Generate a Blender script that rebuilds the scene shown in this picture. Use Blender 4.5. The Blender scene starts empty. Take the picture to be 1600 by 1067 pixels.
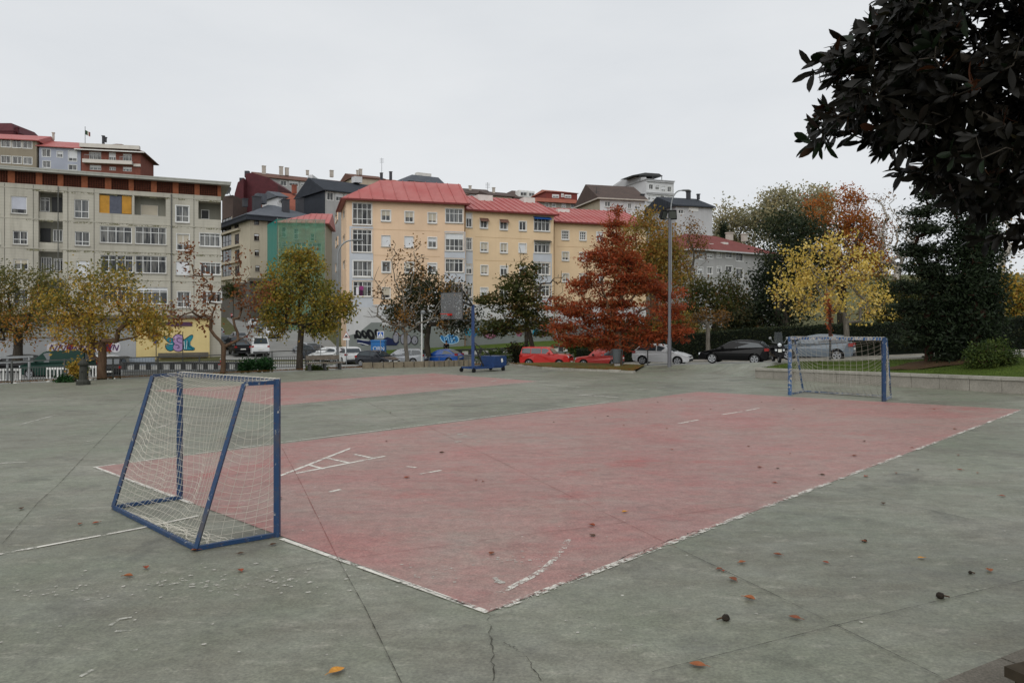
import bpy, bmesh, math, random
import numpy as np
from mathutils import Vector, Matrix
random.seed(7); RNG = np.random.default_rng(11)
SC = bpy.context.scene; COL = SC.collection
F = 1178.0; HC = 2.6; GX = 0.01188; GY = -0.01344

# ---------------------------------------------------------------- geometry of the view (metres, z up, y away from the camera)
def P(u, v, d):
    return Vector(((u-800)/F*d, d, HC-(v-500)/F*d))
def ground(x, y): return GX*x + GY*y
def G(u, v, dz=0.0):
    s = (u-800)/F; t = (v-500)/F
    d = HC/(t + GX*s + GY)
    return Vector((s*d, d, ground(s*d, d)+dz))
def lerp(a, b, t): return a+(b-a)*t
def sstep(a, b, x):
    t = min(1, max(0, (x-a)/(b-a))); return t*t*(3-2*t)

ORG = {}
def tag(o, label=None, cat=None, group=None, kind=None):
    if label: o['label'] = label
    if cat: o['category'] = cat
    if group: o['group'] = group
    if kind: o['kind'] = kind
    return o
def thing(name, label, cat, loc, group=None, rz=0.0):
    o = bpy.data.objects.new(name, None); COL.objects.link(o)
    o.location = loc; o.rotation_euler = (0, 0, rz); o.empty_display_size = 0.2
    ORG[o.name] = Vector(loc) if rz == 0 else None
    return tag(o, label, cat, group)
def link(name, me, mat, parent=None):
    o = bpy.data.objects.new(name, me); COL.objects.link(o)
    for m in (mat if isinstance(mat, (list, tuple)) else [mat]): me.materials.append(m)
    if parent is not None:
        o.parent = parent
        ORG[o.name] = ORG.get(parent.name)
    return o

class MB:
    """collects faces; build() links them as one mesh object"""
    def __init__(s): s.v = []; s.f = []; s.m = []
    def add(s, vs, fs, mi=0):
        k = len(s.v); s.v.extend([tuple(x) for x in vs])
        for f in fs: s.f.append([i+k for i in f]); s.m.append(mi)
    def quad(s, a, b, c, d, mi=0): s.add([a, b, c, d], [(0, 1, 2, 3)], mi)
    def poly(s, pts, mi=0): s.add(pts, [tuple(range(len(pts)))], mi)
    def obox(s, o, ax, ay, az, mi=0):
        o = Vector(o); ax = Vector(ax); ay = Vector(ay); az = Vector(az)
        p = [o, o+ax, o+ax+ay, o+ay, o+az, o+ax+az, o+ax+ay+az, o+ay+az]
        fs = [(0, 3, 2, 1), (4, 5, 6, 7), (0, 1, 5, 4), (1, 2, 6, 5), (2, 3, 7, 6), (3, 0, 4, 7)]
        if ax.cross(ay).dot(az) < 0: fs = [tuple(reversed(f)) for f in fs]
        s.add(p, fs, mi)
    def box(s, x0, x1, y0, y1, z0, z1, mi=0): s.obox((x0, y0, z0), (x1-x0, 0, 0), (0, y1-y0, 0), (0, 0, z1-z0), mi)
    def bar(s, p, q, w, h=None, mi=0):
        p = Vector(p); q = Vector(q); h = h or w; d = q-p
        if d.length < 1e-6: return
        up = Vector((0, 0, 1)) if abs(d.normalized().z) < 0.95 else Vector((0, 1, 0))
        a = d.cross(up).normalized(); b = a.cross(d).normalized()
        s.obox(p-a*w/2-b*h/2, d, a*w, b*h, mi)
    def tube(s, p, q, r0, r1=None, n=8, caps=True, mi=0):
        p = Vector(p); q = Vector(q); r1 = r0 if r1 is None else r1; d = q-p
        if d.length < 1e-6: return
        up = Vector((0, 0, 1)) if abs(d.normalized().z) < 0.95 else Vector((0, 1, 0))
        a = d.cross(up).normalized(); b = a.cross(d).normalized()
        vs = []
        for c, r in ((p, r0), (q, r1)):
            for k in range(n):
                t = 2*math.pi*k/n; vs.append(c+a*(r*math.cos(t))+b*(r*math.sin(t)))
        fs = [(k, n+k, n+(k+1) % n, (k+1) % n) for k in range(n)]
        if caps: fs += [tuple(range(n)), tuple(reversed(range(n, 2*n)))]
        s.add(vs, fs, mi)
    def pipe(s, pts, r, n=6, mi=0):
        for a, b in zip(pts[:-1], pts[1:]): s.tube(a, b, r, r, n, True, mi)
    def ball(s, c, r, n=10, m=7, sz=1.0, mi=0):
        c = Vector(c); vs = [c+Vector((0, 0, r*sz))]
        for i in range(1, m):
            for k in range(n):
                a = math.pi*i/m; t = 2*math.pi*k/n
                vs.append(c+Vector((r*math.sin(a)*math.cos(t), r*math.sin(a)*math.sin(t), r*sz*math.cos(a))))
        vs.append(c-Vector((0, 0, r*sz)))
        fs = [(0, 1+k, 1+(k+1) % n) for k in range(n)]
        for i in range(m-2):
            for k in range(n): fs.append((1+i*n+k, 1+(i+1)*n+k, 1+(i+1)*n+(k+1) % n, 1+i*n+(k+1) % n))
        e = len(vs)-1; fs += [(e, 1+(m-2)*n+(k+1) % n, 1+(m-2)*n+k) for k in range(n)]
        s.add(vs, fs, mi)
    def build(s, name, mat, parent=None, smooth=False, local=False):
        me = bpy.data.meshes.new(name)
        vs = s.v
        if parent is not None and not local:
            o = ORG.get(parent.name)
            if o is not None: vs = [(a-o.x, b-o.y, c-o.z) for a, b, c in vs]
        me.from_pydata(vs, [], s.f)
        if any(s.m): me.polygons.foreach_set('material_index', s.m)
        if smooth: me.polygons.foreach_set('use_smooth', [True]*len(me.polygons))
        me.update()
        return link(name, me, mat, parent)

# ---------------------------------------------------------------- materials
def srgb(h):
    if isinstance(h, str):
        c = [int(h[i:i+2], 16)/255 for i in (0, 2, 4)]
    else: c = [x/255 for x in h]
    return tuple(x/12.92 if x <= 0.04045 else ((x+0.055)/1.055)**2.4 for x in c)
class NT:
    def __init__(s, name):
        s.mat = bpy.data.materials.new(name); s.mat.use_nodes = True
        s.t = s.mat.node_tree; s.b = s.t.nodes['Principled BSDF']; s.out = s.t.nodes['Material Output']
        s.pos = None
    def n(s, typ, **kw):
        o = s.t.nodes.new(typ)
        for k, v in kw.items(): setattr(o, k, v)
        return o
    def l(s, a, b): s.t.links.new(a, b)
    def coords(s, scale=(1, 1, 1), rot=(0, 0, 0)):
        if s.pos is None:
            s.pos = s.n('ShaderNodeNewGeometry')
        m = s.n('ShaderNodeMapping'); m.inputs['Scale'].default_value = scale; m.inputs['Rotation'].default_value = rot
        s.l(s.pos.outputs['Position'], m.inputs['Vector']); return m.outputs['Vector']
    def noise(s, scale, detail=4, rough=0.55, vec=None, dist=0.0):
        o = s.n('ShaderNodeTexNoise'); o.inputs['Scale'].default_value = scale; o.inputs['Detail'].default_value = detail
        o.inputs['Roughness'].default_value = rough; o.inputs['Distortion'].default_value = dist
        s.l(vec if vec is not None else s.coords(), o.inputs['Vector']); return o.outputs['Fac']
    def ramp(s, fac, stops, interp='LINEAR'):
        o = s.n('ShaderNodeValToRGB'); r = o.color_ramp; r.interpolation = interp
        while len(r.elements) < len(stops): r.elements.new(0.5)
        for e, (p, c) in zip(r.elements, stops):
            e.position = p
            e.color = (c, c, c, 1) if isinstance(c, (int, float)) else (*c, 1)
        s.l(fac, o.inputs['Fac']); return o.outputs['Color']
    def mix(s, fac, a, b, blend='MIX'):
        o = s.n('ShaderNodeMix', data_type='RGBA', blend_type=blend)
        for sock, val in ((o.inputs[0], fac), (o.inputs[6], a), (o.inputs[7], b)):
            if hasattr(val, 'links') or isinstance(val, bpy.types.NodeSocket): s.l(val, sock)
            elif isinstance(val, (int, float)): sock.default_value = val
            else: sock.default_value = (*val, 1)
        return o.outputs[2]
    def math(s, op, a, b=0.0):
        o = s.n('ShaderNodeMath', operation=op)
        for i, val in enumerate((a, b)):
            if isinstance(val, bpy.types.NodeSocket): s.l(val, o.inputs[i])
            else: o.inputs[i].default_value = val
        return o.outputs[0]
    def base(s, c):
        if isinstance(c, bpy.types.NodeSocket): s.l(c, s.b.inputs['Base Color'])
        else: s.b.inputs['Base Color'].default_value = (*c, 1)
    def set(s, rough=0.8, spec=0.3, metal=0.0):
        s.b.inputs['Roughness'].default_value = rough; s.b.inputs['Specular IOR Level'].default_value = spec
        s.b.inputs['Metallic'].default_value = metal; return s
    def bump(s, h, strength=0.3, dist=0.02):
        o = s.n('ShaderNodeBump'); o.inputs['Strength'].default_value = strength; o.inputs['Distance'].default_value = dist
        s.l(h, o.inputs['Height']); s.l(o.outputs['Normal'], s.b.inputs['Normal'])
    def alpha(s, fac):
        t = s.n('ShaderNodeBsdfTransparent'); m = s.n('ShaderNodeMixShader')
        if isinstance(fac, bpy.types.NodeSocket): s.l(fac, m.inputs[0])
        else: m.inputs[0].default_value = fac
        s.l(t.outputs[0], m.inputs[1]); s.l(s.b.outputs[0], m.inputs[2]); s.l(m.outputs[0], s.out.inputs['Surface'])

MATS = {}
def plain(key, col, rough=0.7, spec=0.3, metal=0.0, var=0.12, scale=1.2):
    """painted or natural surface with mottled wear"""
    if key in MATS: return MATS[key]
    t = NT(key); c = srgb(col)
    a = tuple(x*(1-var) for x in c); b = tuple(min(1, x*(1+var)) for x in c)
    t.base(t.ramp(t.noise(scale, 5, 0.6), [(0.3, a), (0.7, b)])); t.set(rough, spec, metal)
    MATS[key] = t.mat; return t.mat
def render_wall(key, col, stain=(0.45, 0.44, 0.40), amount=0.35, scale=0.5, grime=0.0):
    """rendered facade: broad mottling plus vertical rain streaks"""
    t = NT(key); c = srgb(col)
    n1 = t.noise(scale, 5, 0.6)
    c1 = t.ramp(n1, [(0.3, tuple(x*0.90 for x in c)), (0.7, tuple(min(1, x*1.06) for x in c))])
    n2 = t.noise(1.0, 5, 0.65, t.coords((2.2, 2.2, 0.12)))
    f = t.ramp(n2, [(0.5, 0.0), (0.78, amount)])
    t.base(t.mix(f, c1, tuple(x*y for x, y in zip(c, stain))))
    t.set(0.85, 0.2); t.bump(t.noise(14, 4), 0.15, 0.01)
    MATS[key] = t.mat; return t.mat
def leaf_mat(key, cols, trans=0.4, rough=0.6, spec=0.25, back=None):
    t = NT(key)
    a = t.n('ShaderNodeAttribute', attribute_name='tint')
    cs = [srgb(c) for c in cols]; n = len(cs)
    c = t.ramp(a.outputs['Fac'], [((i+0.5)/n, x) for i, x in enumerate(cs)])
    if back:
        g = t.n('ShaderNodeNewGeometry'); c = t.mix(g.outputs['Backfacing'], c, srgb(back))
    t.base(c); t.set(rough, spec)
    tr = t.n('ShaderNodeBsdfTranslucent'); t.l(c, tr.inputs['Color'])
    m = t.n('ShaderNodeMixShader'); m.inputs[0].default_value = trans
    t.l(t.b.outputs[0], m.inputs[1]); t.l(tr.outputs[0], m.inputs[2]); t.l(m.outputs[0], t.out.inputs['Surface'])
    MATS[key] = t.mat; return t.mat
def bark_mat(key, a, b):
    t = NT(key)
    n = t.noise(3.0, 6, 0.7, t.coords((3, 3, 0.7)))
    t.base(t.ramp(n, [(0.3, srgb(a)), (0.7, srgb(b))])); t.set(0.9, 0.15); t.bump(n, 0.6, 0.03)
    MATS[key] = t.mat; return t.mat

# --- court concrete: grey green, blotched, faint trowel streaks, pale specks
def court_mat(key, pink):
    t = NT(key); g = srgb
    big = t.noise(0.22, 6, 0.62, None, 0.6)
    mid = t.noise(1.1, 6, 0.65, t.coords((1, 1.9, 1), (0, 0, 0.6)))
    fine = t.noise(38, 4, 0.7)
    conc = t.ramp(big, [(0.28, g('5e5f51')), (0.5, g('747567')), (0.74, g('8d8c7f'))])
    conc = t.mix(t.ramp(mid, [(0.35, 0.0), (0.7, 0.55)]), conc, g('5d574b'))
    green = t.noise(0.5, 5, 0.6, t.coords((1, 1, 1), (0, 0, 1.3)))
    conc = t.mix(t.ramp(green, [(0.42, 0.0), (0.7, 0.55)]), conc, g('6f7864'))
    pale = t.noise(2.6, 8, 0.72, t.coords((1, 2.4, 1), (0, 0, -0.4)))
    conc = t.mix(t.ramp(pale, [(0.55, 0.0), (0.76, 0.55)]), conc, g('a6a294'))
    dark = t.noise(0.8, 8, 0.7, t.coords((1, 1, 1), (0, 0, 2.1)), 0.4)
    conc = t.mix(t.ramp(dark, [(0.53, 0.0), (0.70, 0.62)]), conc, g('45453d'))
    col = conc
    if pink:
        red = t.ramp(t.noise(0.45, 6, 0.65), [(0.3, g('8f5853')), (0.7, g('9e6863'))])
        worn = t.noise(0.30, 7, 0.66, t.coords((1, 1, 1), (0, 0, 0.9)), 0.5)
        w2 = t.noise(1.7, 7, 0.7, t.coords((1, 2.2, 1), (0, 0, 0.8)))
        f = t.math('ADD', t.math('MULTIPLY', worn, 0.62), t.math('MULTIPLY', w2, 0.38))
        col = t.mix(t.ramp(f, [(0.36, 0.95), (0.66, 0.22)]), t.mix(0.5, conc, g('a0938b')), red)
        patch = t.noise(0.55, 6, 0.7, t.coords((1, 1, 1), (0, 0, 2.7)))
        col = t.mix(t.ramp(patch, [(0.58, 0.0), (0.7, 0.55)]), col, g('93453f'))
        grime = t.noise(1.4, 7, 0.72, t.coords((1, 1.6, 1), (0, 0, 0.3)), 0.3)
        col = t.mix(t.ramp(grime, [(0.55, 0.0), (0.75, 0.45)]), col, g('5a4743'))
    col = t.mix(0.7, col, t.ramp(fine, [(0.3, 0.25), (0.7, 0.75)]), 'OVERLAY')
    col = t.mix(0.45, col, t.ramp(t.noise(7, 8, 0.78), [(0.32, 0.25), (0.68, 0.75)]), 'OVERLAY')
    # scattered chips of pale paint and grit
    v = t.n('ShaderNodeTexVoronoi'); v.inputs['Scale'].default_value = 3.2
    t.l(t.coords(), v.inputs['Vector'])
    sp = t.ramp(v.outputs['Distance'], [(0.035, 1.0), (0.06, 0.0)])
    sel = t.ramp(t.noise(0.9, 3, 0.6, t.coords((1, 1, 1), (0, 0, 0.2))), [(0.5, 0.0), (0.66, 0.75)])
    col = t.mix(t.math('MULTIPLY', sp, sel), col, g('cfccc2'))
    v2 = t.n('ShaderNodeTexVoronoi'); v2.inputs['Scale'].default_value = 2.1
    t.l(t.coords((1, 1, 1), (0, 0, 0.7)), v2.inputs['Vector'])
    sp2 = t.ramp(v2.outputs['Distance'], [(0.03, 0.85), (0.05, 0.0)])
    sel2 = t.ramp(t.noise(0.7, 3, 0.6, t.coords((1, 1, 1), (0, 0, 1.9))), [(0.52, 0.0), (0.6, 1.0)])
    col = t.mix(t.math('MULTIPLY', sp2, sel2), col, g('3a332c'))
    t.base(col); t.set(0.5, 0.5)
    t.l(t.ramp(mid, [(0.3, 0.40), (0.7, 0.66)]), t.b.inputs['Roughness'])
    t.bump(t.math('ADD', fine, t.math('MULTIPLY', pale, 2.0)), 0.25, 0.006)
    MATS[key] = t.mat; return t.mat
M_CONC = court_mat('court_concrete', False)
M_PINK = court_mat('red_court_paint', True)

def worn_paint(key, col, lo, hi, scale=9):
    t = NT(key); n = t.noise(scale, 6, 0.75)
    n2 = t.noise(1.2, 4, 0.6)
    f = t.math('ADD', t.math('MULTIPLY', n, 0.65), t.math('MULTIPLY', n2, 0.35))
    c = t.ramp(t.noise(3, 5), [(0.3, tuple(x*0.8 for x in srgb(col))), (0.7, srgb(col))])
    t.base(c); t.set(0.7, 0.25); t.alpha(t.ramp(f, [(lo, 0.0), (hi, 1.0)]))
    MATS[key] = t.mat; return t.mat
M_LINE = worn_paint('worn_white_line', 'dad6cc', 0.40, 0.50)
M_LINE2 = worn_paint('broken_white_line', 'd6d2c8', 0.49, 0.55, 16)
M_LINE3 = worn_paint('faint_white_line', 'c8c6bc', 0.45, 0.62, 6)
M_JOINT = worn_paint('joint_dirt', '3b382f', 0.40, 0.58, 5)
M_JOINT2 = worn_paint('joint_red', '8a5650', 0.38, 0.56, 5)
M_SPECK = plain('paint_chips', 'cfcbc0', 0.7, 0.3)

def asphalt(key, a, b):
    t = NT(key)
    c = t.ramp(t.noise(0.35, 6, 0.6), [(0.3, srgb(a)), (0.7, srgb(b))])
    c = t.mix(0.5, c, t.ramp(t.noise(30, 3, 0.7), [(0.3, 0.35), (0.7, 0.65)]), 'OVERLAY')
    t.base(c); t.set(0.75, 0.3); MATS[key] = t.mat; return t.mat
M_ROAD = asphalt('road_asphalt', '7c7d79', '8d8d88')
M_STREET = asphalt('street_asphalt', '7d7d7b', '93938f')
M_PAVE = asphalt('pavement_slabs', '8d857d', 'a39a92')
def grass_mat(key, a, b, c3, leaves=None):
    t = NT(key)
    c = t.ramp(t.noise(1.2, 6, 0.65), [(0.3, srgb(a)), (0.55, srgb(b)), (0.75, srgb(c3))])
    if leaves:
        f = t.ramp(t.noise(2.4, 8, 0.75), [(leaves[1], 0.0), (leaves[1]+0.08, 0.9)])
        c = t.mix(f, c, srgb(leaves[0]))
    t.base(c); t.set(0.9, 0.1); t.bump(t.noise(40, 4, 0.7), 0.8, 0.05); MATS[key] = t.mat; return t.mat
M_LAWN = grass_mat('lawn_turf', '3b481c', '4b5c25', '5a6c2c', ('54422d', 0.62))
M_VERGE = grass_mat('verge_turf', '4b4a28', '5d5a2d', '6a5a34', ('7a3a22', 0.52))
M_HILL = grass_mat('hill_turf', '4a4d33', '5a5a3d', '6a6648')
def stone_mat(key, a, b, sp=0.35):
    t = NT(key)
    c = t.ramp(t.noise(2.0, 7, 0.7), [(0.3, srgb(a)), (0.7, srgb(b))])
    c = t.mix(0.6, c, t.ramp(t.noise(45, 4, 0.75), [(0.35, 0.25), (0.65, 0.75)]), 'OVERLAY')
    f = t.ramp(t.noise(1.0, 6, 0.7, t.coords((1, 1, 0.4))), [(0.52, 0), (0.75, 0.6)])
    c = t.mix(f, c, srgb('4d4b40'))
    t.base(c); t.set(0.85, 0.25); t.bump(t.noise(20, 6, 0.7), 0.5, 0.02); MATS[key] = t.mat; return t.mat
M_GRANITE = stone_mat('granite_blocks', '7f7b72', '9a958b')
M_COPE = stone_mat('granite_coping', '8b887e', 'a6a298')
M_DKSTONE = stone_mat('shaded_stone', '5c574e', '706b62')

M_STEEL = plain('painted_blue_steel', '1d3a68', 0.45, 0.45, 0, 0.25, 6)
def chipped_blue(key, blue, chip, lo, hi):
    t = NT(key)
    n = t.noise(7, 6, 0.75); c = t.mix(t.ramp(n, [(lo, 0), (hi, 1)]), srgb(blue), srgb(chip))
    c = t.mix(t.ramp(t.noise(2.3, 5), [(0.52, 0), (0.72, 0.75)]), c, srgb('4f4a45'))
    c = t.mix(t.ramp(t.noise(18, 5, .7), [(0.60, 0), (0.66, 0.8)]), c, srgb('5d4433'))
    t.base(c); t.set(0.5, 0.4); MATS[key] = t.mat; return t.mat
M_BLUE = chipped_blue('chipped_blue_paint', '1b3a5e', 'a9a7a0', 0.60, 0.645)
M_BLUE2 = chipped_blue('worn_blue_paint', '2f5580', 'b0afa8', 0.50, 0.56)
M_ROPE = plain('net_rope', 'cbc6b9', 0.9, 0.1)
M_ROPE2 = plain('net_rope_pale', 'a5a298', 0.9, 0.1)
M_GREYMETAL = plain('galvanised_metal', '8b8e8f', 0.5, 0.5, 0.3)
M_DKMETAL = plain('dark_iron', '3b3c3c', 0.55, 0.4)
M_FENCE = plain('weathered_railing', '525452', 0.6, 0.35)
M_WHITE = plain('white_paint', 'dcdcd8', 0.55, 0.35)
M_BLACK = plain('black_rubber', '17181a', 0.75, 0.25)
M_RED = plain('red_paint', 'b8291f', 0.5, 0.4)
M_TIMBER = plain('weathered_timber', '6d655c', 0.85, 0.15, 0, 0.25, 4)
M_DKTIMBER = plain('dark_timber', '3a3329', 0.85, 0.15, 0, 0.3, 5)
# ---------------------------------------------------------------- ground
ROADP = [(-60, 66, -1.55), (-10, 66, -1.55), (2.9, 62, -1.32), (6.4, 58, -1.0), (10.7, 54, -0.58), (14.2, 48, -0.15), (17.2, 43, 0.33),
         (23.5, 34.5, 1.0), (31, 27, 1.7), (45, 14, 2.8)]
def zr(x, y):
    best = None
    for (ax, ay, az), (bx, by, bz) in zip(ROADP[:-1], ROADP[1:]):
        dx, dy = bx-ax, by-ay; t = ((x-ax)*dx+(y-ay)*dy)/(dx*dx+dy*dy); t = min(1, max(0, t))
        d = math.hypot(x-ax-t*dx, y-ay-t*dy)
        if best is None or d < best[0]: best = (d, az+(bz-az)*t)
    return best[1]
def zleft(y):
    pts = [(0, -1.55), (76, -1.42), (80, -1.13), (105, 0.37), (125, 1.43), (140, 2.84), (150, 3.6), (185, 9.0), (240, 17), (400, 34), (700, 40)]
    for (a, za), (b, zb) in zip(pts[:-1], pts[1:]):
        if y <= b: return lerp(za, zb, (y-a)/(b-a))
    return 40
def hill(x, y):
    l = zleft(y); r = zr(x, y)+0.02*max(0, y-50)+(0.05*max(0, y-95))
    return lerp(l, r, sstep(2, 18, x - 0.05*(y-60)))

def grid_sheet(name, f, nu, nv, mat, kind='structure'):
    vs = []; fs = []
    for j in range(nv+1):
        for i in range(nu+1): vs.append(f(i/nu, j/nv))
    for j in range(nv):
        for i in range(nu):
            a = j*(nu+1)+i; fs.append((a, a+1, a+nu+2, a+nu+1))
    m = MB(); m.add(vs, fs); o = m.build(name, mat, smooth=True); tag(o, kind=kind); return o
def plane_pt(x, y, dz=0.0): return Vector((x, y, ground(x, y)+dz))
def poly_sheet(name, pts, mat, kind='structure'):
    m = MB(); m.poly(pts); o = m.build(name, mat); tag(o, kind=kind); return o

# court slab (one sloping plane) with its far edge following the kerbs
poly_sheet('court_ground', [plane_pt(x, y) for x, y in
    [(-70, -12), (70, -14), (30, 8.5), (19.2, 27.6), (12.5, 38.8), (7.1, 44.1), (2, 50), (0, 56.0), (-7, 55.5), (-12.6, 53), (-28, 41), (-46, 27), (-70, 8)]], M_CONC)
def band(name, near, far, n, mat):
    def f(u, v):
        k = u*(len(near)-1); i = min(int(k), len(near)-2); t = k-i
        a = Vector(near[i]).lerp(Vector(near[i+1]), t); b = Vector(far[i]).lerp(Vector(far[i+1]), t)
        return a.lerp(b, v)
    return grid_sheet(name, f, (len(near)-1)*n, n, mat)
def rz3(x, y, dz=0.0): return (x, y, zr(x, y)+dz)
NEAR = [(-10, 60), (0, 57.2), (4, 55), (8.5, 48.5), (12, 44), (15, 39.7), (20, 34), (27, 26), (40, 12)]
FAR = [(-8, 70.5), (2, 67), (8, 63.5), (13, 58.5), (17.5, 53), (21.5, 48), (27, 42), (35, 33), (50, 19)]
band('road', [rz3(*p) for p in NEAR], [rz3(*p) for p in FAR], 4, M_ROAD)
FAR2 = [(-7.5, 73), (3, 70), (10, 66.5), (15, 61.5), (19.8, 55.5), (24, 50.5), (29.5, 44.5), (37, 36), (52, 21)]
band('pavement', [rz3(x, y, 0.12) for x, y in FAR], [rz3(x, y, 0.12) for x, y in FAR2], 3, M_PAVE)
kb = MB()
for a, b in zip(FAR[:-1], FAR[1:]):
    p = Vector(rz3(*a)); q = Vector(rz3(*b)); kb.quad(p, q, q+Vector((0, 0, .12)), p+Vector((0, 0, .12)))
tag(kb.build('kerb', M_COPE), kind='structure')
# ramp between the court and the road
poly_sheet('ramp', [plane_pt(7.1, 44.1, .002), plane_pt(12.6, 38.7, .002), Vector(rz3(15, 39.7)), Vector(rz3(12, 44)), Vector(rz3(8.5, 48.5))], M_CONC)
# raised lawn behind the granite wall
WALL = [(12.5, 38.8), (19.2, 27.6), (23, 21), (30, 8.5)]
WTOP = [0.14, 0.47, 0.66, 1.0]
lawn_near = [(x, y, z-0.04) for (x, y), z in zip([(12.7, 38.9), (19.5, 27.8), (23.3, 21.2), (30.3, 8.7)], WTOP)]
lawn_far = [(15.1, 39.6, zr(15, 39.7)+0.03), (20.1, 34, zr(20, 34)+0.03), (27.1, 26, zr(27, 26)+0.03), (40, 12, zr(40, 12)+0.03)]
lawn = band('lawn', lawn_near, lawn_far, 8, M_LAWN)
kb = MB()
for a, b in zip(NEAR[5:-1], NEAR[6:]):
    p = Vector(rz3(*a, .0)); q = Vector(rz3(*b, .0)); d = (q-p).normalized(); n = Vector((d.y, -d.x, 0))
    kb.obox(p-Vector((0, 0, .2))-n*0.02, q-p, n*0.22, (0, 0, 0.29))
tag(kb.build('kerb', M_COPE), kind='structure')
# verge round the red tree
VC = [plane_pt(-0.2, 56.0), plane_pt(2, 50), plane_pt(7.1, 44.1)]
band('verge', [tuple(p+Vector((0, 0, .15))) for p in VC], [rz3(0.1, 57.3, .55), rz3(4, 55, .52), rz3(8.6, 48.5, .08)], 8, M_VERGE)
kb = MB()
for p, q in zip(VC[:-1], VC[1:]):
    d = (q-p).normalized(); n = Vector((d.y, -d.x, 0))
    L = (q-p).length; k = int(L/0.9)
    for i in range(k):
        kb.obox(p+d*(i*L/k+.01)+n*0.0-Vector((0, 0, .1)), d*(L/k-.02), -n*0.2, (0, 0, .25+random.uniform(-.02, .015)))
tag(kb.build('kerb', M_COPE), kind='structure')
# lower street and parking ground on the left
band('street', [(-110, 30, -1.62), (-50, 22, -1.6), (-30, 38, -1.6), (-14, 50, -1.58), (-8, 55, -1.57)],
     [(-110, 78, -1.55), (-60, 78, -1.5), (-34, 78, -1.45), (-20, 78, -1.45), (-6, 71, -1.56)], 6, M_STREET)
sp = [(76, -29.5, -14), (90, -34, -21), (105, -38, -26), (125, -46, -36), (140, -53, -41), (160, -58, -44)]
band('street', [(l, y, zleft(y)+.03) for y, l, r in sp], [(r, y, zleft(y)+.03) for y, l, r in sp], 4, M_STREET)
# strip between the court edge and the lower street
EDGE = [(-70, 8), (-46, 27), (-28, 41), (-12.6, 53), (-7, 55.5), (-0.2, 56.0)]
band('bank', [tuple(plane_pt(x, y, .06)) for x, y in EDGE], [(x-.9, y+1.5, ground(x, y)-.02) for x, y in EDGE], 4, M_VERGE)
# terrain to the horizon
def terr(u, v):
    x = lerp(-420, 420, u); y = 64*(1000/64)**v if v > 0 else 64
    x *= lerp(0.5, 2.2, v); return (x, y, hill(x, y)-0.05-(0.6 if y < 70 else 0))
grid_sheet('hill_terrain', terr, 120, 60, M_HILL)
tag(poly_sheet('ground', [(-1500, -1500, -4.5), (1500, -1500, -4.5), (1500, 1500, -4.5), (-1500, 1500, -4.5)], M_HILL), kind='structure')

# ---------------------------------------------------------------- court paint, joints, cracks
CQ = [G(148, 730, .004), G(762, 957, .004), G(1597, 640, .004), G(1092, 612, .004)]
poly_sheet('red_court', CQ, M_PINK)
FQ = [G(240, 610, .004), G(432, 634, .004), G(842, 596, .004), G(677, 583, .004)]
poly_sheet('red_court', FQ, M_PINK)
def strip(m, pts, w, dz, jitter=0.0):
    ps = [G(u, v, dz) for u, v in pts]
    for a, b in zip(ps[:-1], ps[1:]):
        d = (b-a); L = d.length; d.normalize(); n = Vector((-d.y, d.x, 0))*w/2
        k = max(1, int(L/0.5)); 
        if w < .02: k = 1
        for i in range(k):
            p = a.lerp(b, i/k); q = a.lerp(b, (i+1)/k)
            m.quad(p-n, q-n, q+n, p+n)
def marking(mat, lines, w, dz=.009):
    m = MB()
    for l in lines: strip(m, l, w, dz)
    tag(m.build('court_marking', mat), kind='structure')
marking(M_LINE, [[(148, 730), (300, 787)], [(440, 842), (762, 957)], ], .07)
marking(M_LINE2, [[(775, 954), (1100, 830)], [(1080, 838), (1597, 640)]], .06)
marking(M_LINE2, [[(762, 957), (1597, 640)]], .09, .008)
marking(M_LINE, [[(148, 730), (435, 692), (955, 628)]], .05)
marking(M_LINE3, [[(955, 628), (1092, 612)], [(1092, 612), (1597, 640)]], .05)
marking(M_LINE, [[(437, 744), (552, 699)], [(462, 740), (601, 713)], [(484, 727), (506, 733)], [(511, 716), (548, 724)], [(553, 710), (582, 716)]], .08)
marking(M_LINE, [[(636, 729), (650, 731)], [(656, 741), (690, 735)], [(515, 769), (532, 765)], [(1060, 662), (1092, 656)], [(1128, 648), (1160, 643)], [(1165, 642), (1186, 638)]], .07)
marking(M_LINE2, [[(731, 943), (760, 934), (785, 925), (832, 901), (852, 888), (868, 872), (880, 858), (888, 843)], [(731, 943), (752, 936)]], .075)
marking(M_LINE, [[(-10, 868), (60, 855), (222, 825)], [(222, 825), (310, 806)]], .06)
marking(M_LINE3, [[(222, 676), (293, 654)], [(290, 661), (340, 656)], [(30, 664), (90, 648)], [(0, 724), (45, 722)], [(136, 690), (148, 688)], [(150, 736), (158, 737)]], .10)
marking(M_LINE, [[(905, 617), (966, 621)], [(848, 601), (905, 605)], [(672, 601), (727, 597)]], .09)
marking(M_LINE3, [[(432, 634), (842, 596)], [(240, 610), (432, 634)], [(842, 596), (677, 583)], [(535, 615), (580, 611)], [(545, 617), (565, 618)], [(457, 622), (485, 621)], [(768, 597), (776, 593)], [(900, 618), (1060, 603)]], .12)
marking(M_LINE3, [[(172, 978), (186, 968), (206, 965)], [(180, 987), (205, 986)], [(170, 1016), (190, 1018), (215, 1016)], [(125, 1058), (145, 1047)]], .035)
def joint(mat, lines, w):
    m = MB()
    for l in lines: strip(m, l, w, .013)
    tag(m.build('expansion_joint', mat), kind='structure')
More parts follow.
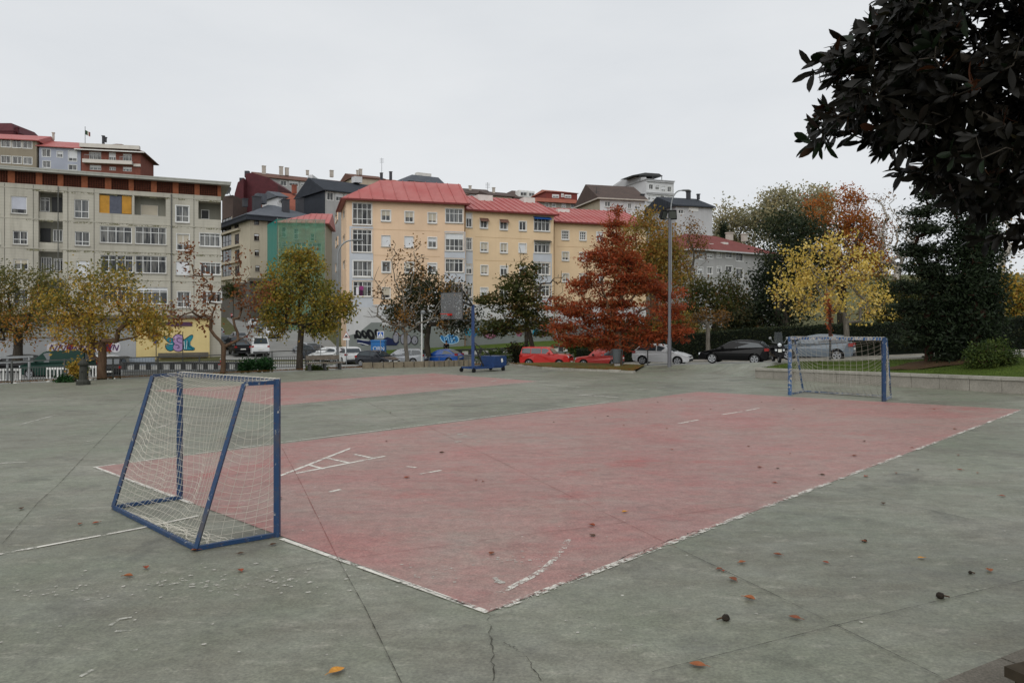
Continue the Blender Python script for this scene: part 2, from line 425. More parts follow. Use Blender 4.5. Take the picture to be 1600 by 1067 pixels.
joint(M_JOINT, [[(529, 876), (570, 950), (628, 1070)], [(1056, 856), (1200, 925), (1476, 1062)], [(1019, 1051), (1307, 978), (1640, 898)],
     [(3, 851), (60, 785), (91, 758), (128, 718), (185, 660), (240, 610)], [(760, 957), (148, 731)], [(405, 895), (529, 874)]], .010)
joint(M_JOINT2, [[(440, 699), (470, 755), (529, 876)], [(660, 663), (760, 711), (900, 780), (1056, 856)], [(550, 873), (740, 846), (930, 823), (1185, 787)]], .008)
joint(M_JOINT, [[(640, 661), (560, 622), (480, 600)], [(1297, 764), (1600, 830)]], .010)
def crack(pts, w, seg):
    m = MB(); ps = []
    for a, b in zip(pts[:-1], pts[1:]):
        for i in range(seg): ps.append(G(lerp(a[0], b[0], i/seg)+random.uniform(-4, 4), lerp(a[1], b[1], i/seg)+random.uniform(-2, 2), .008))
    for i, (a, b) in enumerate(zip(ps[:-1], ps[1:])):
        d = (b-a).normalized(); n = Vector((-d.y, d.x, 0))*w/2*random.uniform(.5, 1.3); m.quad(a-n, b-n, b+n, a+n)
    tag(m.build('ground_crack', M_JOINT), kind='structure')
crack([(763, 958), (768, 1000), (772, 1070)], .012, 12)
crack([(788, 1003), (815, 1020), (852, 1068)], .008, 12)
crack([(529, 876), (640, 915), (763, 958)], .02, 16)
crack([(763, 958), (1000, 862), (1100, 826)], .014, 22)
# chips of white paint left near the goal and inside the corner
m = MB()
M_CHIP = worn_paint('flaked_paint', 'c6c2b8', .42, .56, 42)
def chip(u, v, r):
    r *= 1.25
    p = G(u, v, .010); k = random.randint(5, 8); a0 = random.random()*6
    m.poly([p+Vector((math.cos(a0+6.283*i/k)*r*random.uniform(.8, 1.6), math.sin(a0+6.283*i/k)*r*random.uniform(.8, 1.4), 0)) for i in range(k)])
    m.v[-k:] = [(x, y, ground(x, y)+.010) for x, y, z in m.v[-k:]]
for i in range(85): chip(random.gauss(330, 75), 911+random.gauss(0, 12)-0.08*(300-330), random.uniform(.006, .022))
for i in range(30): chip(random.uniform(20, 200), 925+random.gauss(0, 8), random.uniform(.005, .013))
for i in range(16): chip(random.uniform(400, 560), 900+random.gauss(0, 9), random.uniform(.008, .02))
for i in range(35): chip(random.gauss(815, 28), 875+random.gauss(0, 5), random.uniform(.006, .018))
for i in range(30): chip(random.uniform(640, 720), 890+random.gauss(0, 12), random.uniform(.004, .012))
for i in range(6): chip(776+random.gauss(0, 6), 908+random.gauss(0, 2), random.uniform(.015, .03))
for i in range(14): chip(random.gauss(718, 16), random.gauss(681, 6), random.uniform(.02, .06))
for i in range(45): chip(random.uniform(900, 1590), random.uniform(700, 1060), random.uniform(.005, .014))
for i in range(60): chip(random.uniform(0, 900), random.uniform(640, 1060), random.uniform(.004, .013))
tag(m.build('paint_chips', M_CHIP), kind='structure')

# ---------------------------------------------------------------- granite retaining wall by the lawn
w = thing('granite_wall', 'low granite block wall with pale coping along the raised lawn behind the far goal', 'wall', plane_pt(*WALL[0]))
mw = MB(); mc = MB()
for (a, za), (b, zb) in zip(list(zip(WALL, WTOP))[:-1], list(zip(WALL, WTOP))[1:]):
    A = Vector((*a, 0)); B = Vector((*b, 0)); L = (B-A).length; d = (B-A)/L; n = Vector((-d.y, d.x, 0))
    if n.dot(Vector((1, 1, 0))) < 0: n = -n
    k = int(L/1.15)
    for i in range(k):
        p = A+d*(L*i/k+.008); q = A+d*(L*(i+1)/k-.008)
        zp = lerp(za, zb, i/k); zq = lerp(za, zb, (i+1)/k); bp = ground(p.x, p.y)-.3; bq = ground(q.x, q.y)-.3; o = n*random.uniform(0, .012)
        P0 = p+o; Q0 = q+o
        vs = [P0+Vector((0, 0, bp)), Q0+Vector((0, 0, bq)), Q0+n*.32+Vector((0, 0, bq)), P0+n*.32+Vector((0, 0, bp)),
              P0+Vector((0, 0, zp-.12)), Q0+Vector((0, 0, zq-.12)), Q0+n*.32+Vector((0, 0, zq-.12)), P0+n*.32+Vector((0, 0, zp-.12))]
        mw.add(vs, [(0, 1, 5, 4), (1, 2, 6, 5), (2, 3, 7, 6), (3, 0, 4, 7), (4, 5, 6, 7)])
        vs = [p-n*.05+Vector((0, 0, zp-.118)), q-n*.05+Vector((0, 0, zq-.118)), q+n*.38+Vector((0, 0, zq-.118)), p+n*.38+Vector((0, 0, zp-.118)),
              p-n*.05+Vector((0, 0, zp)), q-n*.05+Vector((0, 0, zq)), q+n*.38+Vector((0, 0, zq)), p+n*.38+Vector((0, 0, zp))]
        mc.add(vs, [(0, 1, 5, 4), (1, 2, 6, 5), (2, 3, 7, 6), (3, 0, 4, 7), (4, 5, 6, 7), (3, 2, 1, 0)])
mw.build('masonry', M_GRANITE, w); mc.build('coping', M_COPE, w)

# ---------------------------------------------------------------- goals
def net_panel(m, f, nu, nv, r, skip=None):
    """strings of a net over the surface f(u, v)"""
    g = [[f(i/nu, j/nv) for j in range(nv+1)] for i in range(nu+1)]
    def seg(a, b):
        d = b-a
        if d.length < 1e-4: return
        up = Vector((.3, .2, 1)) if abs(d.normalized().z) < .9 else Vector((1, .2, 0))
        s = d.cross(up).normalized(); t = s.cross(d).normalized()
        o = [s*r, (-s*.5+t*.866)*r, (-s*.5-t*.866)*r]
        m.add([a+x for x in o]+[b+x for x in o], [(0, 1, 4, 3), (1, 2, 5, 4), (2, 0, 3, 5)])
    for i in range(nu+1):
        for j in range(nv+1):
            if i < nu: seg(g[i][j], g[i+1][j])
            if j < nv: seg(g[i][j], g[i][j+1])
def goal(label, nb, fb, rn, rf, topn, topf, mats, w, r, sag, ropemat, stayw=0.05, topdepth=.42, nu=26, nv=20, group='small football goals on the court'):
    """nb, fb: the two post bases; rn, rf: rear base corners; topn, topf: post heights"""
    g = thing('football_goal', label, 'goal', (nb+fb)/2, group)
    UP = Vector((0, 0, 1)); tn = nb+UP*topn; tf = fb+UP*topf
    for b, t, mt in ((nb, tn, mats[0]), (fb, tf, mats[1])):
        p = MB(); p.bar(b, t, w); p.build('post', mt, g)
    p = MB(); p.bar(tf-UP*w*.5, tn-UP*w*.5, w*.95); p.build('crossbar', mats[2], g)
    k = topdepth
    an = tn-UP*w*.6+(rn-nb)*k; af = tf-UP*w*.6+(rf-fb)*k
    for a, b in ((tn-UP*w*.6, an), (tf-UP*w*.6, af)):
        p = MB(); p.bar(a, b, stayw); p.build('top_arm', mats[3], g)
    for a, b in ((an, rn+UP*.03), (af, rf+UP*.03)):
        p = MB(); p.bar(a, b, stayw); p.build('back_stay', mats[3], g)
    for a, b in ((nb+UP*.03, rn+UP*.03), (fb+UP*.03, rf+UP*.03), (rn+UP*.031, rf+UP*.031)):
        p = MB(); p.bar(a, b, stayw*1.05); p.build('base_bar', mats[3], g)
    m = MB()
    inn = (nb+fb-rn-rf); inn.z = 0; inn.normalize()
    top0, top1 = tf, tn
    def roof(u, v):   # from crossbar back to the free net edge between the arms
        a = top0.lerp(top1, u)+UP*.0; b = af.lerp(an, u)
        s = 4*u*(1-u); return a.lerp(b, v)-UP*(sag*.35*s*v)
    def back(u, v):
        a = af.lerp(an, u)-UP*(sag*.35*4*u*(1-u)); b = rf.lerp(rn, u)+UP*.05
        s = 4*u*(1-u); bul = math.sin(math.pi*min(1, v*1.02))
        p = a.lerp(b, v**1.0)
        p = p-UP*(sag*.55*s*math.sin(math.pi*v)*(1-.3*v)*(1+.25*math.sin(9*u)))
        p = p+inn*(sag*.9*s*math.sin(math.pi*v)*(v**1.5))+inn*(.03*math.sin(17*u+5*v)+.02*math.sin(31*u))*bul
        return p
    net_panel(m, roof, nu, 4, r); net_panel(m, back, nu, nv, r)
    for t, a, b, rr in ((tn, an, nb, rn), (tf, af, fb, rf)):
        def side(u, v):
            top = t.lerp(a, u); bot = b.lerp(rr, u)+UP*.05
            s = 4*u*(1-u)
            return top.lerp(bot, v)-UP*(sag*.45*s*math.sin(math.pi*v)*(1-v*.4))+(fb-nb).normalized()*(.04*math.sin(7*v+3*u)*s)
        net_panel(m, side, 7, nv, r)
    # lacing round the crossbar and the spare net lying along the rear bar
    L = (tn-tf).length; n = int(L/.11)
    for i in range(n):
        c = tf.lerp(tn, (i+.5)/n); d = (tn-tf).normalized(); s = d.cross(UP)
        q = [c-UP*w+s*w*.56, c+d*.03+s*w*.56+UP*.004, c+d*.05-s*w*.56+UP*.004, c+d*.06-s*w*.56-UP*w]
        for a, b in zip(q[:-1], q[1:]): m.tube(a, b, r*1.8, r*1.8, 4, False)
    d = (rn-rf)
    for k in range(9):
        pts = []
        for i in range(25):
            t = i/24; amp = .05+.22*t*t
            pts.append(rf.lerp(rn, t)+inn*(abs(math.sin(9*t+k*1.7))*amp+.03*k*t)+UP*(.02+.05*abs(math.sin(23*t+k))*t))
        m.pipe(pts, r*1.1, 3)
    m.build('net', ropemat, g)
    return g
def height_at(base, v):   # height of a post whose top shows at image row v
    return HC-(v-500)/F*base.y-base.z
nb = G(433, 838); fb = G(281, 780)
goal('near goal, blue painted frame with loose pale net on the left of the red court', nb, fb, G(306, 860), G(177, 795),
     height_at(nb, 592), height_at(fb, 581), [M_BLUE]*4, .070, .0025, .42, M_ROPE, .048, .42)
nb = G(1381, 627); fb = G(1234, 617)
goal('far goal with chipped blue and white posts in front of the granite wall', nb, fb, G(1392, 621.5), G(1255, 612.5),
     height_at(nb, 527), height_at(fb, 526), [M_BLUE, M_BLUE2, M_BLUE2, M_BLUE2], .11, .006, 1.05, M_ROPE2, .06, .35, 16, 19)

# ---------------------------------------------------------------- basketball hoop on a wheeled base
k = 1.2
pb = G(739, 581); hp = thing('basketball_hoop', 'blue wheeled basketball hoop with grey mesh board at the far red court', 'basketball hoop', pb)
fd = Vector((-.72, -.69, 0)); sd = Vector((.69, -.72, 0)); UP = Vector((0, 0, 1))
H = height_at(pb, 476)
p = MB(); p.bar(pb+UP*.25, pb+UP*H, .19); p.build('pole', M_STEEL, hp)
p = MB()
for s in (-.55, .55): p.bar(pb+fd*.45+sd*s+UP*.27, pb-fd*2.2+sd*s+UP*.27, .12)
for t in (.4, -.2, -1.2, -2.1): p.bar(pb+fd*t-sd*.6+UP*.27, pb+fd*t+sd*.6+UP*.27, .1)
p.build('base_frame', M_STEEL, hp)
for t in (.45, -2.05):
    for s in (-.6, .6):
        q = MB(); c = pb+fd*t+sd*s+UP*.13; q.tube(c-sd*.05, c+sd*.05, .13, .13, 14); q.bar(c+UP*.0, c+UP*.2, .05); q.build('wheel', M_BLACK, hp)
p = MB(); p.obox(pb-fd*1.25-sd*.65+UP*.33, -fd*1.05, sd*1.3, UP*.62); p.build('counterweight_box', M_STEEL, hp)
p = MB(); c = pb-fd*2.31+sd*.1+UP*.62
p = MB(); c = pb-fd*1.9+sd*.655+UP*.68; p.poly([c+fd*.12*math.cos(t)*(1 if i % 2 else .6)+UP*.14*math.sin(t) for i, t in enumerate([6.283*i/9 for i in range(9)])]); p.build('sticker', M_WHITE, hp)
p = MB(); p.bar(pb+UP*1.9, pb-fd*2.1+UP*.6, .05); p.bar(pb+UP*1.85, pb-fd*1.15-sd*.3+UP*.3, .07); p.build('brace', M_DKMETAL, hp)
bc = pb+fd*1.75; boardz = height_at(bc, 478)
bc = bc+UP*boardz; bw = 1.02; bh = .80
p = MB(); tp = pb+UP*(H-.1)
for s in (-.9, .9):
    p.bar(tp, bc+sd*s*.5+UP*.5, .06)
p.bar(tp, bc+sd*.9+UP*1.1, .07); p.bar(pb+UP*(H-1.05), bc-UP*bh*.95, .06); p.build('support_arm', M_DKMETAL, hp)
p = MB()
for s in (-1, 1): p.bar(bc+sd*bw*s-UP*bh-fd*.03, bc+sd*bw*s+UP*bh-fd*.03, .06)
for s in (-1, 1): p.bar(bc-sd*bw+UP*bh*s-fd*.03, bc+sd*bw+UP*bh*s-fd*.03, .06)
p.bar(bc+sd*.35-UP*bh-fd*.05, bc+sd*.35+UP*bh-fd*.05, .05); p.bar(bc+sd*.05-UP*bh-fd*.05, bc+sd*.05+UP*bh-fd*.05, .05)
for s in (.02, .98): p.bar(bc+sd*bw*s+UP*bh-fd*.03, bc+sd*bw*s+UP*(bh+.42)-fd*.03, .045)
p.bar(bc+sd*.02+UP*(bh+.42)-fd*.03, bc+sd*bw+UP*(bh+.42)-fd*.03, .045)
p.build('board_frame', M_DKMETAL, hp)
tm = NT('perforated_board'); tm.base(srgb('85888a')); tm.set(.6, .3)
v = tm.n('ShaderNodeTexVoronoi'); v.inputs['Scale'].default_value = 16; tm.l(tm.coords(), v.inputs['Vector'])
tm.alpha(tm.ramp(v.outputs['Distance'], [(.22, .05), (.5, .42)]))
p = MB(); p.obox(bc-sd*bw-UP*bh, sd*bw*2, fd*.025, UP*bh*2); p.build('backboard', tm.mat, hp)
p = MB(); p.obox(bc-sd*.36-UP*.62+fd*.027, sd*.72, fd*.01, UP*.5); p.obox(bc-sd*.28-UP*.54+fd*.03, sd*.56, fd*.01, UP*.34); p.build('target_square', plain('board_square', '5d5f60'), hp)
p = MB(); rc = bc-UP*(bh*.62)+fd*.5
pts = [rc+fd*.29*math.cos(6.283*i/20)+sd*.29*math.sin(6.283*i/20) for i in range(21)]
p.pipe(pts, .022, 6); p.obox(bc-UP*(bh*.62+.1)+fd*.03-sd*.12, fd*.2, sd*.24, UP*.13); p.build('rim', M_RED, hp)

# ---------------------------------------------------------------- fallen leaves and seed pods
LEAFM = [plain('dry_leaf_brown', '7a4a35', .8, .2, 0, .25, 30), plain('dry_leaf_orange', '8d5738', .8, .2, 0, .25, 30), plain('dry_leaf_dark', '4d3a2b', .8, .2, 0, .25, 30), plain('dry_leaf_ochre', 'b8823a', .8, .2, 0, .25, 30), plain('dry_leaf_red', '86452f', .8, .2, 0, .25, 30)]
def leaf_shape(L):
    m = MB(); n = 7; vs = []; ang = random.uniform(0, 6.283); c, s = math.cos(ang), math.sin(ang); curl = random.uniform(.1, .35)
    prof = [0, .55, .9, 1.0, .85, .5, 0]
    for i in range(n):
        x = (i/(n-1)-.5)*L; w = prof[i]*L*.33
        for sgn in (-1, 0, 1):
            yy = w*sgn; zz = abs(yy)*curl*2+L*.25*curl*((i/(n-1)-.5)*2)**2
            vs.append((x*c-yy*s, x*s+yy*c, zz))
    fs = []
    for i in range(n-1):
        for k in range(2): a = i*3+k; fs.append((a, a+3, a+4, a+1))
    m.add(vs, fs); m.tube(Vector((-L*.5*c, -L*.5*s, .003+L*.25*curl)), Vector((-L*.72*c, -L*.72*s, .002)), .003, .002, 4)
    return m
big = [(526, 1051, 3, .17, 'bright ochre leaf alone on the green concrete near the front edge'), (1090, 1041, 1, .16, 'orange leaf near the front edge right of the crack'),
       (1171, 937, 1, .15, 'large brown curled leaf on the concrete beside a seed pod'), (1145, 907, 0, .14, 'brown leaf by the crossing joints below three others'),
       (1124, 890, 0, .10, 'small folded brown leaf touching the long joint'), (1160, 880, 1, .12, 'pale orange leaf right of the long joint'), (1215, 868, 0, .12, 'flat brown leaf highest of the loose group on the right'),
       (1242, 967, 0, .14, 'reddish leaf between the two joints near their crossing'), (1546, 893, 1, .13, 'round orange leaf near the right edge of the court'), (1439, 873, 3, .10, 'small pale leaf on the right with a white edge'),
       (200, 902, 1, .13, 'orange leaf on the concrete left of the paint chips'), (228, 889, 4, .12, 'dark red leaf above the orange one by the near goal'), (376, 893, 4, .12, 'red leaf lying right of the paint chips'),
       (305, 861, 1, .13, 'orange leaf caught under the rear corner of the near goal'), (376, 866, 2, .10, 'dark curled leaf below the side bar of the near goal'), (427, 852, 2, .12, 'brown leaf at the foot of the near post'),
       (636, 747, 4, .16, 'red leaf on the red court near the short white dashes'), (926, 838, 2, .13, 'dark green leaf at the end of the worn arc'), (925, 822, 4, .13, 'bright red leaf on the joint near the worn arc'),
       (976, 801, 3, .12, 'ochre leaf on the red court beside the long joint'), (1353, 745, 4, .14, 'red leaf just outside the right touchline')]
for u, v, mi, L, lab in big:
    o = leaf_shape(L*.82).build('fallen_leaf', LEAFM[mi]); o.location = G(u, v, .014); tag(o, lab, 'leaf', 'fallen leaves on the court')
small = [(125, 820), (33, 796), (1130, 893), (768, 866), (1380, 788), (1566, 776), (1400, 740), (1434, 735), (1500, 735), (1497, 712), (1215, 733), (1235, 709), (1335, 713), (1285, 743), (1210, 755),
         (1187, 731), (690, 708), (975, 665), (1042, 670), (950, 651), (1010, 645), (930, 653), (1190, 629), (1460, 640), (1492, 671), (1065, 625), (722, 585), (530, 612), (1028, 629), (1110, 640), (1240, 640),
         (865, 660), (1050, 703), (1170, 698), (604, 690), (744, 751), (755, 753), (437, 780), (150, 818), (280, 672), (610, 645), (1425, 700), (1528, 740), (1350, 690), (1290, 880), (1350, 847)]
proto = []
for mi in (0, 2, 4):
    o = leaf_shape(.12).build('fallen_leaf', LEAFM[mi]); tag(o, 'small dry brown leaf lying on the court', 'leaf', 'fallen leaves on the court'); proto.append(o)
for i, (u, v) in enumerate(small):
    o = proto[i % 3]
    if i >= 3: o = o.copy(); COL.objects.link(o)
    o.location = G(u, v, .014); o.rotation_euler = (0, 0, random.random()*6); s = random.uniform(.45, 1.0); o.scale = (s, s, s)
for u, v, lab in ((1469, 934, 'dark seed pod with stalk on the right joint'), (1134, 969, 'dark seed pod with brown stalk below the curled leaf'), (1516, 896, 'tiny dark pod left of the round orange leaf'), (1352, 846, 'slim dark pod lying alone on the right')):
    L = .038 if v > 930 else .02
    r = thing('seed_pod', lab, 'seed pod', G(u, v, .004), 'seed pods dropped on the court')
    m = MB(); vs0 = len(m.v); m.ball(r.location+Vector((0, 0, L*.55)), L, 9, 7, .8)
    m.v = [(x+random.uniform(-.1, .1)*L, y+random.uniform(-.1, .1)*L, z+random.uniform(-.06, .06)*L) for x, y, z in m.v]; m.build('pod', plain('seed_pod_dark', '2a241d', .8, .2, 0, .3, 30), r)
    m = MB(); sx = 1 if u > 1400 else -1; m.tube(r.location+Vector((sx*L*.7, 0, L*.6)), r.location+Vector((sx*L*2.2, -.01, L*.3)), .008, .006, 6); m.build('stalk', LEAFM[2], r)

# ---------------------------------------------------------------- stone plinth and bench at the front right
a = G(1484, 1085); b = G(1606, 1034); d = (b-a).normalized(); b = a+d*3.5; a = a-d*0.3; n = Vector((d.y, -d.x, 0)).normalized()
pl = MB()
for i in range(4):
    q = a+d*(i*.95); q.z = ground(q.x, q.y)-.05; pl.obox(q, d*.93, n*.5, Vector((0, 0, .17)))
tag(pl.build('stone_kerb', M_DKSTONE), 'worn stone kerb coloured dark for tree shade in the front right corner', 'kerb')  # the overhanging evergreen's shade is put into the dark stone colour
e = P(1569, 1040, 5.0); top = e.z
ax = Vector((.93, .36, 0)).normalized(); ay = Vector((.36, -.93, 0)).normalized()
bn = thing('park_bench', 'dark timber bench cut off by the front right corner', 'bench', (e.x, e.y, ground(e.x, e.y)))
m = MB()
for i in range(3): m.obox(e+ay*(.15*i)-Vector((0, 0, .07)), ax*1.8, ay*.14, (0, 0, .07))
m.build('seat', M_DKTIMBER, bn)
for t in (.06, 1.5):
    m = MB(); q = e+ax*t+ay*.03; m.obox((q.x, q.y, ground(q.x, q.y)), ax*.14, ay*.4, (0, 0, top-.071-ground(q.x, q.y))); m.build('leg', M_DKTIMBER, bn)
m = MB()
for i in range(2): m.obox(e+ay*.46+Vector((0, 0, .15+.17*i)), ax*1.8, ay*.04, (0, 0, .13))
for t in (.1, 1.6): m.obox(e+ax*t+ay*.5-Vector((0, 0, .1)), ax*.06, ay*.04, (0, 0, .6))
m.build('backrest', M_DKTIMBER, bn)

# bare soil under the lawn conifers
def soil(cu, cv, d, rx, ry):
    pts = []; c = P(cu, cv, d)
    for i in range(24):
        a = 6.283*i/24; x = c.x+rx*math.cos(a)*(1+.12*math.sin(3*a)); y = c.y+ry*math.sin(a)*(1+.1*math.cos(5*a)); pts.append((x, y))
    def lz(x, y):
        best = None
        for i in range(len(lawn_near)-1):
            for k in range(17):
                a = Vector(lawn_near[i]).lerp(Vector(lawn_near[i+1]), k/16); b = Vector(lawn_far[i]).lerp(Vector(lawn_far[i+1]), k/16); e = b-a; t = ((x-a.x)*e.x+(y-a.y)*e.y)/(e.x**2+e.y**2); t = min(1, max(0, t)); q = a+e*t
                dd = (q.x-x)**2+(q.y-y)**2
                if best is None or dd < best[0]: best = (dd, q.z)
        return best[1]
    m = MB(); cc = Vector((c.x, c.y, lz(c.x, c.y)+.05))
    for i in range(24): (x0, y0), (x1, y1) = pts[i], pts[(i+1) % 24]; m.add([cc, (x0, y0, lz(x0, y0)+.03), (x1, y1, lz(x1, y1)+.03)], [(0, 1, 2)])
    tag(m.build('soil', grass_mat('bare_soil', '3d2f22', '4a3a2a', '55452f')), kind='structure')
soil(1475, 572, 33.4, 2.3, 1.1)
# ---------------------------------------------------------------- buildings
def glass_mat(key, dark, mid, light):
    t = NT(key); o = t.n('ShaderNodeObjectInfo')
    c = t.ramp(o.outputs['Random'], [(0.0, srgb(dark)), (0.45, srgb(mid)), (1.0, srgb(light))])
    n = t.noise(1.6, 3, .5, t.coords((2.2, 2.2, .25)))
    c = t.mix(t.ramp(n, [(.45, 0.0), (.62, .38)]), c, srgb('a8a69e'))
    t.base(c); t.set(.12, .6); MATS[key] = t.mat; return t.mat
M_GLASS = glass_mat('window_glass', '0b0c0e', '1b1e21', '55585a')
M_GLASSD = plain('dark_opening', '1d1e1f', .4, .4)
M_FRAME = plain('white_window_frame', 'd9dad8', .5, .35)
M_FRAMEB = plain('brown_window_frame', '4a3a30', .6, .3)
M_FRAMED = plain('black_window_frame', '2a2b2e', .5, .4)
M_BLIND = plain('white_roller_blind', 'd2d4d6', .7, .25, 0, .05)
M_BLINDT = plain('tan_roller_blind', 'b9b1a0', .7, .25, 0, .05)
M_AWN = plain('blue_awning', '234e8e', .8, .2)
M_SILL = plain('stone_sill', 'a5a199', .8, .2)
def gray_conc():
    t = NT('panel_concrete'); c = srgb('b7b3a6')
    c1 = t.ramp(t.noise(.35, 6, .62), [(.3, tuple(x*.86 for x in c)), (.7, tuple(x*1.08 for x in c))])
    bd = t.n('ShaderNodeTexWave', wave_type='BANDS', bands_direction='Z'); bd.inputs['Scale'].default_value = 1.1; bd.inputs['Distortion'].default_value = .6
    t.l(t.coords(), bd.inputs['Vector'])
    c1 = t.mix(t.ramp(bd.outputs['Fac'], [(.0, .16), (.12, 0)]), c1, srgb('77746a'))
    st = t.noise(1, 6, .7, t.coords((1.6, 1.6, .1)))
    c1 = t.mix(t.ramp(st, [(.52, 0), (.75, .5)]), c1, srgb('7d796d'))
    t.base(c1); t.set(.9, .15); t.bump(t.noise(9, 5), .2, .02); return t.mat
M_GCONC = gray_conc()
M_MOSS = worn_paint('lichen_band', '8a8768', .50, .62, 6)
def brick_mat(key, a, b, mortar, scale):
    t = NT(key); br = t.n('ShaderNodeTexBrick'); br.inputs['Scale'].default_value = scale
    br.inputs['Color1'].default_value = (*srgb(a), 1); br.inputs['Color2'].default_value = (*srgb(b), 1); br.inputs['Mortar'].default_value = (*srgb(mortar), 1)
    t.l(t.coords((.7, .7, 1), (1.5708, 0, 0)), br.inputs['Vector'])
    c = t.mix(t.ramp(t.noise(1.2, 5), [(.4, 0), (.75, .45)]), br.outputs['Color'], tuple(x*.5 for x in srgb(a)))
    t.base(c); t.set(.9, .15); return t.mat
M_BRICK = plain('red_brick_piers', '90583f', .9, .15, 0, .2, 3)
M_LATT = plain('brick_lattice', '5f382b', .9, .15, 0, .25, 3)
M_BRICKW = plain('brick_facade', '7b4d42', .9, .15, 0, .15, 2)
def seam_roof(key, col, fade):
    t = NT(key); c = srgb(col)
    n = t.ramp(t.noise(.25, 5, .6), [(.3, c), (.7, srgb(fade))])
    st = t.noise(1.0, 4, .6, t.coords((1.4, .3, 1.4)))
    t.base(t.mix(t.ramp(st, [(.45, 0), (.75, .35)]), n, tuple(x*.72 for x in c))); t.set(.5, .35); MATS[key] = t.mat; return t.mat
M_RROOF = seam_roof('red_metal_roof', 'a24b47', 'ab6863')
def tile_mat(key, a, b, dark):
    t = NT(key)
    c = t.ramp(t.noise(.8, 6, .65), [(.3, srgb(a)), (.7, srgb(b))])
    w = t.n('ShaderNodeTexWave', wave_type='BANDS', bands_direction='X'); w.inputs['Scale'].default_value = 1.3; w.inputs['Distortion'].default_value = 1.5
    t.l(t.coords(), w.inputs['Vector'])
    c = t.mix(t.ramp(w.outputs['Fac'], [(0, .4), (.5, 0)]), c, srgb(dark)); t.base(c); t.set(.85, .2); MATS[key] = t.mat; return t.mat
M_TILE = tile_mat('terracotta_tiles', '9c5f4c', '875245', '6b382d')
M_TILEB = tile_mat('brown_tiles', '75564a', '63483f', '443129')
M_TILED = tile_mat('weathered_dark_tiles', '5d4f49', '4e4440', '352e2b')
M_TILER = tile_mat('maroon_tiles', '7d4540', '6b3a36', '4a2826')
M_SLATE = tile_mat('grey_slate', '63676d', '54585f', '3d4147')
M_SLATED = tile_mat('dark_slate', '3c4047', '30343a', '22252a')
M_MAROON = plain('maroon_cladding', '50262b', .7, .25, 0, .2, 1)
M_CHIM = plain('chimney_dark', '45464a', .8, .2)
M_CHIML = plain('chimney_pale', 'b3aca2', .8, .2)
M_SKYL = plain('pale_roof_hatch', 'cfccc6', .6, .3)

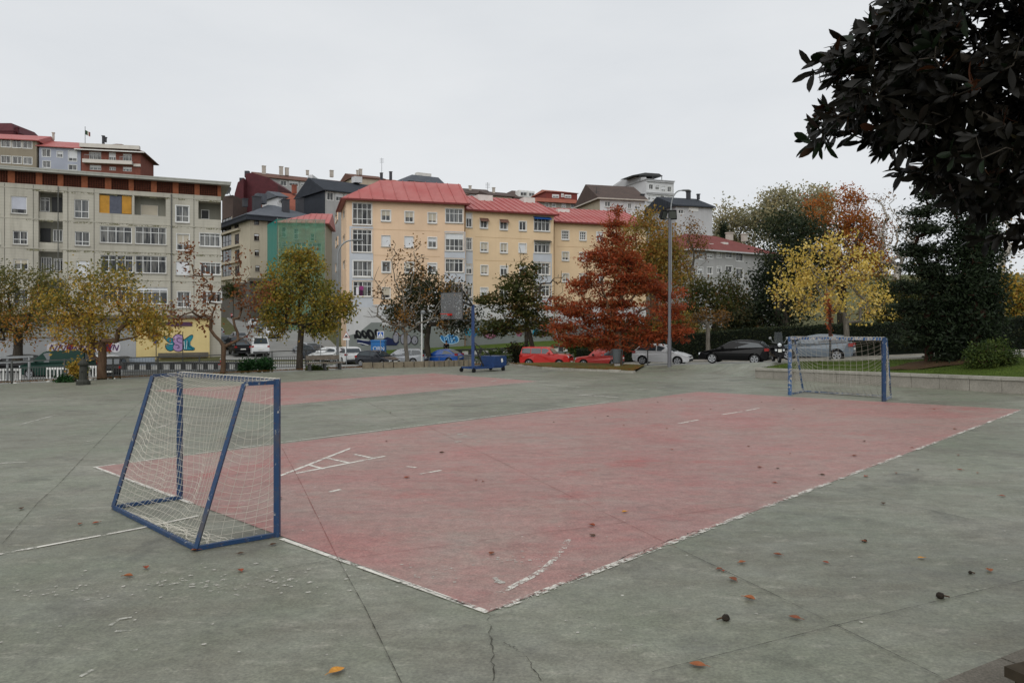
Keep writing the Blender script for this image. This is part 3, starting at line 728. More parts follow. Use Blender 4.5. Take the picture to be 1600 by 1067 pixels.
class Bld:
    def __init__(s, name, label, A, B, zb, zt, depth, wallmat, cat='apartment building', group='buildings beyond the court', sides=True):
        s.A = Vector((A[0], A[1], 0)); s.B = Vector((B[0], B[1], 0)); s.zb = zb; s.zt = zt; s.D = depth
        s.d = (s.B-s.A).normalized(); s.L = (s.B-s.A).length; s.n = Vector((s.d.y, -s.d.x, 0)); s.p = -s.n
        s.root = thing(name, label, cat, (s.A.x, s.A.y, zb), group)
        s.wall = MB(); s.wm = wallmat; s.sides = sides; s.mbs = {}; s.pieces = []
    def uz(s, u, v, A=None, d=None):      # image point on the facade plane -> distance along it, height
        A = A or s.A; d = d or s.d; k = (u-800)/F
        # A + a d = (k y, y)
        a = (k*A.y-A.x)/(d.x-k*d.y); y = A.y+a*d.y
        return a, HC-(v-500)/F*y
    def rect(s, r, A=None, d=None):
        uc = (r[0]+r[2])/2; vc0, vc1 = r[1], r[3]
        a0, _ = s.uz(r[0], vc0, A, d); a1, _ = s.uz(r[2], vc0, A, d); _, z1 = s.uz(uc, vc0, A, d); _, z0 = s.uz(uc, vc1, A, d)
        return a0, z0, a1, z1
    def pt(s, a, z, off=0.0, A=None, d=None):
        A = A or s.A; d = d or s.d; n = Vector((d.y, -d.x, 0)); q = A+d*a+n*off; return Vector((q.x, q.y, z))
    def facade(s, A, d, L, zb, zt, holes, rev=.14, deep=()):
        us = sorted({0.0, L, *[h[0] for h in holes], *[h[2] for h in holes]}); zs = sorted({zb, zt, *[h[1] for h in holes], *[h[3] for h in holes]})
        us = [x for x in us if -1e-6 <= x <= L+1e-6]; zs = [z for z in zs if zb-1e-6 <= z <= zt+1e-6]
        P_ = lambda a, z, o=0: s.pt(a, z, o, A, d)
        for a0, a1 in zip(us[:-1], us[1:]):
            for z0, z1 in zip(zs[:-1], zs[1:]):
                ca, cz = (a0+a1)/2, (z0+z1)/2
                if any(h[0] < ca < h[2] and h[1] < cz < h[3] for h in holes): continue
                s.wall.quad(P_(a0, z0), P_(a1, z0), P_(a1, z1), P_(a0, z1))
        for i, h in enumerate(holes):
            r = rev if i not in deep else deep[i]
            a0, z0, a1, z1 = h
            for (x0, y0), (x1, y1) in (((a0, z0), (a1, z0)), ((a1, z0), (a1, z1)), ((a1, z1), (a0, z1)), ((a0, z1), (a0, z0))):
                s.wall.quad(P_(x0, y0), P_(x0, y0, -r), P_(x1, y1, -r), P_(x1, y1))
    def shell(s, holes=(), deep={}, lholes=(), rholes=()):
        s.facade(s.A, s.d, s.L, s.zb, s.zt, list(holes), .14, deep)
        Ab = s.A+s.p*s.D; s.facade(Ab, s.n, s.D, s.zb, s.zt, list(lholes))            # left flank, seen from the left
        s.facade(s.B, s.p, s.D, s.zb, s.zt, list(rholes))
        Bb = s.B+s.p*s.D; s.wall.quad(Vector((Bb.x, Bb.y, s.zb)), Vector((Ab.x, Ab.y, s.zb)), Vector((Ab.x, Ab.y, s.zt)), Vector((Bb.x, Bb.y, s.zt)))
    def win(s, h, nx=2, rows=(), blind=0.0, fm=None, gm=None, A=None, d=None, rec=.10, sur=0.0, sill=True, bm=None, name='window', fw=.07, awn=0):
        a0, z0, a1, z1 = h; fm = fm or M_FRAME; m = MB(); dd = d or s.d; n = Vector((dd.y, -dd.x, 0))
        def bx(x0, x1, y0, y1, o0, o1): m.obox(s.pt(x0, y0, o0, A, d), dd*(x1-x0), n*(o1-o0), (0, 0, y1-y0))
        o0, o1 = -rec-.05, -rec+.02
        bx(a0+.002, a0+fw, z0+.002, z1-.002, o0, o1); bx(a1-fw, a1-.002, z0+.002, z1-.002, o0, o1)
        bx(a0+fw, a1-fw, z0+.002, z0+fw, o0, o1); bx(a0+fw, a1-fw, z1-fw, z1-.002, o0, o1)
        for i in range(1, nx):
            c = lerp(a0, a1, i/nx); bx(c-fw*.45, c+fw*.45, z0+fw, z1-fw, o0+.005, o1-.005)
        for r in rows:
            c = lerp(z0, z1, r); bx(a0+fw, a1-fw, c-fw*.45, c+fw*.45, o0+.01, o1-.01)
        if sur > 0:
            for x0, x1, y0, y1 in ((a0-sur, a0-.001, z0-sur, z1+sur), (a1+.001, a1+sur, z0-sur, z1+sur), (a0, a1, z1+.001, z1+sur), (a0, a1, z0-sur, z0-.001)): bx(x0, x1, y0, y1, .002, .035)
        w = m.build(name, fm, s.root)
        if sill:
            m = MB(); m.obox(s.pt(a0-.06, z0-sur-.075, .0, A, d), dd*(a1-a0+.12), n*.1, (0, 0, .07)); m.build('sill', M_SILL, w)
        m = MB(); g = -rec-.03; m.quad(*[s.pt(x, z, g, A, d) for x, z in ((a0+fw*.5, z0+fw*.5), (a1-fw*.5, z0+fw*.5), (a1-fw*.5, z1-fw*.5), (a0+fw*.5, z1-fw*.5))])
        m.build('pane', gm or M_GLASS, w)
        if blind > 0:
            m = MB(); zz = lerp(z1, z0, blind); m.obox(s.pt(a0+fw*.4, zz, -rec-.02 if blind < .95 else -rec+.0, A, d), dd*(a1-a0-fw*.8), n*.032, (0, 0, z1-zz-.01))
            m.build('blind', bm or M_BLIND, w)
        if awn:
            m = MB(); c = [s.pt(a0-.1, z1+.12, .0, A, d), s.pt(a1+.1, z1+.12, 0, A, d), s.pt(a1+.1, z1-.1*awn, .5, A, d), s.pt(a0-.1, z1-.1*awn, .5, A, d)]
            t = Vector((0, 0, .04)); m.add(c+[x+t for x in c], [(0, 1, 2, 3), (7, 6, 5, 4), (0, 4, 5, 1), (1, 5, 6, 2), (2, 6, 7, 3), (3, 7, 4, 0)]); m.build('awning', [M_DKMETAL, M_AWN, M_TILEB][awn-1] if awn < 4 else M_AWN, w)
        return w
    def part(s, key):
        if key not in s.mbs: s.mbs[key] = MB()
        return s.mbs[key]
    def slab(s, key, r, off0, off1, A=None, d=None, px=True):      # a box laid on the facade over an image rectangle
        a0, z0, a1, z1 = s.rect(r, A, d) if px else r
        dd = d or s.d; n = Vector((dd.y, -dd.x, 0))
        m = MB(); m.obox(s.pt(a0, z0, off0, A, d), dd*(a1-a0), n*(off1-off0), (0, 0, z1-z0)); s.pieces.append((key, m))
    def roof(s, kind, h, mat, over=.5, seam=0.0, ridge=.5, hipl=True, hipr=True, fascia=None, thick=.14, gmat=None):
        A = s.A-s.d*over-s.p*over; L = s.L+2*over; D = s.D+2*over; z = s.zt+.01
        q = lambda a, b, zz: Vector((*(A+s.d*a+s.p*b).xy, zz))
        rb = D*ridge; m = MB()
        if kind == 'gable' or kind == 'hip':
            k = min(D*.45, L*(.46 if hipl and hipr else .8))
            r0 = k if (kind == 'hip' and hipl) else 0; r1 = L-k if (kind == 'hip' and hipr) else L
            T = Vector((0, 0, thick))
            c = [q(0, 0, z), q(L, 0, z), q(L, D, z), q(0, D, z), q(r0, rb, z+h), q(r1, rb, z+h)]
            m.add([x+T for x in c], [(0, 1, 5, 4), (2, 3, 4, 5), (1, 2, 5), (3, 0, 4)] if True else [])
            m.add(c+[x+T for x in c[:4]], [(3, 2, 1, 0), (0, 1, 7, 6), (1, 2, 8, 7), (2, 3, 9, 8), (3, 0, 6, 9)])
            if seam:
                i = seam*.5
                while i < L:
                    fr = 1.0
                    if r0 > 0 and i < r0: fr = i/r0
                    if r1 < L and i > r1: fr = (L-i)/(L-r1)
                    a = q(i, 0, z+thick+.03); b = q(i, rb*fr, z+thick+.03+h*fr); m.bar(a, b, .06, .09); i += seam
            if kind == 'gable':
                g = MB(); o = over
                for a in (o-.0, L-o+.0):
                    g.add([q(a, o, s.zt), q(a, D-o, s.zt), q(a, rb, s.zt+h*.93)], [(0, 1, 2)])
                g.build('gable', gmat or s.wm, s.root)
        elif kind == 'front':     # gable towards the viewer
            T = Vector((0, 0, thick)); c = [q(0, 0, z), q(L, 0, z), q(L, D, z), q(0, D, z), q(L/2, 0, z+h), q(L/2, D, z+h)]
            m.add([x+T for x in c], [(0, 4, 5, 3), (4, 1, 2, 5)]); m.add([c[0], c[4], c[5], c[3], c[1], c[2]], [(0, 3, 2, 1), (1, 2, 5, 4)])
            m.add([c[0], c[4], c[4]+T, c[0]+T], [(0, 1, 2, 3)]); m.add([c[4], c[1], c[1]+T, c[4]+T], [(0, 1, 2, 3)])
            g = MB(); o = over
            for b in (o, D-o): g.add([q(o, b, s.zt), q(L-o, b, s.zt), q(L/2, b, s.zt+h*(1-2*o/L))], [(0, 1, 2)])
            g.build('gable', gmat or s.wm, s.root)
        elif kind == 'flat':
            m.obox(q(0, 0, z), s.d*L, s.p*D, (0, 0, h))
        elif kind == 'mansard':
            i = min(1.4, D*.2); T = z+h
            c = [q(0, 0, z), q(L, 0, z), q(L, D, z), q(0, D, z), q(i, i, T), q(L-i, i, T), q(L-i, D-i, T), q(i, D-i, T)]
            m.add(c, [(0, 1, 5, 4), (1, 2, 6, 5), (2, 3, 7, 6), (3, 0, 4, 7), (4, 5, 6, 7), (3, 2, 1, 0)])
        s.q = q
        r = m.build('roof', mat, s.root); s.roofobj = r
        if fascia:
            g = MB(); g.bar(q(0, -.03, z+.02), q(L, -.03, z+.02), .12, .2); g.bar(q(-.03, 0, z+.02), q(-.03, D, z+.02), .12, .2); g.build('gutter', fascia, r)
        return r
    def chimney(s, u, v, w, h, back, mat=None, pot=True):
        """chimney whose top stands at image point u, v, set back from the facade"""
        A = s.A+s.p*back; a, z = s.uz(u, v, A); q = s.pt(a, z, 0, A); m = MB()
        m.obox(q-s.d*w/2-Vector((0, 0, h)), s.d*w, s.p*w, (0, 0, h-.15)); m.obox(q-s.d*(w/2+.08)-s.p*.08-Vector((0, 0, .15)), s.d*(w+.16), s.p*(w+.16), (0, 0, .15))
        return m.build('chimney', mat or M_CHIM, s.roofobj)
    def hatch(s, u0, v0, u1, v1, back, mat=None, h=.5):
        A = s.A+s.p*back; a0, z = s.uz(u0, v1, A); a1, _ = s.uz(u1, v1, A); q = s.pt(a0, z, 0, A); m = MB()
        m.obox(q-Vector((0, 0, .6)), s.d*(a1-a0), s.p*1.6, (0, 0, .6+h)); return m.build('skylight', mat or M_SKYL, s.roofobj)
    def done(s, mats={}):
        s.wall.build('wall', s.wm, s.root)
        for k, m in list(s.mbs.items())+s.pieces: m.build(k, mats.get(k, s.wm), s.root)
def XY(u, d): return ((u-800)/F*d, d)
def ZV(v, d): return HC-(v-500)/F*d

# ------------- grey concrete apartment block on the left
A = Vector((-48.2, 71)); B = Vector((-30.6, 79.3)); dirv = (B-A).normalized(); A2 = A-dirv*12
gb = Bld('apartment_building', 'grey concrete apartment block with a brick lattice attic on the left, behind the autumn trees', A2, B, -1.9, 15.56, 10, M_GCONC)
px = gb.rect
W = []   # (rect, nx, rows, blind, frame, surround, blindmat)
def addw(r, nx=2, rows=(), blind=0., sur=0., fm=None, bm=None, gm=None): W.append((px(r), nx, rows, blind, sur, fm, bm, gm))
addw((17, 307, 42, 334), 1, (), .74, .0, None, plain('lilac_blind', 'b9bcc6')); addw((20, 361, 43, 382), 2, (.38,)); addw((21, 405, 44, 421), 2, (), .45, 0, None, M_BLINDT)
addw((-24, 305, -2, 333), 2, (.35,), .3); addw((-22, 360, 0, 382), 2, (.38,)); addw((-22, 404, 0, 421), 2)
addw((116, 312, 139, 341), 2, (.36,)); addw((117, 362, 140, 384), 2, (.3,)); addw((119, 408, 140, 433), 2, (.38,), .97)
addw((119, 456, 141, 479), 2, (.38,)); addw((21, 452, 44, 476), 2, (.38,))
addw((156, 354, 206, 380), 4, (.72,)); addw((211, 355, 260, 382), 4, (.68,), 0, 0, None, None)
addw((157, 399, 208, 425), 4, (.72,)); addw((211, 400, 260, 427), 4, (.72,), 0)
addw((158, 448, 209, 473), 4, (.72,)); addw((212, 449, 262, 475), 4, (.72,), .2)
addw((275, 322, 295, 347), 2, (.36,), 0, .08); addw((276, 366, 296, 391), 2, (.36,), .6, .05, None, M_BLINDT); addw((275, 409, 296, 430), 2, (), .97); addw((277, 456, 297, 480), 2, (.36,), 0, .05)
addw((312, 365, 344, 385), 4, (.8,), 0, .05); addw((313, 411, 345, 429), 4, (.8,), 0, .05); addw((316, 456, 346, 472), 4, (.8,), 0, .05)
bal1 = px((155, 304, 206, 334)); bal2 = px((210, 306, 259, 337)); log = px((60, 300, 98, 481)); log[0]
hr = px((310, 315, 345.4, 343)); hr = (hr[0], hr[1], gb.L, hr[3])
holes = [w[0] for w in W]+[bal1, bal2, log, hr]
nW = len(W)
gb.shell(holes, {nW: 1.1, nW+1: 1.1, nW+2: 1.3, nW+3: 1.6})
for h, nx, rows, bl, sur, fm, bm, gm in W: gb.win(h, nx, rows, bl, fm, gm, sur=sur, bm=bm, sill=True)
# loggia backs
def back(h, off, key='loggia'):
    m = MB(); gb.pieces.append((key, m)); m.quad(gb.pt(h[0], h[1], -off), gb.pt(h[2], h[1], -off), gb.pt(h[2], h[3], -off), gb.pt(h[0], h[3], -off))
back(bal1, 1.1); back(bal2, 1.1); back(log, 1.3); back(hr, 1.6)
def bwin(r, off, **k):
    A_ = gb.A+gb.p*off; h = gb.rect(r, A_); gb.win(h, A=A_, rec=-.03, sill=False, **k)
bwin((63, 309, 78, 331), 1.25, nx=2, rows=(.8,)); bwin((81, 309, 97, 331), 1.25, nx=1, gm=M_GLASSD, fm=M_FRAMED)
bwin((63, 357, 79, 378), 1.25, nx=2, fm=M_FRAMED, gm=M_GLASSD); bwin((83, 359, 98, 378), 1.25, nx=3)
bwin((64, 402, 81, 424), 1.25, nx=4); bwin((84, 404, 99, 424), 1.25, nx=3, rows=(.85,))
bwin((64, 452, 81, 474), 1.25, nx=4); bwin((84, 452, 99, 474), 1.25, nx=3)
bwin((220, 321, 247, 337), 1.05, nx=1, blind=.97, bm=M_BLINDT); bwin((314, 328, 327, 343), 1.55, nx=1, gm=M_GLASSD)
for r in ((60, 331.5, 98.5, 345), (60, 379, 98.5, 393), (60, 425, 98.5, 440), (60, 475, 98.5, 490)):
    gb.slab('balcony_parapet', r, -.35, -.2)
yel = MB(); gm_ = MB()
for r, mm in (((155, 305, 171, 333), yel), ((190.5, 306, 205.5, 334), yel), ((171, 306, 190, 333.5), gm_)):
    a0, z0, a1, z1 = px(r); mm.obox(gb.pt(a0, z0, -.2), gb.d*(a1-a0), gb.n*.08, (0, 0, z1-z0))
YM = plain('yellow_panel', 'b98732', .6, .3, 0, .15, 2)
for k_ in range(2): y2 = MB(); y2.add(yel.v[8*k_:8*k_+8], [[i-8*k_ for i in f] for f in yel.f[6*k_:6*k_+6]]); y2.build('yellow_panel', YM, gb.root)
gm_.build('tarpaulin', plain('grey_tarp', '565a66', .7, .3, 0, .2, 3), gb.root)
# pilaster joints and string courses
for u in (7, 52, 106, 147, 267, 303): 
    r = px((u-.4, 297, u+.4, 480)); gb.slab('panel_joint', (r[0], -1, r[2], 15.5), .002, .02, px=False)
for v in (300, 346, 391, 436, 482):
    _, z = gb.uz(130, v); gb.slab('string_course', (0.05, z-.03, gb.L-.05, z+.05), .003, .03, px=False)
    gb.slab('lichen_band', (14, z-.22, gb.L-.03, z-.04), .002, .012, px=False)
# brick attic with lattice panels
_, zb0 = gb.uz(100, 0); zA, zB = 15.57, 16.72
at = gb.part('attic_wall'); at.obox(gb.pt(0, zA, -.25), gb.d*gb.L, gb.p*.25, (0, 0, zB-zA)); at.obox(gb.pt(gb.L-.3, zA, -.25), gb.d*.3, gb.p*9, (0, 0, zB-zA))
cuts = [(-40, -22), (-12, 12), (23, 56), (66, 90), (99, 127), (137, 164), (174, 201), (209, 236), (245, 270), (279, 304), (312, 340)]
edge = [gb.rect((a, 270, b, 290)) for a, b in cuts]; last = 0.0
for a0, _, a1, _ in edge:
    gb.slab('attic_pier', (last, zA, a0, zB), -.2, -.02, px=False); last = a1
    m = gb.part('lattice'); nb_ = max(3, int((a1-a0)/.2)); 
    for i in range(nb_+1): 
        x = lerp(a0, a1, i/nb_); m.obox(gb.pt(x-.035, zA, -.16), gb.d*.07, gb.n*.1, (0, 0, zB-zA))
    for i in range(7): z = lerp(zA, zB-.05, i/6); m.obox(gb.pt(a0, z, -.17), gb.d*(a1-a0), gb.n*.09, (0, 0, .05))
gb.slab('attic_pier', (last, zA, gb.L, zB), -.2, -.02, px=False)
m = gb.part('roof_slab'); m.obox(gb.pt(-.3, zB+.005, .75), gb.d*(gb.L+1.2), gb.p*11.5, (0, 0, .2)); m.obox(gb.pt(-.3, zB+.21, .78), gb.d*(gb.L+1.25), gb.p*.2, (0, 0, .12))
m.obox(gb.pt(-.3, zB+.21, -.3), gb.d*(gb.L+1.0), gb.p*10, (0, 0, .25))
dp = gb.part('drainpipe')
for u in (91, 268): a, _ = gb.uz(u, 400); dp.tube(gb.pt(a, -1, .09), gb.pt(a, 15.5, .09), .05, .05, 6)
# yellow ground-floor shop wall with graffiti
sh = gb.rect((212, 497, 327, 556.5)); gb.slab('shop_wall', (sh[0], -1.6, sh[2], sh[3]), .02, .55, px=False)
gb.slab('shop_wall', (12, -1.6, sh[0]-.05, sh[3]-.1), .02, .2, px=False) if False else None
r = gb.rect((245, 503, 300, 509.5)); gb.slab('shop_fascia', (r[0], r[1], r[2], r[3]), .552, .62, px=False)
r = gb.rect((231, 512, 245, 529)); gb.slab('notice_panel', (r[0], r[1], r[2], r[3]), .552, .66, px=False)
r = gb.rect((240, 523, 245, 536)); gb.slab('blue_sign', (r[0], r[1], r[2], r[3]), .662, .70, px=False)
_, zz = gb.uz(100, 497); gb.slab('canopy', (2, zz, sh[2]+.2, zz+.3), .003, .9, px=False)
gb.slab('base_wall', (.3, -1.7, sh[0]-.03, zz-.01), .002, .06, px=False)
r = gb.rect((247, 549, 325, 553)); gb.slab('step', (r[0], r[1]-.3, r[2], r[3]-.1), .553, 1.0, px=False)
gA = gb.A+gb.n*.555
def paint(bld, A_, name, items, conv, parent=None):
    mats = []; m = MB()
    for i, (pts, col) in enumerate(items):
        key = 'spray_'+col
        mt = MATS.get(key) or plain(key, col, .8, .2, 0, .1, 4)
        if mt not in mats: mats.append(mt)
        q = []
        for x, y in pts:
            u, v = conv(x, y); a, z = bld.uz(u, v, A_); q.append(bld.pt(a, z, .004+.0035*i, A_))
        m.poly(q, mats.index(mt))
    m.build(name, mats, parent or bld.root)
def smooth_loop(pts, it=2):
    for _ in range(it):
        o = []
        for i in range(len(pts)):
            (x0, y0), (x1, y1) = pts[i], pts[(i+1) % len(pts)]; o += [(.75*x0+.25*x1, .75*y0+.25*y1), (.25*x0+.75*x1, .25*y0+.75*y1)]
        pts = o
    return pts
def grow(pts, k):
    cx = sum(p[0] for p in pts)/len(pts); cy = sum(p[1] for p in pts)/len(pts); o = []
    for x, y in pts:
        d = math.hypot(x-cx, y-cy) or 1; o.append((x+(x-cx)/d*k, y+(y-cy)/d*k))
    return o
def stroke(pts, w):   # ribbon polygon list
    o = []
    for (x0, y0), (x1, y1) in zip(pts[:-1], pts[1:]):
        d = math.hypot(x1-x0, y1-y0) or 1; nx, ny = -(y1-y0)/d*w/2, (x1-x0)/d*w/2
        o.append([(x0-nx, y0-ny), (x1-nx, y1-ny), (x1+nx, y1+ny), (x0+nx, y0+ny)])
    return o
c6 = lambda x, y: (180+x/8.889, 480+y/8.889)
wl = smooth_loop([(665, 400), (710, 398), (760, 430), (830, 440), (830, 530), (750, 490), (705, 455)])
wl2 = smooth_loop([(693, 518), (760, 508), (830, 525), (830, 570), (770, 610), (715, 585)])
ss = smooth_loop([(800, 440), (825, 392), (880, 376), (935, 395), (945, 470), (945, 560), (920, 605), (865, 613), (812, 590), (803, 545), (835, 510), (805, 480)])
wr = smooth_loop([(935, 470), (1000, 430), (1050, 388), (1085, 395), (1070, 445), (1030, 500), (1062, 545), (1105, 560), (1092, 592), (1030, 592), (935, 592)])
items = []
for s_, c_ in ((wl, '2c7f8f'), (wl2, '2c7f8f'), (wr, '2c7f8f'), (ss, 'a78bb5')):
    items.append((grow(s_, 10), '1b2438')); items.append((s_, c_))
for st_, c_, w_ in (([(925, 440), (885, 425), (855, 445), (870, 480), (925, 500)], '3b2f52', 9), ([(835, 520), (880, 530), (890, 555), (862, 572)], '3b2f52', 9), ([(835, 425), (850, 410)], 'e8e2ea', 8), ([(955, 470), (965, 580)], 'dfe9ea', 7), ([(1000, 450), (985, 585)], 'dfe9ea', 6), ([(1000, 450), (1020, 540), (1080, 575)], '1b2438', 8), ([(740, 505), (800, 510)], 'dfe9ea', 7)):
    for q in stroke(st_, w_): items.append((q, c_))
paint(gb, gA, 'graffiti', items, c6)
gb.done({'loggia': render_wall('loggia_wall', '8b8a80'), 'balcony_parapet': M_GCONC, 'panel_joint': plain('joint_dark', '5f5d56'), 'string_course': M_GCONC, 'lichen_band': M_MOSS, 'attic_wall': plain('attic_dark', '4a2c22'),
         'attic_pier': M_BRICK, 'lattice': M_LATT, 'roof_slab': render_wall('roof_edge', 'a9aaa2'), 'drainpipe': plain('pipe_grey', '63635f'), 'shop_wall': render_wall('yellow_render', 'd8c48c', (.6, .55, .5), .25),
         'shop_fascia': plain('purple_fascia', '553a52'), 'notice_panel': M_DKMETAL, 'blue_sign': plain('blue_sign_paint', '2c4a9b'), 'canopy': plain('canopy_dark', '6a645c'), 'base_wall': render_wall('grey_base', '9b9c99'), 'step': M_DKSTONE})

# ------------- orange apartment blocks
M_OR = render_wall('orange_render', 'dfc2a4', (.82, .78, .76), .3, .35)
M_OR2 = render_wall('ochre_render', 'dcc29f', (.82, .78, .76), .3, .35)
M_BAY = render_wall('pale_blue_render', 'bcc0c6', (.8, .8, .8), .3)
M_BASEW = render_wall('white_base_render', 'c0c0c0', (.75, .73, .7), .35)
M_BASEG = render_wall('grey_green_dado', '7b807d', (.75, .73, .7), .3)
def P2(u, d): return Vector(XY(u, d))
def orange(label, a, b, zt, wm, wins, lwins=(), depth=15):
    o = Bld('apartment_building', label, a, b, -1.7, zt, depth, wm)
    hs = [(o.rect(w[0]),)+tuple(w[1:]) for w in wins]
    Ab = o.A+o.p*o.D; ls = [(o.rect(w[0], Ab, o.n),)+tuple(w[1:]) for w in lwins]
    o.shell([h[0] for h in hs], {}, [h[0] for h in ls])
    for h, nx, rows, bl, sur, kw in hs: o.win(h, nx, rows, bl, sur=sur, **kw)
    for h, nx, rows, bl, sur, kw in ls: o.win(h, nx, rows, bl, sur=sur, A=Ab, d=o.n, **kw)
    return o
S = .09; n_ = {}; br = dict(fm=M_FRAMEB); ns = dict(sill=False); tb = dict(bm=M_BLINDT)
seg1 = [((551, 317.5, 581, 351), 4, (.27, .72), 0, .06, n_), ((551, 359, 581, 394), 4, (.33, .82), 0, .04, n_), ((552, 408, 581, 432), 4, (.4,), 0, .12, n_), ((552, 440, 581, 463), 4, (.68,), 0, .05, n_),
  ((596, 329, 610, 345), 2, (), .5, S, tb), ((633, 331, 646, 347), 2, (), .55, S, tb), ((669, 333, 682, 348), 2, (), .8, S, tb),
  ((596, 368, 610, 385), 1, (), .98, .03, n_), ((632, 369.5, 646, 386.5), 1, (), .98, .03, n_), ((669, 371.5, 682, 387), 2, (), .4, S, n_),
  ((597, 409, 610, 425), 2, (), 0, S, n_), ((633, 410, 646, 425.5), 2, (), .6, S, tb), ((669, 411.5, 682, 426), 2, (), .3, S, n_),
  ((597, 449, 610, 466), 1, (), .7, .03, tb), ((633, 450, 646, 465), 2, (), .5, S, n_), ((669, 450, 682, 465), 2, (), .5, S, n_),
  ((696, 326.5, 723.5, 348), 4, (.66,), 0, .05, n_), ((696, 365, 724, 392), 4, (.27, .68), .32, .04, n_), ((696, 405, 724, 425), 4, (.74,), 0, .04, n_), ((696, 443, 724, 462), 4, (.7,), 0, .04, n_)]
l1 = [((523.6, 334, 526.6, 347), 1, (), 0, 0, ns), ((535.2, 328, 538.5, 342.5), 1, (), 0, 0, ns), ((524, 372, 527, 385.5), 1, (), 0, 0, ns), ((535.2, 368, 538.6, 379), 1, (), 0, 0, ns), ((524, 411, 527, 424), 1, (), 0, 0, ns), ((535.3, 408, 538.7, 421), 1, (), 0, 0, ns)]
o1 = orange('tall orange apartment block with hipped red metal roof and glazed corner galleries', (-18.3, 83.3), (-5.5, 87.0), 15.85, M_OR, seg1, l1, 9.5)
def strip_part(o, key, u0, v0, u1, v1, t, skip):
    a0, z0, a1, z1 = o.rect((u0, v0, u1, v1)); z = [z1]
    sk = sorted([o.rect(x) for x in skip], key=lambda r: -r[1]); top = z1
    for r in sk:
        if r[3]+.12 < top: o.slab(key, (a0, r[3]+.12, a1, top), .003, t, px=False)
        o.slab(key, (a0, max(z0, r[1]-.12), r[0]-.13, min(z1, r[3]+.12)), .003, t, px=False); o.slab(key, (r[2]+.13, max(z0, r[1]-.12), a1, min(z1, r[3]+.12)), .003, t, px=False)
        top = r[1]-.12
    if top > z0: o.slab(key, (a0, z0, a1, top), .003, t, px=False)
strip_part(o1, 'bay', 546, 354, 583, 480, .04, [w[0] for w in seg1[1:4]])
strip_part(o1, 'bay', 694.5, 362, 727, 480, .04, [w[0] for w in seg1[-3:]])
_, z475 = o1.uz(640, 476); o1.slab('base_wall', (0.0, -1.65, o1.L, z475), .004, .036, px=False)
o1.slab('dado', (o1.rect((597, 510, 727, 540))[0], -1.6, o1.L-.01, ZV(509, 86)), .038, .05, px=False)
r = o1.rect((563, 515, 640, 545)); 
m = o1.part('dado'); q = [o1.pt(*o1.uz(u, v), .05) for u, v in ((568, 552), (597, 552), (597, 503.8), (580, 503.8), (560, 520), (545, 524), (545, 552))]; m.poly(q)
for u in (522.2, 535): 
    Ab = o1.A+o1.p*o1.D; r = o1.rect((u-.5, 350, u+5, 480), Ab, o1.n)
for zf in (361, 401, 441): 
    _, z = o1.uz(640, zf-1); o1.slab('floor_line', (2.0, z-.03, 10.5, z), .002, .012, px=False)
paint(o1, o1.A+o1.n*.052, 'graffiti', None or (lambda: (
    [x for cx, cy, rx, ry in ((712, 200, 42, 62), (792, 200, 40, 60), (880, 210, 55, 80), (978, 185, 42, 66)) for x in
      (([(cx+rx*math.cos(t)+ry*.25*math.sin(t), cy+ry*math.sin(t)) for t in [6.283*i/16 for i in range(16)]], '17181c'), ([(cx+4+rx*.28*math.cos(t), cy-8+ry*.45*math.sin(t)) for t in [6.283*i/10 for i in range(10)]], '70746f'))]
    + [([(646, 205), (690, 195), (700, 250), (655, 260)], '17181c'), ([(690, 265), (850, 290), (855, 340), (760, 350), (690, 310)], '20294a')]
    + [(q, 'cfd2d6') for q in stroke([(690, 262), (780, 280), (860, 285)], 8)]))(), lambda x, y: (480+x/8.889, 500+y/8.889)) if False else None
its = []
for cx, cy, rx, ry in ((712, 200, 42, 62), (792, 200, 40, 60), (880, 205, 55, 78), (978, 190, 42, 66)):
    its.append(([(cx+rx*math.cos(t)+ry*.3*math.sin(t), cy+ry*math.sin(t)) for t in [6.283*i/16 for i in range(16)]], '17181c'))
    its.append(([(cx+4+rx*.26*math.cos(t)+ry*.15*math.sin(t), cy-8+ry*.42*math.sin(t)) for t in [6.283*i/10 for i in range(10)]], '70746f'))
its.append(([(646, 205), (690, 195), (705, 250), (655, 262)], '17181c')); its.append(([(692, 268), (855, 290), (1010, 290), (1010, 335), (860, 345), (760, 350), (692, 310)], '20294a'))
for q in stroke([(690, 262), (780, 280), (860, 285)], 8)+stroke([(700, 318), (760, 325), (850, 350)], 10)+stroke([(1060, 300), (1160, 305), (1240, 300)], 10): its.append((q, 'cfd2d6'))
its.append(([(1060, 260), (1110, 235), (1190, 262), (1280, 300), (1240, 350), (1070, 350)], '20294a'))
for cx, cy, rx, ry in ((1230, 240, 45, 85), (1330, 265, 40, 75), (1400, 270, 45, 70), (1490, 280, 50, 62)):
    its.append(([(cx+rx*math.cos(t), cy+ry*math.sin(t)) for t in [6.283*i/16 for i in range(16)]], '2a2a33'))
    its.append(([(cx+rx*.8*math.cos(t), cy+ry*.87*math.sin(t)) for t in [6.283*i/16 for i in range(16)]], '86868f'))
paint(o1, o1.A+o1.n*.052, 'graffiti', its, lambda x, y: (480+x/8.889, 500+y/8.889))
bl = smooth_loop([(1048, 500), (1085, 505), (1100, 520), (1130, 490), (1160, 500), (1200, 510), (1208, 555), (1150, 570), (1080, 560)])
its = [(grow(bl, 7), '9fc4dc'), (bl, '2f6ea3')]
for q in stroke([(1085, 510), (1095, 555), (1120, 510), (1130, 560)], 5)+stroke([(1140, 505), (1150, 560), (1170, 515), (1180, 560)], 5): its.append((q, '9fc4dc'))
paint(o1, o1.A+o1.n*.052, 'graffiti', its, lambda x, y: (490+x/5.333, 430+y/5.333))
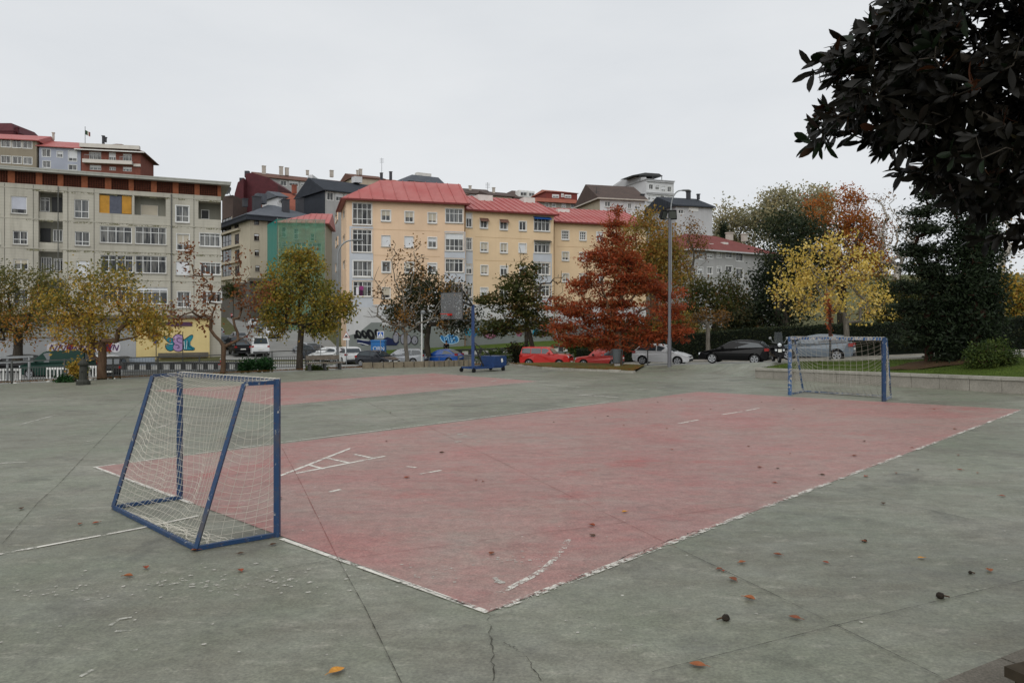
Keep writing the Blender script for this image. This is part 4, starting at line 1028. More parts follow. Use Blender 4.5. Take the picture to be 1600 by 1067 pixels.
r = o1.rect((707, 494, 727, 503.5)); o1.slab('white_patch', r, .052, .058, px=False); o1.slab('white_patch', o1.rect((711, 503.5, 718, 519)), .052, .058, px=False)
o1.roof('hip', 3.1, M_RROOF, .55, 1.35, .5, True, False, fascia=plain('maroon_gutter', '6b2f2c'))
o1.hatch(601, 288, 628, 293.5, 4.5, h=.35); o1.hatch(686, 304, 695, 307, 3.0, h=.2)
gg = MB(); Bq = o1.B; q = lambda b, z: Vector((*(o1.B+o1.p*b).xy, z)); gg.poly([q(-.5, 15.85), q(10, 15.85), q(4.75, 18.95)]); gg.build('gable', M_OR, o1.root)
ld = thing('hanging_laundry', 'white and magenta washing hanging in the lowest glazed corner gallery', 'laundry', o1.pt(*o1.uz(565, 447), .0))
for (u0, v0, u1, v1), c_ in (((556.5, 449, 560.5, 461), 'd8d5da'), ((561.5, 447, 568, 453), '8e3f74'), ((562.5, 453.2, 567, 462), '4a2540')):
    a0, z0, a1, z1 = o1.rect((u0, v0, u1, v1)); m = MB()
    for i in range(4):
        f = lambda i, z: o1.pt(lerp(a0, a1, i/4), z, -.07+.02*math.sin(i*2.1), None, None)
        m.quad(f(i, z0), f(i+1, z0), f(i+1, z1), f(i, z1))
    m.build('cloth', plain('laundry_'+c_, c_, .9, .1), ld)
o1.done({'bay': M_BAY, 'base_wall': M_BASEW, 'dado': M_BASEG, 'floor_line': plain('floor_line', 'a98a63'), 'white_patch': plain('white_patch', 'b9bbbb')})
AW = dict(awn=3)
seg2 = [((728.5, 333, 737.5, 355), 2, (), .4, .05, n_), ((728.5, 372, 737.5, 391), 3, (.72,), 0, .05, n_), ((728.5, 414, 737.5, 428), 2, (), .45, .05, n_), ((729, 446, 737.5, 464), 2, (), .2, .05, n_),
  ((750.5, 343, 761.5, 356), 2, (), .25, S, AW), ((781.5, 345, 792.5, 358.5), 2, (), .2, S, AW), ((811.5, 346.5, 822, 360), 2, (), 0, S, n_),
  ((751, 379.5, 762, 393), 2, (), .75, S, tb), ((782, 380.5, 792.5, 394.5), 2, (), .8, S, tb), ((811, 381, 822, 394), 2, (), .97, S, n_),
  ((751.5, 415, 762, 428.5), 2, (), .8, S, tb), ((782, 416, 793, 430), 2, (), .3, S, n_), ((812, 416, 822, 430), 2, (), .3, S, n_), ((751, 450, 762, 464), 2, (), .8, S, n_), ((782, 451, 793, 465), 2, (), .3, S, n_), ((812, 451, 822, 465), 2, (), .3, S, n_),
  ((834.5, 341, 859, 361), 4, (.68,), 0, .06, dict(awn=2)), ((835, 377.5, 859, 395), 4, (.7,), .2, .06, dict(awn=1)), ((835, 411, 859, 429), 4, (.7,), 0, .06, n_), ((835, 446, 859, 463), 4, (.7,), 0, .06, n_)]
o2 = orange('middle orange apartment block with straight red metal roof and pale blue balcony stack', (-5.45, 88.0), (5.1, 92.3), 15.35, M_OR2, seg2, (), 15)
strip_part(o2, 'bay', 833, 396, 862, 480, .04, [w[0] for w in seg2[-2:]]); strip_part(o2, 'bay', 728, 393, 738.5, 480, .04, [w[0] for w in seg2[2:4]])
_, z475 = o2.uz(800, 476); o2.slab('base_wall', (0.02, -1.65, o2.L-.02, z475), .004, .036, px=False)
_, z5 = o2.uz(760, 500); o2.slab('dado', (0.02, -1.6, o2.L-.02, z5), .038, .05, px=False)
its = []
for cx, cy, rx, ry, c_ in ((610, 960, 26, 55, '2d8aa6'), (655, 970, 24, 52, '2d8aa6'), (720, 975, 30, 62, '2f6ea3'), (765, 960, 24, 60, '2d8aa6')):
    its.append(([(cx+rx*math.cos(t), cy+ry*math.sin(t)) for t in [6.283*i/14 for i in range(14)]], c_)); its.append(([(cx+rx*.5*math.cos(t), cy+ry*.6*math.sin(t)) for t in [6.283*i/10 for i in range(10)]], '68757a'))
pk = smooth_loop([(830, 1000), (870, 950), (930, 960), (1000, 950), (1035, 990), (1000, 1050), (900, 1060)])
its += [(grow(pk, 6), '3a2a33'), (pk, '8d5a6e')]
for q in stroke([(860, 980), (900, 1040), (920, 970), (950, 1040), (990, 970)], 6): its.append((q, 'c79aa8'))
paint(o2, o2.A+o2.n*.052, 'graffiti', its, lambda x, y: (660+x/8.889, 410+y/8.889))
its = []
for i, c_ in enumerate(('8d5a6e', '2d8aa6', '2d8aa6', '8d5a6e')):
    p0 = smooth_loop([(805+13*i, 516), (815+13*i, 513), (817+13*i, 524), (808+13*i, 527)]); its.append((p0, c_))
paint(o2, o2.A+o2.n*.052, 'graffiti', its, lambda x, y: (x, y))
o2.roof('gable', 2.9, M_RROOF, .5, .85, .5, fascia=plain('maroon_gutter', '6b2f2c'))
o2.hatch(747, 304, 770, 309, 5, h=.4); o2.hatch(819, 309, 836, 312, 5.5, h=.3)
for zf in (372, 408): _, z = o2.uz(790, zf); o2.slab('floor_line', (1.2, z-.03, 8.2, z), .002, .012, px=False)
o2.done({'bay': M_BAY, 'base_wall': M_BASEW, 'dado': M_BASEG, 'floor_line': plain('floor_line', 'a98a63')})
seg3 = [((878, 361, 888.5, 374), 3, (.33, .66), 0, S, n_), ((906, 362.5, 915.5, 375), 3, (.33, .66), 0, S, n_), ((932.5, 363, 941.5, 375.5), 2, (), .4, S, n_), ((958, 364, 967, 376.5), 2, (), .4, S, n_),
  ((878.5, 394, 888.5, 406.5), 2, (), .7, S, tb), ((906, 395, 915.5, 407), 2, (), .95, S, tb), ((933, 396, 942, 408), 2, (), .4, S, n_),
  ((879, 428, 888.5, 440), 2, (), .7, S, tb), ((906, 428, 915.5, 440.5), 2, (), .4, S, tb), ((933, 429, 942, 441), 2, (), .4, S, n_), ((862.5, 356, 867.5, 372), 1, (), 0, .03, n_)]
seg3 = [w for w in seg3 if w[0][0] > 870]
o3 = orange('far right orange apartment block partly hidden by the red conifer', (5.3, 94.2), (17.5, 98.4), 14.75, M_OR2, seg3, (), 15)
o3.slab('base_wall', (0.02, -1.65, o3.L-.02, 4.3), .004, .036, px=False); o3.slab('dado', (0.02, -1.6, o3.L-.02, 2.0), .038, .05, px=False)
o3.roof('gable', 2.9, M_RROOF, .5, .75, .5, fascia=plain('maroon_gutter', '6b2f2c')); o3.hatch(872, 327, 890, 331, 5, h=.4)
_, z = o3.uz(900, 386); o3.slab('floor_line', (.3, z-.03, 9, z), .002, .012, px=False)
o3.done({'base_wall': M_BASEW, 'dado': M_BASEG, 'floor_line': plain('floor_line', 'a98a63')})
# ------------- houses up the hill
GH = 'houses up the hill'
def house(label, u0, d0, u1, d1, veave, depth, wallmat, rkind, rh, rmat, wins=(), zdrop=8, name='house', cat='house', over=.5, lwins=(), chim=(), gmat=None, hipr=True, hipl=True, fascia=None, ridge=.5, blindp=.4, sur=.08):
    A_ = XY(u0, d0); B_ = XY(u1, d1); zt = ZV(veave, d0)
    zb = min(zt-zdrop, hill(*A_)-1)
    o = Bld(name, label, A_, B_, zb, zt, depth, wallmat, cat, GH)
    hs = [o.rect(w) for w in wins]; Ab = o.A+o.p*o.D; ls = [o.rect(w, Ab, o.n) for w in lwins]
    o.shell(hs, {}, ls)
    for i, h in enumerate(hs):
        nx = 2 if (h[2]-h[0]) < 2.2 else int((h[2]-h[0])/.8)
        o.win(h, nx, (.6,) if (h[3]-h[1]) > 1.6 else (), (0, .5, .8, .3)[i % 4]*blindp*2.2 if (i*7) % 3 else 0, sur=sur, sill=False)
    for h in ls: o.win(h, 1, (), 0, A=Ab, d=o.n, sill=False, fm=M_FRAMED)
    o.roof(rkind, rh, rmat, over, 0, ridge, hipl, hipr, fascia=fascia, gmat=gmat)
    for c in chim: o.chimney(*c)
    return o
W_GREY = render_wall('grey_render', 'a3a3a2'); W_WHITE = render_wall('white_render', 'c9cacb', (.75, .73, .7), .25); W_LBLUE = render_wall('light_blue_render', 'a2a7b4', (.8, .8, .8), .25)
W_BEIGE = render_wall('beige_render', 'a69c89', (.7, .66, .6), .35); W_CREAM = render_wall('cream_render', 'b5ad9a'); W_PGREY = render_wall('pale_grey_render', 'b4b5b6')
# top left terrace
h = house('brown brick terrace house with long glazed galleries, highest on the far left', -70, 138, 57, 141, 215, 12, render_wall('brown_gallery', '8f8676'), 'gable', 2.2, M_RROOF,
   [(2, 217.5, 16, 230), (19, 218, 33, 231), (36, 219, 50, 232), (2, 244, 17, 255), (20, 245, 34, 256), (37, 246, 50, 257), (-40, 217, -6, 230), (-40, 243, -6, 255)], 14, blindp=.1)
h.done()
bx = Bld('house', 'maroon clad roof house at the left edge of the photo', XY(-60, 150), XY(21, 150), 8, ZV(205, 150), 10, M_MAROON, 'house', GH); bx.shell(); bx.roof('mansard', 1.9, M_MAROON, .1); bx.chimney(25.5, 199, .5, 1.3, 1, M_MAROON); bx.done()
h = house('light blue house with a red metal roof between the brick houses', 61, 141.5, 126, 143.5, 229.5, 11, W_LBLUE, 'gable', 2.2, M_RROOF,
   [(66, 233.5, 79, 245), (89, 237, 98, 246), (107, 236, 120, 252), (67, 252, 79, 262), (107, 258, 120, 266)], 14, chim=((83, 207, .35, 1.5, 6, M_CHIML),)); h.done()
h = Bld('apartment_building', 'red brick block with white balcony bands and a flag on its roof', XY(127, 143.6), XY(219.5, 146), 8, ZV(236, 144), 11, M_BRICKW, 'apartment building', GH)
hs = [h.rect(r) for r in ((139, 237.5, 158, 250.5), (170, 238.5, 181, 253), (192, 240.5, 206, 254), (140, 258, 158, 266), (171, 261, 181, 266.5), (192, 261, 206, 268))]
h.shell(hs)
for i, r in enumerate(hs): h.win(r, 3, (), .5 if i % 2 else .2, sill=False)
for r, o0, o1 in (((126.5, 227.5, 219.5, 233.5), .003, 1.0), ((131, 251.5, 208, 257), .003, 1.0), ((209, 256.8, 220, 260.8), .003, .3)):
    a0, z0, a1, z1 = h.rect(r); h.slab('balcony_band', (max(a0, -.2), z0, a1, z1), o0, o1, px=False)
for r in ((134, 244, 160, 251), (189, 247, 207, 254)):
    a0, z0, a1, z1 = h.rect(r); m = h.part('railing'); m.bar(h.pt(a0, z1, .95), h.pt(a1, z1, .95), .06)
    for i in range(10): x = lerp(a0, a1, i/9); m.bar(h.pt(x, z0, .95), h.pt(x, z1, .95), .03)
h.roof('hip', 2.6, M_TILEB, .9, fascia=M_WHITE); h.chimney(161, 212, .4, 1.6, 4.5); h.chimney(165, 214.5, .3, 1.0, 4.5)
m = MB(); a, z = h.uz(133, 198, h.A+h.p*3); q = h.pt(a, z, 0, h.A+h.p*3); m.tube(q-Vector((0, 0, 5)), q, .06, .05, 6); mast = m.build('flagpole', M_DKMETAL, h.roofobj)
h.done({'balcony_band': render_wall('balcony_white', 'cfcac2', (.8, .78, .75), .3), 'railing': M_GREYMETAL})
m = MB(); vs = []
for i in range(6):
    for j in range(3): vs.append(q+Vector((i*.19+.05, .12*math.sin(i*1.3), -.7-.42*j-.09*i)))
for i in range(5):
    for j in range(2): a = i*3+j; m.add([vs[a], vs[a+3], vs[a+4], vs[a+1]], [(0, 1, 2, 3)], i//2 if i < 4 else 2)
fl = thing('flag', 'dark green and red flag sagging from the roof pole', 'flag', q); m.build('cloth', [plain('flag_green', '2b4a35'), plain('flag_pale', 'b9b4a8'), plain('flag_red', '6f2a28')], fl)
# slate roofed corner house up the street
sl = Bld('house', 'tan corner house with grey slate roof and black enclosed balconies', XY(391, 131), XY(506, 139), hill(*XY(391, 131))-1, ZV(337.5, 131), 17.5, W_CREAM, 'house', GH)
hs = [sl.rect(r) for r in ((397, 341, 405, 351.5), (397, 365.5, 405, 376), (398, 390.5, 405, 400), (399, 415, 406, 424), (418, 341, 428, 351), (398, 440, 406, 449))]
Ab = sl.A+sl.p*sl.D
ll = [(346.5, 341, 361.5, 361), (346.5, 365, 361.5, 385), (347, 389.5, 361.5, 409), (347, 413, 361.5, 432), (366, 341, 373, 358), (366.5, 366, 373.5, 383), (367, 390.5, 374, 407), (367, 415.5, 374, 432)]
ls = [sl.rect(r, Ab, sl.n) for r in ll]; ls = [r for r in ls if r[0] > .05 and r[2] < sl.D-.05]
sl.shell(hs, {}, ls)
for r in hs: sl.win(r, 1, (), .3, fm=M_FRAMEB, sill=True)
for r in ls: sl.win(r, 3, (.35,), 0, fm=M_FRAMED, A=Ab, d=sl.n, sill=False)
for v in (361.5, 385.5, 409.5, 434):
    a0, z0, a1, z1 = sl.rect((345, v, 376, v+3), Ab, sl.n); sl.slab('balcony_slab', (max(.1, a0), z0, a1, z1), .003, .5, Ab, sl.n, px=False)
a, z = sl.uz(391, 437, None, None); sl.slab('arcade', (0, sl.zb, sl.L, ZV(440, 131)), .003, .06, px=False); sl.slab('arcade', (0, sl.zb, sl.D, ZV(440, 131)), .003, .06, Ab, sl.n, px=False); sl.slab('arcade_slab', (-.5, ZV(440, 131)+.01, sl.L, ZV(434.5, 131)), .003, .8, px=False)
sl.roof('hip', 3.4, M_SLATE, 1.0, hipl=True, fascia=M_SLATED); 
g = MB(); g.obox(Vector((*(sl.A-sl.d*1.0+sl.n*1.0).xy, sl.zt-.75)), sl.d*(sl.L+2), sl.p*(sl.D+2), (0, 0, .74)); g.build('eaves', M_SLATED, sl.roofobj)
for c in ((403, 306.5, 1.3, 2.6, 5), (448, 311, 1.1, 3.2, 3), (470, 309.5, 1.2, 3.2, 5), (384, 310, .8, 1.5, 6)): sl.chimney(*c)
sl.hatch(402, 306, 417, 312, 6.5, M_SLATE, 1.2)
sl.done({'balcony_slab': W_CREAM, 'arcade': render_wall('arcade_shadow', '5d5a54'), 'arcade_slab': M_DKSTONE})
# building under green netting
gn = Bld('scaffolded_building', 'house wrapped in green scaffold netting with a pink red roof', XY(436, 119), XY(509, 120), hill(*XY(436, 117.5))-1.5, ZV(348, 118), 10, W_BEIGE, 'house', GH)
hs = [gn.rect(r) for r in ((440, 355, 447, 371), (459, 357, 466, 374), (485, 365, 491, 377), (440, 378, 447, 386), (458, 379, 478, 392), (481, 380, 502, 393), (458, 405, 478, 420), (481, 405, 502, 420))]
gn.shell(hs)
for r in hs: gn.win(r, 3 if r[2]-r[0] > 1.5 else 1, (.5,), 0)
gn.roof('hip', 2.2, M_RROOF, .6, .9, hipr=False)
tn = NT('green_netting'); tn.base(tn.ramp(tn.noise(1.2, 4, .6, tn.coords((.5, .5, 2))), [(.3, srgb('497a62')), (.7, srgb('659a80'))])); tn.set(.8, .15); tn.alpha(tn.ramp(tn.noise(.8, 4), [(.3, .40), (.7, .62)]))
m = MB(); zt = gn.zt+.5; zb = gn.zb+.5
c = [Vector((*XY(417.5, 125), 0)), Vector((*XY(433, 117.5), 0)), Vector((*XY(507.5, 118.5), 0))]
def wav(p, q, n):
    for i in range(n):
        for j in range(6):
            f = lambda i, j: p.lerp(q, i/n)+gn.n*(.12*math.sin(i*1.9+j))+Vector((0, 0, lerp(zb, zt, j/6)))
            m.quad(f(i, j), f(i+1, j), f(i+1, j+1), f(i, j+1))
wav(c[1], c[2], 10); m.build('netting', tn.mat, gn.root); m = MB(); wav(c[0], c[1], 5)
tn2 = NT('teal_netting'); tn2.base(srgb('1f7a70')); tn2.set(.8, .15); tn2.alpha(.85); m.build('netting', tn2.mat, gn.root)
m = MB()
for i in range(6):
    q = c[1].lerp(c[2], i/5); m.tube(Vector((q.x, q.y, zb))+gn.p*.2, Vector((q.x, q.y, zt+.2))+gn.p*.2, .04, .04, 5)
for j in range(6): z = lerp(zb, zt, j/5); m.bar(c[1]+gn.p*.2+Vector((0, 0, z)), c[2]+gn.p*.2+Vector((0, 0, z)), .06)
m.build('scaffold_tubes', M_GREYMETAL, gn.root); gn.done()
# block traced as a gable profile with real depth
def profile(name, label, pts, d, depth, mat, cat='house', zfoot=None, skew=0.0):
    q = [P(u, v, d) for u, v in pts]; r = thing(name, label, cat, (q[0].x, d, min(x.z for x in q)), GH)
    b = [x+Vector((skew*depth, depth, 0)) for x in q]; n = len(q); m = MB()
    m.add(q+b, [tuple(range(n))[::-1] if False else tuple(range(n)), tuple(reversed(range(n, 2*n)))]+[(i, n+i, n+(i+1) % n, (i+1) % n) for i in range(n)])
    m.build('wall', mat, r); return r
mr = profile('house', 'tall maroon clad gable house behind the slate roof', [(383.5, 345), (383.5, 272), (393.5, 270), (420, 278), (434, 288.5), (434, 345)], 165, 12, M_MAROON)
m = MB(); q = P(382, 268.5, 166); m.obox(q-Vector((0, 0, 1.2)), (.9, 0, 0), (0, .9, 0), (0, 0, 1.4)); q = P(385, 269, 166); m.build('chimney', M_CHIM, mr)
mr = profile('house', 'narrow maroon gable with a chimney left of the tall one', [(363, 345), (366.5, 303), (371.5, 285), (380.5, 279), (380.5, 345)], 163, 12, M_MAROON)
m = MB(); q = P(374, 278, 164); m.obox(q-Vector((0, 0, 1.6)), (.9, 0, 0), (0, .9, 0), (0, 0, 1.6)); m.build('chimney', M_CHIM, mr)
mr = profile('house', 'low brown roofed wall beside the satellite dish', [(347, 350), (347, 307), (364, 305), (364, 350)], 150, 8, M_TILED)
st = thing('satellite_dish', 'dark satellite dish on the low roof beside the maroon gable', 'satellite dish', P(359, 305, 149))
m = MB(); c0 = P(358, 299, 149); ax = Vector((-.5, -.8, .35)).normalized(); a = ax.cross(Vector((0, 0, 1))).normalized(); b = a.cross(ax)
for i in range(3):
    for k in range(12):
        r0, r1 = .28*i, .28*(i+1); t0, t1 = 6.283*k/12, 6.283*(k+1)/12
        f = lambda r, t: c0+a*r*math.cos(t)+b*r*math.sin(t)+ax*(r*r*.3)
        m.quad(f(r0, t0), f(r1, t0), f(r1, t1), f(r0, t1))
m.build('dish', M_DKMETAL, st); m = MB(); m.tube(P(360, 306, 149), c0, .07, .07, 6); m.tube(c0, c0+ax*.7, .03, .03, 5); m.build('arm', M_DKMETAL, st)
h = house('terracotta roofed house between the maroon gable and the dark slate block', 441, 152, 507, 158, 330, 12, W_WHITE, 'gable', 4.6, M_TILE, [], 8, chim=((461, 289, .8, 1.8, 5, M_TILE),)); h.done()
h = house('white rendered house edge with a small window below the maroon gable', 434, 148, 446, 149, 308, 8, W_WHITE, 'gable', 1.5, M_SLATE, [(436.5, 313, 441, 318)]); h.done()
h = house('long brown roofed block with pale chimneys, farthest on the skyline', 407, 205, 575, 222, 277, 14, W_GREY, 'gable', 2.4, M_TILEB, [(438, 283, 448, 290), (452, 283, 466, 291), (470, 284, 478, 290)], 8,
   chim=((413, 259, .9, 2.4, 4, M_CHIML), (440, 260, .9, 2.6, 4, M_CHIML), (449, 262, .9, 2.2, 4, M_CHIML), (519, 266, .9, 2, 4, M_CHIML), (481, 266, .7, 1.4, 6, M_CHIML)), over=.6); h.done()
ds = house('grey house with a dark slate roof and black slate gable end', 508, 142, 602, 150, 298, 13, W_GREY, 'gable', 3.2, M_SLATED,
   [(511, 301, 521, 313), (525, 302, 535, 314), (539, 303, 549, 315), (553, 304, 563, 316)], 8, fascia=M_SLATED, gmat=M_SLATED, blindp=.45)
Ab = ds.A+ds.p*ds.D; ds.slab('slate_side', (0, ds.zb, ds.D, ds.zt), .003, .05, Ab, ds.n, px=False)
ds.hatch(555, 276, 566, 280, 5, W_WHITE, .6); ds.done({'slate_side': M_SLATED})
mr = profile('party_wall', 'white party wall end beside the black slate gable', [(478, 300), (481, 274), (488, 273), (489, 300)], 160, 6, W_WHITE, 'wall')
h = house('house with a bright terracotta hipped roof on the skyline', 578, 185, 672, 192, 291, 15, W_CREAM, 'hip', 3.3, M_TILE, [], 8, chim=((596.5, 270, .6, 2, 4), (611, 268, .6, 2.2, 4))); h.done()
h = house('brown tiled roof just left of the terracotta roof', 553, 196, 600, 200, 277, 12, W_CREAM, 'gable', 1.8, M_TILEB, [], 8, chim=((564, 264, .7, 1.6, 3, M_CHIML), (559, 266, .5, 1.3, 3, M_CHIML))); h.done()
mn = house('white attic house with a slate mansard and roof terrace on the skyline', 641, 198, 692, 203, 283, 12, W_WHITE, 'mansard', 1.9, M_SLATE, [(652, 277, 656, 281)][:0], 8, name='house'); mn.hatch(652, 269, 674, 271, 2, M_SKYL, .3); mn.done()
for lab, u0, u1, d, ve, rh, mat, wm in (('low brown roofed house with pale wall left of the chimney', 703, 729, 158, 303, 1.6, M_TILEB, W_CREAM), ('brown roofed house with a white party wall', 729, 768, 164, 303, 1.9, M_TILED, W_WHITE), ('dark roofed low house with an orange wall', 766, 800, 160, 306, 1.6, M_TILED, W_CREAM)):
    h = house(lab, u0, d, u1, d+2, ve, 10, wm, 'gable', rh, mat, [], 7); h.chimney(u0+6, ve-13, .5, 1.6, 3, M_CHIML); h.done()
h = house('brown hipped roof house with white dormer windows', 788, 168, 848, 172, 309, 11, M_TILE, 'hip', 2.6, M_TILED, [], 8)
for r in ((813, 299, 823, 306), (826, 300, 835, 307)):
    A_ = h.A; q = h.rect(r, A_); h.slab('dormer', (q[0]-.2, q[1]-.2, q[2]+.2, q[3]+.25), -2.2, -.3, px=False); 
    A3 = h.A+h.n*-.28; h.win(h.rect(r, A3), 2, (), .3, A=A3, rec=-.04, sill=False)
h.done({'dormer': M_WHITE})
h = house('grey house with red mansard attic and white windows left of the gabled house', 834, 136, 906, 139, 315.5, 11, render_wall('grey_stone_wall', '9b968c'), 'mansard', .9, M_TILE,
   [(852, 317, 857.5, 324), (863, 315.8, 868, 323.5), (878, 316.5, 883.5, 324), (892.5, 317.5, 898.5, 325), (838, 317, 843, 321)], 8, over=.7, blindp=.45)
hA = h.A+h.p*1.2; r = h.rect((853, 302, 902, 309.5), hA); h.slab('attic', (r[0], h.zt+.5, r[2], r[3]+.1), -9, -1.2, px=False)
m = h.part('attic_roof'); c0 = h.pt(r[0]-.3, r[3]+.11, -.9); c1 = h.pt(r[2]+.3, r[3]+.11, -.9); c2 = h.pt(r[0]-.3, r[3]+.11, -9); c3 = h.pt(r[2]+.3, r[3]+.11, -9); e0 = c0.lerp(c2, .5)+h.d*1.0+Vector((0, 0, 1)); e1 = c1.lerp(c3, .5)-h.d*1.5+Vector((0, 0, .9))
m.add([c0, c1, c3, c2, e0, e1], [(0, 1, 5, 4), (2, 3, 4, 5), (1, 2, 5), (3, 0, 4), (3, 2, 1, 0)])
for q in ((863, 304.5, 873, 309), (877, 303, 880.5, 308), (882.5, 305, 892, 309.5)): h.win(h.rect(q, hA), 2, (), .5, A=hA, rec=-.04, sill=False, sur=.05)
h.done({'attic': plain('attic_red', '7a3a33'), 'attic_roof': M_TILE})
gh = Bld('house', 'white house with a brown roof and plain rendered gable end', (14.0, 120), (21.4, 122.1), -1, ZV(311, 120), 10, W_WHITE, 'house', GH)
hs = [gh.rect(r) for r in ((945, 315, 954, 323), (965, 316, 974, 325), (981, 318, 986.5, 326), (992, 319, 1000.5, 327))]; gh.shell(hs)
for i, r in enumerate(hs): gh.win(r, 2, (), .5*(i % 2), sur=.05)
gh.roof('gable', 3.0, M_TILED, .5, gmat=W_BEIGE, fascia=M_CHIML); Ab = gh.A+gh.p*gh.D; gh.slab('gable_render', (0, gh.zb, gh.D, gh.zt), .003, .03, Ab, gh.n, px=False)
gh.chimney(1005, 303, .5, 1.6, 1); gh.done({'gable_render': W_BEIGE})
wh = Bld('apartment_building', 'tall white apartment house with a roof terrace canopy', (26.0, 146), (31.8, 148.2), 2, ZV(281, 146), 14.4, W_WHITE, 'apartment building', GH)
rr = [(1014, 288.5, 1020.5, 296), (1024, 289.5, 1030, 297), (1033.5, 291, 1040, 299), (1043, 292, 1049, 300), (1012.5, 306, 1016.5, 313), (1019, 306, 1027, 312), (1032, 306, 1038, 314), (1042, 307, 1048, 315), (1012.5, 323, 1016.5, 329), (1018.5, 320, 1026.5, 331), (1032, 320, 1038, 328), (1043, 321, 1049, 331)]
hs = [wh.rect(r) for r in rr]; wh.shell(hs)
for i, r in enumerate(hs): wh.win(r, 2, (), .35*(i % 3), sur=.1, sill=False)
for v in (284, 301.5, 316, 303.2): a0, z0, a1, z1 = wh.rect((1010, v, 1053, v+1.2)); wh.slab('string_course', (.02, z0, wh.L-.02, z1), .003, .25, px=False)
wh.roof('gable', 1.3, W_PGREY, .2, ridge=.6)
Ab = wh.A+wh.p*wh.D
m = wh.part('party_wall'); m.poly([wh.pt(a, z, .004, Ab, wh.n) for a, z in ((0, wh.zt), (wh.D, wh.zt), (wh.D, ZV(277, 146)), (wh.D*.42, ZV(272, 150)), (0, ZV(288, 156)))])
A5 = wh.A+wh.p*2; m = wh.part('canopy'); q = [wh.pt(*wh.uz(u, v, A5), 0, A5) for u, v in ((988, 274), (1036, 275.5), (1030, 271.5), (1008, 270))]; m.add(q+[x+wh.p*5 for x in q], [(0, 1, 2, 3), (7, 6, 5, 4), (0, 4, 5, 1), (1, 5, 6, 2), (2, 6, 7, 3), (3, 7, 4, 0)])
for u in (1000, 1020, 1034): a, z = wh.uz(u, 275, A5); m.bar(wh.pt(a, z, 0, A5), wh.pt(a, wh.zt, 0, A5), .12)
wh.done({'string_course': W_PGREY, 'party_wall': W_WHITE, 'canopy': M_DKMETAL})
vb = house('pale block with a dark slate roof and blank side wall, right of the white one', 1056, 126, 1113, 128, 322, 12, W_PGREY, 'gable', 2.3, M_SLATED, [(1060, 328, 1068, 334)], 12, fascia=M_SLATED, over=.4, chim=((1077, 298.5, .6, 2.2, 5), (1092, 303, .4, 1.0, 4)))
r = vb.rect((1076, 323, 1091, 330)); vb.slab('white_panel', r, .003, .05, px=False); vb.done({'white_panel': M_WHITE})
gr = house('grey rendered house with a maroon tiled hipped roof right of the floodlight mast', 1082, 100, 1215, 110, 390.5, 13, W_GREY, 'hip', 3.0, M_TILER,
   [(1090.5, 398, 1098, 405), (1105, 397, 1113.5, 403.5), (1120, 394, 1126.5, 402.5), (1134, 393, 1144, 403), (1150, 394, 1161, 408), (1090.5, 418, 1098, 428), (1105, 418, 1113, 428), (1120.5, 417, 1127, 426), (1134, 416, 1144, 426), (1150, 420, 1161, 436)], 8, fascia=W_PGREY, over=.7, blindp=.45)
gr.hatch(1108, 379.5, 1115, 382, 2.0, M_SKYL, .15); gr.hatch(1131, 377, 1138, 380, 2.5, M_SKYL, .15); gr.chimney(1143, 363, .8, 1.2, 6.2, M_CHIML); gr.chimney(1166, 365, .7, 1.2, 6.2, M_CHIML); gr.done()
h = house('small red roofed house behind the olive tree beside the mast', 1052, 112, 1082, 113, 396, 10, W_CREAM, 'gable', 2.2, M_TILE, [(1059, 402, 1065, 412)]); h.done()
for u, v0, v1, d, lab in ((596.5, 247, 270, 186, 'tall thin television aerial above the terracotta roof'), (932, 292, 300, 121, 'thin aerial on the ridge of the white gabled house'), (762, 285, 302, 164, 'thin aerial above the brown roofs')):
    r = thing('aerial', lab, 'aerial', P(u, v1, d)); m = MB(); a = P(u, v1+6, d); b = P(u, v0, d); m.tube(a, b, .05, .04, 5)
    m.build('mast', M_DKMETAL, r); m = MB()
    for i in range(4): c0 = b-Vector((0, 0, .25+.3*i)); m.tube(c0-Vector((.5, 0, 0)), c0+Vector((.5, 0, 0)), .025, .025, 4)
    m.build('crossbars', M_DKMETAL, r)
